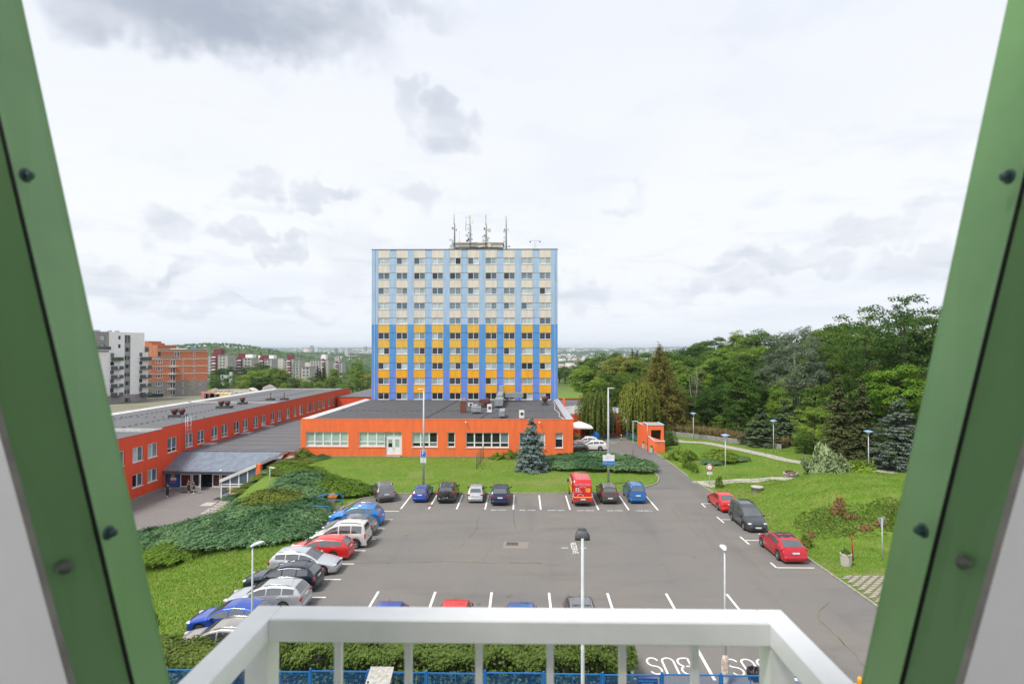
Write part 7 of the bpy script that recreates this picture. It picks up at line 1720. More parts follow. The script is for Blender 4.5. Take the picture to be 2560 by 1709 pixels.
make_car('offroad', C['brown'], 'dark brown compact SUV between red van and blue estate', (8.6, 58.0), UPY, rails=M_CHROME, black_low=True, W=1.78, sx=.97)
make_car('mpv', C['blue'], 'blue boxy estate car parked last before the drive', (11.35, 58.2), UPY, rails=M_BLK, sx=.97, W=1.76)
make_car('sedan', C['scarlet'], 'scarlet notchback car parked along the grass verge', (19.25, 55.3), UPY)
make_car('mpv', C['anthracite'], 'anthracite people carrier facing the red hatchback on the verge', (19.4, 49.5), DNY, rails=M_BLK, black_low=True)
make_car('coupe', C['crimson'], 'crimson wedge hatchback with black glass roof on the verge', (19.2, 42.7), UPY, darkroof=True, sx=1.05)
make_car('suv', C['sky'], 'bright sky-blue SUV parked by the blue railing steps', (-14.3, 49.3), LFT, rails=M_CHROME)
make_car('hatch', C['grey'], 'dark grey hatchback hidden behind the white people carrier', (-14.1, 46.75), LFT)
make_car('mpv', C['warmwhite'], 'off-white people carrier with black roof rails', (-14.0, 44.0), LFT, rails=M_BLK, black_low=True)
make_car('wagon', C['scarlet'], 'red estate car beside the off-white people carrier', (-14.7, 41.4), LFT)
make_car('wagon', C['lsilver'], 'silver-white estate car reversed into its bay', (-14.75, 38.75), RGT, rails=M_CHROME)
make_car('wagon', C['ink'], 'dark blue-black estate with chrome window trim', (-15.1, 36.05), LFT, rails=M_BLK)
make_car('wagon', C['silver'], 'silver estate parked beside the blue-black estate', (-14.85, 33.3), LFT, rails=M_CHROME)
make_car('hatch', C['cobalt'], 'cobalt-blue hatchback half hidden by the white balcony rail', (-15.6, 30.6), LFT)
make_car('suv', C['beige'], 'beige car sunk behind the overgrown hedge corner', (-14.7, 27.9), LFT, rails=M_CHROME)
make_car('hatch', C['cobalt'], 'blue car behind the hedge in the first wide bay', (-7.15, 29.7), DNY)
make_car('hatch', C['scarlet'], 'red car behind the hedge with only its roof showing', (-3.6, 30.0), DNY)
make_car('hatch', C['blue'], 'blue car with long aerial behind the hedge, beside the red roof', (-.05, 29.7), DNY)
make_car('wagon', C['black'], 'black car with grey glass roof behind the tall dark lamp', (3.15, 30.0), DNY, rails=M_CHROME, darkroof=C['grey'])
make_car('wagon', C['white'], 'white estate car beside the annex wall', (10.5, 86.4), LFT)
make_car('hatch', C['white'], 'white hatchback parked behind the white estate', (10.1, 90.2), LFT)
make_car('hatch', C['brown'], 'brownish car tucked between white estate and annex wall', (7.9, 84.6 + .2), LFT + R(4), sx=.9)
# ------------------------------------------------------------------ lamps, signs, street furniture
M_POLE = mat('pole_galvanised', (.52, .55, .58), (.42, .45, .48), 3, .5)
M_LAMPG = mat('lamp_grey', (.62, .65, .66), (.50, .53, .55), 3, .45)
M_LAMPD = mat('lamp_dark', (.055, .058, .064), (.085, .088, .092), 5, .6)
M_LENS = mat('lamp_lens', (.70, .72, .70), None, 4, .2)
def street_lamp(loc, ztop, label, head='led', dirx=-1.0, r=.075, base=False, hd=0.0):
    """pole with a head reaching towards dirx; hd turns the head about z"""
    x, y, z = loc; t = thing('street_lamp', label, 'street lamp', loc)
    zt = ztop
    p = MB(); p.tube([(x, y, z), (x, y, z + (zt - z) * .55), (x, y, zt)], [r * 1.25, r * 1.0, r * .7], 12)
    p.build('pole', M_POLE, t)
    if base: MB().lathe([(.17, 0), (.17, 1.0), (.14, 1.2), (.07, 1.32)], (x, y, z), 16).build('base', mat('rusty_white_paint', (.62, .61, .58), (.30, .14, .07), 5, .8, amount=.8), t)
    ca, sa = math.cos(hd), math.sin(hd)
    def hp(u, v, w): return (x + u * ca - v * sa, y + u * sa + v * ca, zt + w)
    h = MB()
    if head == 'led':
        st = [(-.12, .05, .03), (.0, .09, .05), (.25, .16, .055), (.50, .17, .045), (.66, .12, .03), (.70, .06, .02)]
        vs = []; 
        for (u, w, hh) in st: vs += [hp(dirx * u, -w, .0), hp(dirx * u, -w * .8, hh), hp(dirx * u, 0, hh * 1.35), hp(dirx * u, w * .8, hh), hp(dirx * u, w, .0), hp(dirx * u, 0, -.02)]
        fs = [(i * 6 + k, i * 6 + (k + 1) % 6, (i + 1) * 6 + (k + 1) % 6, (i + 1) * 6 + k) for i in range(len(st) - 1) for k in range(6)] + [(5, 4, 3, 2, 1, 0), tuple((len(st) - 1) * 6 + k for k in range(6))]
        h.add(vs, fs, 0, True); o = h.build('lamp_head', M_LAMPG, t)
        MB().add([hp(dirx * .2, -.1, -.025), hp(dirx * .6, -.1, -.025), hp(dirx * .6, .1, -.025), hp(dirx * .2, .1, -.025)], [(0, 1, 2, 3)]).build('lens', M_LENS, o)
    elif head == 'dark':
        prof = [(.0, .18, .03), (.02, .215, .15), (.09, .20, .21), (.20, .165, .24), (.31, .12, .22), (.37, .05, .15)]
        vs = []
        for (u, w, hh) in prof: vs += [hp(-w, u, -.06), hp(-w * .96, u, hh * .55), hp(-w * .55, u, hh), hp(w * .55, u, hh), hp(w * .96, u, hh * .55), hp(w, u, -.06)]
        fs = [(i * 6 + k, i * 6 + (k + 1) % 6, (i + 1) * 6 + (k + 1) % 6, (i + 1) * 6 + k) for i in range(len(prof) - 1) for k in range(6)] + [(5, 4, 3, 2, 1, 0), tuple((len(prof) - 1) * 6 + k for k in range(6))]
        h.add(vs, fs, 0, True); o = h.build('lamp_head', M_LAMPD, t)
        MB().add([hp(-.14, .03, -.10), hp(.14, .03, -.10), hp(.09, .42, -.10), hp(-.09, .42, -.10), hp(-.17, 0, -.06), hp(.17, 0, -.06), hp(.1, .5, -.06), hp(-.1, .5, -.06)], [(0, 1, 2, 3), (0, 4, 5, 1), (1, 5, 6, 2), (2, 6, 7, 3), (3, 7, 4, 0)]).build('lens', M_LENS, o)
        MB().box(x - .13, y + .085, zt + .212, x + .13, y + .10, zt + .226).build('hinge_seam', M_BLK, o)
    return t
def lamp_at(dx, dtop, Yd, z, *a, **k):
    p = AYD(dx, dtop, Yd); return street_lamp((p.x, Yd, z), p.z, *a, **k)
street_lamp((1.72, 16.3, -.5), 9.66, 'tall lamp with large dark grey hood rising before the balcony', 'dark', r=.058)
street_lamp((9.15, 26.0, 0), 6.0, 'pale LED lamp on rust-stained white base by the bus bays', 'led', -1, .05, True, hd=R(-100))
street_lamp((-12.35, 26.0, 0), 6.05, 'pale LED lamp behind the parked cobalt-blue hatchback', 'led', 1, .05, False, hd=R(75))
street_lamp((-10.95, 63.3, 0.05), 10.7, 'tall lamp carrying the blue parking sign', 'led', -1, .105)
street_lamp((9.6, 63.6, 0.05), 10.8, 'tall lamp carrying the white and blue notice board', 'led', 1, .105)
street_lamp((15.75, 81.2, 0), 4.95, 'short thin lamp at the lawn corner by the drive', 'led', 1, .05)
street_lamp((-27.6, 62.0, hfun(-27.6, 62) - .2), 2.2, 'short thin lamp among the bank junipers by the stairs', 'led', 1, .05, hd=R(-20))
M_SHADE = mat('lamp_shade_blue', (.22, .42, .66), (.18, .34, .56), 2, .4)
def path_lamp(x, y, h, label):
    z = hfun(x, y); t = thing('path_lamp', label, 'path lamp', (x, y, z), 0, 'path lamps with blue shades')
    MB().tube([(x, y, z), (x, y, z + h - .45)], [.055, .045], 10).build('pole', M_POLE, t)
    MB().lathe([(.06, h - .45), (.10, h - .42), (.42, h - .14)], (x, y, z), 18).build('diffuser', M_LENS, t)
    MB().lathe([(.50, h - .14), (.48, h - .10), (.12, h), (0, h + .01)], (x, y, z), 18).build('lamp_shade', M_SHADE, t)
for (px, py, h, lab) in ((923, 368, 4.7, 'blue-shaded path lamp in front of the reeds'), (1132, 622, 5.25, 'blue-shaded path lamp beside the no-entry sign'), (1446, 450, 4.9, 'blue-shaded path lamp in front of the low dark pine')):
    p = g4(px, py); path_lamp(p[0], p[1], h, lab)
p = AY(1380 + 2064 * .38314, 960 + 300 * .38314, 68); path_lamp(p.x, 68, p.z - hfun(p.x, 68), 'blue-shaded path lamp beside the blue-green pine')
def bench_like(): pass
# signs
def sign_board(name, label, x, y, z0, parts, cat='sign'):
    t = thing(name, label, cat, (x, y, z0)); return t
M_SIGNB = mat('sign_blue', (.015, .17, .58), (.015, .14, .50), 2, .4)
M_INK = mat('sign_ink', (.12, .12, .16), None, 3, .6)
x, y = -10.95, 63.1
t = sign_board('parking_sign', 'blue parking sign with white P above a white notice plate', x, y, 1.9, None)
b = MB().cbox((x, y, 3.55), .62, .03, .80, ch=0).build('panel', M_WHITE, t); MB().cbox((x, y - .02, 3.55), .56, .012, .74).build('blue_field', M_SIGNB, b)
text_part('lettering', 'P', .62, M_WHITE, b, (x - .02, y - .03, 3.63)); text_part('lettering', 'VYHRAZENO', .085, M_WHITE, b, (x, y - .03, 3.28))
b = MB().cbox((x, y, 2.85), .62, .03, .56).build('panel', M_WHITE, t)
for k, s in enumerate(('ŠKOLA', 'PRO', 'VOZIDLA', 'A HOSTÉ')): text_part('lettering', s, .085, M_INK, b, (x, y - .02, 3.04 - k * .12))
x, y = 9.6, 63.4
t = sign_board('notice_board', 'white notice board with two blue bands on the tall lamp', x, y, 1.9, None)
b = MB().cbox((x, y, 2.9), 1.3, .04, 1.08).build('panel', M_WHITE, t); MB().cbox((x, y, 3.5), .45, .04, .11).build('panel_top', M_WHITE, b)
MB().cbox((x, y - .025, 2.70), 1.28, .012, .18).build('blue_band', M_SIGNB, b); MB().cbox((x, y - .025, 2.47), 1.28, .012, .21).build('blue_band', M_SIGNB, b)
lb = mat('pale_cyan_ink', (.35, .65, .85), None, 3, .5)
text_part('lettering', 'VJEZD', .12, lb, b, (x - .4, y - .035, 2.70)); text_part('lettering', 'HOTEL  RESTAURACE', .12, lb, b, (x + .08, y - .035, 2.47))
for k, s in enumerate(('STŘEDNÍ ŠKOLA', 'GASTRONOMICKÁ A HOTELOVÁ', 'VRBOVA 1233')): text_part('lettering', s, .075, M_INK, b, (x, y - .025, 3.28 - k * .13))
def round_sign():
    p = G(1774, 1213); x, y = p.x, p.y; t = thing('no_entry_sign', 'round white sign with red ring on a post by the drive', 'sign', (x, y, 0))
    MB().tube([(x, y, 0), (x, y, 2.3)], .03, 8).build('post', M_POLE, t)
    MB().lathe([(0, -.05), (.36, -.05), (.38, -.04), (.38, -.02)], (x, y, 2.0), 26, axis='y').build('disc', M_WHITE, t)
    MB().lathe([(.26, -.055), (.36, -.055)], (x, y, 2.0), 26, axis='y').build('red_ring', mat('sign_red', (.50, .02, .02), None, 2, .4), t)
    b = MB().cbox((x, y - .03, 1.36), .58, .02, .28).build('plate', M_WHITE, t); text_part('lettering', 'MIMO', .10, M_INK, b, (x, y - .045, 1.42)); text_part('lettering', 'ZÁSOBOVÁNÍ', .075, M_INK, b, (x, y - .045, 1.30))
round_sign()
def yield_sign():
    p = G(2206, 1400); x, y = p.x, p.y; t = thing('yield_sign', 'triangular road sign seen from its grey back', 'sign', (x, y, hfun(x, y)))
    MB().tube([(x, y, hfun(x, y) - .1), (x, y, 3.0)], .035, 8).build('post', M_POLE, t); a = R(25); c, s = math.cos(a), math.sin(a)
    tri = [(-.42, 3.05), (.42, 3.05), (0, 2.30)]; f = MB(); f.add([(x + u * c, y + .05 + u * s, v) for u, v in tri] + [(x + u * c - .02 * s, y + .08 + u * s, v) for u, v in tri], [(0, 1, 2), (5, 4, 3), (0, 3, 4, 1), (1, 4, 5, 2), (2, 5, 3, 0)]); f.build('panel', M_GALV, t)
    for z in (2.9, 2.6): MB().cbox((x, y + .03, z), .3, .03, .04, 0, a).build('bracket', M_STEEL, t)
yield_sign()
p = G(2133, 1400); g = hfun(p.x, p.y); t = thing('marker_stake', 'thin red marker post on the grass beside the planter', 'post', (p.x, p.y, g))
MB().tube([(p.x - .12, p.y, g + 1.85), (p.x, p.y, g - .1)], .045, 8).build('stake', mat('stake_red', (.42, .01, .03), None, 4, .5), t); MB().cbox((p.x - .14, p.y - .05, g + 1.6), .05, .03, .12).build('reflector', M_DG, t)
def planter(x, y, s, label, z=0.0, key='mid'):
    t = thing('planter', label, 'planter', (x, y, z)); b = MB(); n = 6
    b.lathe([(.34 * s, 0), (.40 * s, .8 * s), (.40 * s, .86 * s), (.33 * s, .86 * s), (.33 * s, .78 * s), (0, .78 * s)], (x, y, z), 8, smooth=False); b.build('tub', mat('washed_concrete', (.52, .49, .44), (.40, .38, .34), 7, .9, bump=.4), t)
    o = link('plant', variant(BM['ball2'], key), t); o.location = (0, 0, .72 * s); o.scale = (.34 * s, .34 * s, .42 * s)
p = G(2115, 1412); planter(p.x, p.y, 1.0, 'concrete planter with clipped ball shrub on the verge grass', hfun(p.x, p.y))
for (px, py, lab) in ((1150, 1408, 'stone planter by the kiosk, first from the downpipe'), (1207, 1437, 'stone planter by the kiosk, between two others'), (1249, 1462, 'stone planter by the kiosk corner, closest to the car park')):
    p = G(1390 + px * .19129, 850 + py * .19129); planter(p.x, p.y, .85, lab, 0, 'jung')
def ring():
    p = hit(1893 / D2S, 1228 / D2S); t = thing('concrete_shaft', 'round pale concrete shaft ring with lid set in the grass slope', 'manhole', p)
    MB().lathe([(.56, -.4), (.56, .42), (.60, .42), (.60, .52), (.55, .54), (0, .56)], tuple(p), 24).build('ring', M_PATH, t)
    p = hit(1977 / D2S, 1190 / D2S); t = thing('brick_shaft', 'crumbling brick shaft with rusty iron cover on top of the mound', 'manhole', p); r2 = random.Random(2)
    for k in range(16):
        a = 2 * math.pi * k / 16
        for j in range(3): MB().cbox((p.x + math.cos(a) * .75, p.y + math.sin(a) * .75, p.z + .05 + j * .16), .3, .2, .14, 0, a + 1.57 + r2.uniform(-.1, .1)).build('stone', MATS['mortar'] if r2.random() < .6 else M_PATH, t)
    MB().lathe([(.0, .56), (.5, .56), (.55, .52), (.55, .48)], tuple(p), 16).build('iron_cover', MATS['rusty_iron'], t)
    MB().cbox((p.x - .2, p.y + .1, p.z + .62), 1.1, .25, .1, 0, .4).build('beam', MATS['rust_brown_paint'], t)
ring()
# steps with blue railings and flower pots at the end of the car park
def steps():
    t = thing('concrete_steps', 'pale concrete steps leading down the bank between blue railings', 'steps', (-18.2, 53, 0)); m = MATS['pale_concrete']
    MB().box(-18.9, 51.4, -.35, -17.08, 54.9, .02).build('landing', M_ASPH2, t)
    for i in range(7): MB().box(-19.35 - i * .42, 51.6, -.32 - i * .17, -18.92 - i * .42, 54.6, -.02 - i * .16).build('step', m, t)
steps()
blue_rail([(-17.5, 55.3, .55), (-17.55, 55.28, 1.0), (-17.75, 55.25, 1.04), (-19.35, 55.0, 1.04), (-21.6, 54.8, .0)], 'blue_railing', 'blue tubular railing around the steps beside a flower pot', [(-17.5, 55.3, 0, .9), (-19.35, 55.0, 0, 1.04)])
blue_rail([(-17.35, 51.1, .5), (-17.38, 51.1, .95), (-17.55, 51.1, 1.02), (-19.3, 51.1, 1.02), (-20.6, 51.1, .5)], 'blue_railing', 'blue tubular railing of the steps next to the sky-blue SUV', [(-17.35, 51.1, 0, .9), (-19.3, 51.1, 0, 1.02)])
def flower_pot(x, y, label):
    z = hfun(x, y) + .02; t = thing('flower_pot', label, 'flower pot', (x, y, z)); m = mat('terracotta', (.50, .24, .15), (.42, .19, .11), 4, .8)
    b = MB(); s = lambda w, z_: [(x - w, y - w * .8, z_), (x + w, y - w * .8, z_), (x + w, y + w * .8, z_), (x - w, y + w * .8, z_)]
    v = s(.26, z) + s(.36, z + .52) + s(.40, z + .52) + s(.40, z + .64) + s(.34, z + .64) + s(.34, z + .56)
    f = [(3, 2, 1, 0)] + [(a * 4 + k, a * 4 + (k + 1) % 4, (a + 1) * 4 + (k + 1) % 4, (a + 1) * 4 + k) for a in range(5) for k in range(4)] + [(20, 21, 22, 23)]
    b.add(v, f); b.build('pot', m, t); o = link('flowers', variant(BM['ball2'], 'marigold'), t); o.location = (0, 0, .58); o.scale = (.36, .30, .30)
flower_pot(-18.75, 56.2, 'terracotta pot of orange marigolds behind the blue railing'); flower_pot(-17.75, 49.9, 'terracotta pot of orange marigolds before the sky-blue SUV')
# mesh fence by the blue spruce
def green_fence():
    t = thing('mesh_fence', 'dark green wire fence remnant leaning beside the blue spruce', 'fence', (-5.6, 74, .1)); m = mat('fence_green', (.03, .09, .05), None, 3, .6)
    for y in (71.5, 75, 78.6): MB().tube([(-5.7 + (y - 71.5) * .06, y, 0), (-5.7 + (y - 71.5) * .06, y, 2.1)], .03, 6).build('post', m, t)
    w = MB()
    for i in range(11): w.tube([(-5.7, 71.5, .2 + i * .18), (-5.27, 78.6, .2 + i * .18)], .006, 3)
    for i in range(30): y = 71.5 + i * .245; xx = -5.7 + (y - 71.5) * .06; w.tube([(xx, y, .1), (xx, y, 2.05)], .006, 3)
    w.build('wire_mesh', m, t)
    MB().tube([(-5.7, 71.5, 1.6), (-4.9, 71.3, .1)], .025, 5).build('brace', m, t); MB().tube([(.6, 73.2, 0), (.6, 73.2, 1.6)], .03, 6).build('post', m, t)
green_fence()
# blue mesh fence along the street side
def blue_fence():
    m = mat('fence_blue', (.015, .16, .48), (.012, .12, .38), 3, .5); Y = 23.95
    t = thing('blue_mesh_fence', 'blue steel mesh fence running along the hedge and bus bays', 'fence', (0, Y, 0))
    xs = [-23.6 + 2.45 * i for i in range(16)]
    for i, x in enumerate(xs): MB().box(x - .04, Y - .04, -.9, x + .04, Y + .04, 1.66 - .02 * (i % 3)).build('post', m, t)
    w = MB(); fr = MB()
    for k in range(42): w.box(.06, -.004, -.75 + k * .055, 2.39, .004, -.7465 + k * .055)
    for k in range(45): w.box(.06 + k * .0525, -.005, -.75, .0635 + k * .0525, .005, 1.55)
    fr.box(.05, -.02, 1.53, 2.40, .02, 1.58); fr.box(.05, -.02, -.8, .09, .02, 1.53); fr.box(2.36, -.02, -.8, 2.40, .02, 1.53); fr.box(1.2, -.015, -.8, 1.225, .015, 1.53)
    wm_, fm = w.mesh('wire_mesh', m), fr.mesh('panel_frame', m)
    for i, x in enumerate(xs[:-1]):
        z = -.02 * (i % 3); f = inst('panel_frame', fm, t, (x, Y, z)); inst('wire_mesh', wm_, f, (x, Y, z))
    b = thing('info_board', 'dark blue information board with red headings on the mesh fence', 'sign', (5.2, Y - .06, .4)); bm = mat('board_blue', (.008, .045, .27), None, 2, .4)
    o = MB().box(4.78, Y - .09, .35, 5.62, Y - .05, 1.42).build('panel', bm, b); cy = mat('board_cyan', (.15, .45, .80), None, 3, .5); rd = mat('board_red', (.65, .04, .16), None, 3, .5)
    yy = Y - .093; text_part('lettering', 'Střední škola hotelová', .085, cy, o, (5.2, yy, 1.34)); text_part('lettering', 'a gastronomická', .07, cy, o, (5.2, yy, 1.25))
    for x, s in ((5.0, 'ubytování'), (5.24, 'školení'), (5.48, 'stravování')): text_part('lettering', s, .045, rd, o, (x, yy, 1.14))
    for k in range(6): MB().box(4.88, yy - .003, 1.02 - k * .07, 5.06, yy, 1.04 - k * .07).build('text_line', cy, o)
    MB().lathe([(.16, 0), (.19, 0)], (5.42, yy, .92), 20, axis='y', sc=(1.1, .7)).build('oval_logo', cy, o)
blue_fence()
def cabinet():
    x, y = -5.6, 22.6; t = thing('utility_cabinet', 'brick utility pillar with mossy concrete cap and grey metal door', 'cabinet', (x, y, -1))
    MB().box(x - .45, y - .38, -1.2, x + .45, y + .38, 2.15).build('core', mat('sand_mortar', (.44, .40, .34), None, 4, .9), t)
    bm = MB().box(-.085, -.03, -.032, .085, .03, .032).mesh('brick', mat('sand_lime_brick', (.46, .39, .28), (.38, .31, .22), 9, .9))
    for j in range(12):
        for sx in (-.37, .37): inst('brick', bm, t, (x + sx, y - .40, 2.08 - j * .075))
        for sy in (-.25, -.05, .15): inst('brick', bm, t, (x + .455, y + sy, 2.08 - j * .075), R(90))
    MB().add([(x - .62, y - .58, 2.14), (x + .62, y - .58, 2.14), (x + .60, y + .52, 2.42), (x - .60, y + .52, 2.42), (x - .62, y - .58, 2.22), (x + .62, y - .58, 2.22), (x + .60, y + .52, 2.50), (x - .60, y + .52, 2.50)], [(3, 2, 1, 0), (4, 5, 6, 7), (0, 1, 5, 4), (1, 2, 6, 5), (2, 3, 7, 6), (3, 0, 4, 7)]).build('cap', mat('mossy_concrete', (.48, .46, .42), (.28, .27, .24), 7, .95, bump=.6), t)
    d = MB().box(x - .29, y - .42, -.2, x + .29, y - .385, 2.08).build('door', mat('grey_metal_door', (.46, .50, .53), (.36, .40, .43), 2, .5), t)
    MB().lathe([(.15, -.432), (.19, -.432)], (x + .08, y, 1.76), 22, axis='y').build('prohibition_ring', mat('faded_red', (.45, .01, .05), None, 3, .5), d)
    MB().add([(x - .03, y - .434, 1.87), (x + .0, y - .434, 1.89), (x + .20, y - .434, 1.65), (x + .17, y - .434, 1.63)], [(0, 1, 2, 3)]).build('prohibition_bar', MATS['faded_red'], d); MB().box(x + .0, y - .433, 1.70, x + .1, y - .43, 1.82).build('flame_mark', M_INK, d)
    MB().ell((x - .5, y - .4, 2.27), .06, .05, .05).build('moss_clump', M_MOSS, t)
    t.location = (-5.8, 23.3, -1.6); t.scale = (.8, .8, 1)
cabinet()
def bin_():
    x, y = 10.25, 25.4; t = thing('litter_bin', 'litter bin lined with a black plastic bag behind the fence', 'bin', (x, y, 0)); MB().lathe([(.26, 0), (.30, .85), (.28, .86), (.24, .1)], (x, y, 0), 18).build('drum', M_PLINTH, t)
    r2 = random.Random(1); vs = []; n = 22
    for r_, h in ((.28, .55), (.36, .80), (.38, .95), (.30, 1.0), (.22, .85), (.1, .75)):
        for k in range(n): a = 2 * math.pi * k / n; q = r_ * (1 + r2.uniform(-.08, .08)); vs.append((x + q * math.cos(a), y + q * math.sin(a), h + r2.uniform(-.04, .04)))
    MB().add(vs, [(i * n + k, i * n + (k + 1) % n, (i + 1) * n + (k + 1) % n, (i + 1) * n + k) for i in range(5) for k in range(n)]).build('bag', mat('black_bag', (.012, .012, .014), None, 5, .3), t)
bin_()
def barrier():
    x, y = 14.15, 24.3; t = thing('boom_barrier', 'striped boom barrier housing with orange beacon at the exit', 'barrier', (x, y, -.5)); m = mat('barrier_yellow', (.75, .60, .22), (.70, .55, .20), 3, .5)
    b = MB(); b.cbox((x, y, .25), .34, .34, 1.5, ch=.05); h = b.build('housing', m, t)
    for k in range(4): MB().add([(x - .174, y - .175, -.2 + k * .34), (x + .174, y - .175, .0 + k * .34), (x + .174, y - .175, .1 + k * .34), (x - .174, y - .175, -.1 + k * .34)], [(0, 1, 2, 3)]).build('stripe', M_BLK, h)
    MB().lathe([(.10, 1.0), (.105, 1.05), (.09, 1.06)], (x, y, 0), 14).build('beacon_base', M_BLK, t); MB().lathe([(.10, 1.06), (.105, 1.2), (.09, 1.3), (.05, 1.35), (0, 1.36)], (x, y, 0), 16).build('beacon', mat('orange_beacon', (.85, .24, .01), (.9, .35, .02), 4, .25, coat=.4), t)
    for k in range(7): MB().box(x + .18 + k * .5, y - .03, .70, x + .68 + k * .5, y + .03, .80).build('boom_section', M_WHITE if k % 2 else MATS['sign_red'], t)
    r = thing('blue_gate_rail', 'blue steel handrail with upright bars beside the boom barrier', 'railing', (x + .3, y - .5, 0)); bm = MATS['fence_blue']
    MB().cbox((x + 1.9, y - .55, 1.0), 3.4, .09, .09, ch=.02).build('top_rail', bm, r)
    for k in range(9): MB().tube([(x + .4 + k * .38, y - .55, -.4), (x + .4 + k * .38, y - .55, .96)], .03, 7).build('bar', bm, r)
barrier()
# terrace parasol and container behind the white cars
def parasol():
    x, y = 9.6, 95.5; t = thing('parasol', 'white square parasol on a pole behind the parked white cars', 'parasol', (x, y, 0)); m = mat('white_canvas', (.74, .73, .70), (.66, .65, .62), 1, .8)
    MB().tube([(x, y, 0), (x, y, 3.1)], .05, 8).build('pole', M_WHITE, t); w = 2.0
    MB().add([(x, y, 3.2), (x - w, y - w, 2.45), (x + w, y - w, 2.45), (x + w, y + w, 2.45), (x - w, y + w, 2.45), (x - w, y - w, 2.2), (x + w, y - w, 2.2), (x + w, y + w, 2.2), (x - w, y + w, 2.2)], [(0, 1, 2), (0, 2, 3), (0, 3, 4), (0, 4, 1), (1, 5, 6, 2), (2, 6, 7, 3), (3, 7, 8, 4), (4, 8, 5, 1)]).build('canopy', m, t)
    x, y = 12.1, 94.6; t = thing('waste_container', 'blue wheeled waste container with pale label behind the white hatchback', 'container', (x, y, 0)); bm = mat('container_blue', (.015, .13, .46), None, 3, .5)
    MB().add([(x - .55, y - .45, .15), (x + .55, y - .45, .15), (x + .55, y + .45, .15), (x - .55, y + .45, .15), (x - .65, y - .55, 1.15), (x + .65, y - .55, 1.15), (x + .65, y + .55, 1.15), (x - .65, y + .55, 1.15)], [(3, 2, 1, 0), (0, 1, 5, 4), (1, 2, 6, 5), (2, 3, 7, 6), (3, 0, 4, 7), (4, 5, 6, 7)]).build('body', bm, t)
    MB().lathe([(.56, -.68), (.50, -.68), (.0, -.66)], (x, y + .68, 1.16), 4, axis='y').build('lid_end', bm, t); MB().ell((x, y, 1.16), .68, .58, .22, 16, 6).build('lid', bm, t); MB().box(x - .2, y - .52, .6, x + .2, y - .50, .9).build('label_patch', mat('label_teal', (.10, .50, .55), None, 4, .5), t)
    for sx in (-.45, .45): MB().lathe([(0, -.04), (.09, -.04), (.09, .04), (0, .04)], (x + sx, y - .35, .09), 10, axis='y').build('wheel', M_TYRE, t)
parasol()
M_KIDNEY = kerb('kerb_island', [(13.6, 93.0), (15.2, 92.3), (15.9, 92.9), (15.2, 93.6), (13.6, 94.2)])
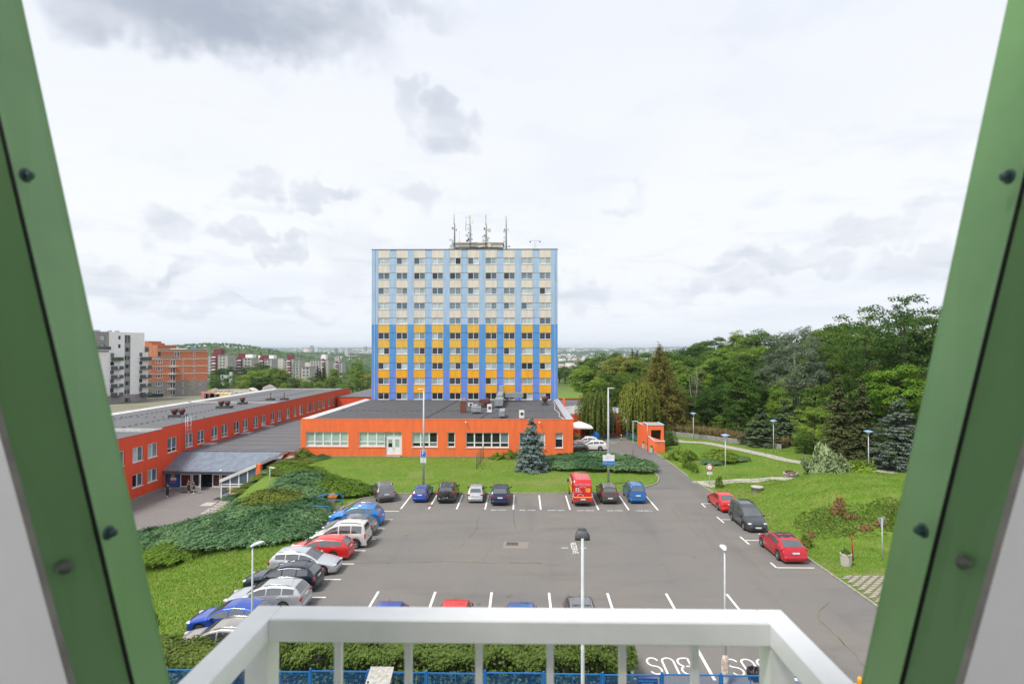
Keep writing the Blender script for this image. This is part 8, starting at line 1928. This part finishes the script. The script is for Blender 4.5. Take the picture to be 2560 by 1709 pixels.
# ------------------------------------------------------------------ people at the entrance
def person(loc, rz, pose, label, top, bottom, skin=(.46, .28, .20), hair=(.03, .02, .015), shorts=False, bag=None, short=True):
    t = thing('person', label, 'person', loc, rz)
    H = 1.72
    def skin_mesh(nm, verts, edges, radii, m, root=0):
        me = bpy.data.meshes.new(nm); me.from_pydata(verts, edges, []); me.materials.append(m); o = link(nm, me, t)
        md = o.modifiers.new('skin', 'SKIN'); md.use_smooth_shade = True
        for i, v in enumerate(me.skin_vertices[0].data): r = radii[i]; v.radius = r if isinstance(r, tuple) else (r, r); v.use_root = i in (root if isinstance(root, tuple) else (root,))
        s = o.modifiers.new('sub', 'SUBSURF'); s.levels = 1; s.render_levels = 2; return o
    J = {'pel': (0, 0, .92), 'wst': (0, 0, 1.10), 'chs': (.02, 0, 1.32), 'nck': (.03, 0, 1.46), 'nk2': (.045, 0, 1.53), 'hd1': (.07, 0, 1.60), 'hd2': (.065, 0, 1.70),
         'shl': (.0, .18, 1.40), 'ell': (-.02, .24, 1.13), 'wrl': (.12, .22, .93), 'hal': (.16, .21, .86), 'shr': (.0, -.18, 1.40), 'elr': (-.02, -.24, 1.13), 'wrr': (.12, -.22, .93), 'har': (.16, -.21, .86),
         'hpl': (0, .10, .88), 'knl': (.10, .10, .50), 'anl': (.02, .10, .09), 'tol': (.18, .11, .04), 'hpr': (0, -.10, .88), 'knr': (.02, -.10, .48), 'anr': (-.14, -.10, .10), 'tor': (.02, -.11, .05)}
    J.update(pose); k = list(J); ix = {n: i for i, n in enumerate(k)}
    E = [('pel', 'wst'), ('wst', 'chs'), ('chs', 'nck'), ('nck', 'nk2'), ('nk2', 'hd1'), ('hd1', 'hd2'), ('chs', 'shl'), ('shl', 'ell'), ('ell', 'wrl'), ('wrl', 'hal'), ('chs', 'shr'), ('shr', 'elr'), ('elr', 'wrr'), ('wrr', 'har'), ('pel', 'hpl'), ('hpl', 'knl'), ('knl', 'anl'), ('anl', 'tol'), ('pel', 'hpr'), ('hpr', 'knr'), ('knr', 'anr'), ('anr', 'tor')]
    Rr = {'pel': .125, 'wst': .11, 'chs': .135, 'nck': .065, 'nk2': .055, 'hd1': .088, 'hd2': .078, 'shl': .062, 'shr': .062, 'ell': .042, 'elr': .042, 'wrl': .03, 'wrr': .03, 'hal': .034, 'har': .034, 'hpl': .088, 'hpr': .088, 'knl': .058, 'knr': .058, 'anl': .04, 'anr': .04, 'tol': .032, 'tor': .032}
    sm = mat('skin_tone', skin, None, 8, .6)
    skin_mesh('body', [J[n] for n in k], [(ix[a], ix[b]) for a, b in E], [Rr[n] for n in k], sm)
    def cloth(nm, chain, ed, rad, m, root=0): skin_mesh(nm, [J[n] if isinstance(n, str) else n for n in chain], ed, rad, m, root)
    cloth('shirt', ['pel', 'wst', 'chs', 'shl', 'shr'] + ([] if short else ['ell', 'elr', 'wrl', 'wrr']) + ([tuple((a + b) / 2 for a, b in zip(J['shl'], J['ell'])), tuple((a + b) / 2 for a, b in zip(J['shr'], J['elr']))] if short else []),
          [(0, 1), (1, 2), (2, 3), (2, 4), (3, 5), (4, 6)] + ([] if short else [(5, 7), (6, 8)]), [.185, .17, .19, .115, .115] + ([.10, .10] if short else [.08, .08, .06, .06]), top)
    lp = lambda a, b, u: tuple(p + (q - p) * u for p, q in zip(J[a], J[b]))
    hl, hr_ = (0, .075, 1.02), (0, -.075, 1.02)
    if shorts: cloth('shorts', [hl, lp('hpl', 'knl', .1), lp('hpl', 'knl', .75), hr_, lp('hpr', 'knr', .1), lp('hpr', 'knr', .75)], [(0, 1), (1, 2), (3, 4), (4, 5)], [.13, .15, .13] * 2, bottom, (0, 3))
    else: cloth('trousers', [hl, lp('hpl', 'knl', .2), 'knl', 'anl', hr_, lp('hpr', 'knr', .2), 'knr', 'anr'], [(0, 1), (1, 2), (2, 3), (4, 5), (5, 6), (6, 7)], [.13, .145, .11, .085] * 2, bottom, (0, 4))
    wsh = M_WHITE
    for a, b in (('anl', 'tol'), ('anr', 'tor')): cloth('shoe', [a, b], [(0, 1)], [.065, .06], wsh)
    h = Vector(J['hd2']) + Vector(loc); MB().ell((h.x - .02, h.y, h.z + .015), .105, .098, .095, 12, 8).build('hair', mat('hair_dark', hair, None, 8, .7), t)
    if bag: c = Vector(J['chs']) + Vector(loc); MB().ell((c.x - .20, c.y, c.z - .08), .10, .15, .22, 12, 8, 0, .7).build('backpack', bag, t)
    return t
blk = mat('black_cloth', (.014, .014, .017), (.022, .022, .026), 6, .9); mar = mat('maroon_cloth', (.10, .018, .03), None, 6, .9)
person((-47.3, 75.4, -4.47), R(-80), {'knl': (.12, .10, .52), 'anl': (.20, .10, .12), 'tol': (.36, .11, .08), 'ell': (-.1, .28, 1.14), 'wrl': (.06, .22, 1.0), 'hal': (.1, .18, .98)}, 'walking person in black with bright blue backpack strap at the entrance', blk, blk, bag=mat('bag_blue', (.02, .25, .55), None, 4, .7))
person((-45.75, 77.6, -4.44), R(-95), {'wrl': (.24, .08, 1.08), 'hal': (.28, .0, 1.1), 'wrr': (.2, -.05, 1.05), 'har': (.24, .02, 1.08)}, 'person in maroon top and black trousers on the doormat', mar, blk, hair=(.06, .035, .02))
person((-44.7, 77.0, -4.47), R(-120), {'wrl': (.24, .05, 1.1), 'hal': (.28, -.02, 1.12), 'wrr': (.22, -.04, 1.12), 'har': (.26, .03, 1.14)}, 'person in black T-shirt and black shorts beside the doormat', blk, blk, shorts=True, hair=(.05, .03, .02))
# ------------------------------------------------------------------ the opening we look through: green clad posts, white walls, balcony rail
M_GREEN = mat('green_sheet_metal', (.140, .285, .105), (.115, .240, .090), 7, .42, spec=.4, amount=.7, detail=8.0)
M_GREEN_SHADED = mat('green_sheet_metal_shaded', (.125, .255, .100), (.110, .225, .088), 3, .5, spec=.35)  # same green sheet, shade of its indoor-facing side put into the colour
M_GASK = mat('black_gasket', (.006, .006, .006), None, 6, .8)
M_WALLW = mat('white_plaster', (.86, .85, .85), (.82, .81, .81), 6, .85, bump=.03, bscale=60)
M_EDGE = mat('grey_edge_strip', (.16, .145, .135), (.24, .22, .2), 20, .7)
Z0, Z1 = 13.3, 16.4
def lineat(A, B, z): return A + (B - A) * ((z - A.z) / (B.z - A.z))
def clad_post(sgn, label):
    """sgn -1: post on the side of the red wing, +1: on the side of the wood"""
    if sgn < 0: o = (AY(49, 0, .90), AY(420, 1709, .90)); s = (AY(0, 283, .81), AY(338, 1709, .81)); e = (AY(0, 1014, .775), AY(190, 1709, .775))
    else: o = (AY(2525, 0, .90), AY(2158, 1709, .90)); s = (AY(2560, 425, .81), AY(2246, 1709, .81)); e = (AY(2560, 1090, .775), AY(2388, 1709, .775))
    t = thing('clad_post', label, 'post', tuple(lineat(*o, Z0)))
    def strip(nm, m, l0, l1, d0=(0, 0, 0), d1=(0, 0, 0), th=.004, rows=10):
        """thin sheet spanned between two slanted lines"""
        vs = []; fs = []
        for i in range(rows + 1):
            z = Z0 + (Z1 - Z0) * i / rows; a = lineat(*l0, z) + Vector(d0); b = lineat(*l1, z) + Vector(d1)
            n = Vector((b.y - a.y, a.x - b.x, 0)).normalized() * th * sgn
            vs += [a, b, b + n * -1, a + n * -1]
        for i in range(rows):
            for k in range(4): fs.append((i * 4 + k, i * 4 + (k + 1) % 4, (i + 1) * 4 + (k + 1) % 4, (i + 1) * 4 + k))
        fs += [(3, 2, 1, 0), tuple(rows * 4 + k for k in range(4))]
        return MB().add(vs, fs).build(nm, m, t)
    strip('reveal_panel', M_GREEN, o, s, th=.0008)
    strip('outer_lip', M_GREEN, o, o, (0, 0, 0), (sgn * .06, .012, 0))
    strip('gasket', M_GASK, s, s, (sgn * .0009, .0008, 0), (sgn * .009, .0012, 0), .001)
    strip('back_cover', M_GASK, o, e, (sgn * .01, -.004, 0), (sgn * .02, .06, 0))
    strip('face_panel', M_GREEN_SHADED, s, e, (sgn * .0075, -.0005, 0), (0, 0, 0), .0015)
    strip('edge_strip', M_EDGE, e, e, (0, 0, 0), (sgn * .003, -.008, 0), .002)
    # bolts
    for (dx, dy, yy, m, inward) in (((57, 402, .806, M_LAMPD, 1), (247, 1221, .806, M_LAMPD, 1), (150, 1298, .785, M_DKSTEEL, 0)) if sgn < 0 else ((2316, 405, .806, M_LAMPD, 1), (2119, 1216, .806, M_LAMPD, 1), (2207, 1287, .785, M_DKSTEEL, 0))):
        p = AYD(dx, dy, yy); b = MB()
        if inward:
            b.lathe([(.0085, 0), (.0085, -sgn * .004), (.0062, -sgn * .004), (.0062, -sgn * .010), (.004, -sgn * .0125), (0, -sgn * .013)], (p.x, p.y, p.z), 6, axis='x', smooth=False)
            b.lathe([(.0105, 0), (.0105, -sgn * .0022), (.007, -sgn * .003)], (p.x, p.y, p.z), 18, axis='x')
        else: b.lathe([(.010, 0), (.010, -.003), (.007, -.0035), (.0065, -.009), (.004, -.0115), (0, -.012)], (p.x, p.y, p.z), 14, axis='y')
        b.build('bolt', mat('green_bolt', (.02, .07, .055), (.012, .04, .03), 60, .45) if inward else mat('dull_bolt', (.10, .115, .085), (.06, .07, .05), 60, .5), t)
    # white plastered wall beside the post
    wl = MB(); vs = []
    for z in (Z0, Z1):
        a = lineat(*e, z) + Vector((sgn * .004, -.008, 0)); vs += [a, Vector((sgn * 2.6, a.y - .0, z)), Vector((sgn * 2.6, .95, z)), a + Vector((sgn * .03, .10, 0))]
    wl.add(vs, [(0, 1, 5, 4), (1, 2, 6, 5), (2, 3, 7, 6), (3, 0, 4, 7), (0, 3, 2, 1), (4, 5, 6, 7)]); w = structure(wl.build('wall_left' if sgn < 0 else 'wall_right', M_WALLW))
clad_post(-1, 'slanting green sheet-metal post with bolts, on the red wing side')
clad_post(1, 'slanting green sheet-metal post with bolts, on the wooded hill side')
structure(MB().box(-2.6, -3.0, Z0 - .3, 2.6, 1.36, Z0).build('floor', M_PLINTH))
structure(MB().box(-2.6, -3.0, Z1 + .001, 2.6, .3, Z1 + .25).build('unseen_ceiling', M_WALLW))  # out of view; front edge placed so the slab shades the green panels
structure(MB().box(-2.6, -3.2, Z0, 2.6, -3.0, Z1).build('unseen_wall_back', mat('grey_plaster', (.35, .34, .33), None, 4, .9)))  # out of view, added to cut the light coming from behind
M_RAILW = mat('white_rail_paint', (.89, .89, .89), (.80, .80, .79), 14, .38, amount=.6)
def rail():
    t = thing('balcony_rail', 'white square-tube balcony railing with thin uprights before the window', 'railing', (0, 1.3, Z0))
    xl, xr, yf, yn, zt = -.622, .600, 1.337, 1.268, 14.402; h = .052; w = .056; ch = .003
    def bar(p0, p1, nm):  # horizontal tube between two corners of its plan rectangle, softly chamfered
        (x0, y0), (x1, y1) = p0, p1; v = []
        for z, c in ((zt - h, ch), (zt - h + ch, 0), (zt - ch, 0), (zt, ch)): v += [(x0 + c, y0 + c, z), (x1 - c, y0 + c, z), (x1 - c, y1 - c, z), (x0 + c, y1 - c, z)]
        f = [(3, 2, 1, 0), (12, 13, 14, 15)] + [(a * 4 + k, a * 4 + (k + 1) % 4, (a + 1) * 4 + (k + 1) % 4, (a + 1) * 4 + k) for a in range(3) for k in range(4)]
        return MB().add(v, f).build(nm, M_RAILW, t)
    bar((xl + w + .0005, yn), (xr - w - .0005, yf), 'front_rail'); bar((xl, .80), (xl + w, yf), 'side_rail'); bar((xr - w, .80), (xr, yf), 'side_rail')
    for x in (xl + .002, xr - w + .002): MB().box(x, yn + .004, Z0, x + w - .004, yf - .006, zt - h).build('post', M_RAILW, t)
    for dx in (777, 938, 1099, 1261, 1425, 1588):
        x = (dx * D2S - 1305) / FPX * 1.30; MB().box(x - .008, 1.294, Z0 + .1, x + .008, 1.310, zt - h).build('upright', M_RAILW, t)
    MB().box(xl + w, 1.285, Z0 + .06, xr - w, 1.32, Z0 + .1).build('bottom_rail', M_RAILW, t)
    for s, x in ((-1, xl), (1, xr - .02)):
        for y in (.98, 1.13): MB().box(x + .018, y, Z0 + .05, x + .034, y + .016, zt - h).build('upright', M_RAILW, t)
rail()
# our own building below and beside the window
structure(MB().box(-14, -8, -1.5, 14, .70, Z0 - .31).build('wall_below', M_WALLW))
# ------------------------------------------------------------------ haze: even, very thin air over the whole place
def haze():
    m = bpy.data.materials.new('haze_air'); m.use_nodes = True; t = m.node_tree; t.nodes.clear()
    v = N(t, 'ShaderNodeVolumePrincipled'); v.inputs['Color'].default_value = (.74, .86, 1.0, 1); v.inputs['Density'].default_value = 8.0e-5; v.inputs['Anisotropy'].default_value = .2
    o = N(t, 'ShaderNodeOutputMaterial'); L(t, v.outputs[0], o.inputs['Volume'])
    h = MB().box(-9600, -90, -140, 9600, 16000, 118).build('haze', m); tag(h, 'thin pale blue haze lying over the far city', 'haze', None, 'stuff')
haze()
# (final housekeeping)
for _m in list(bpy.data.meshes):
    if _m.users == 0: bpy.data.meshes.remove(_m)
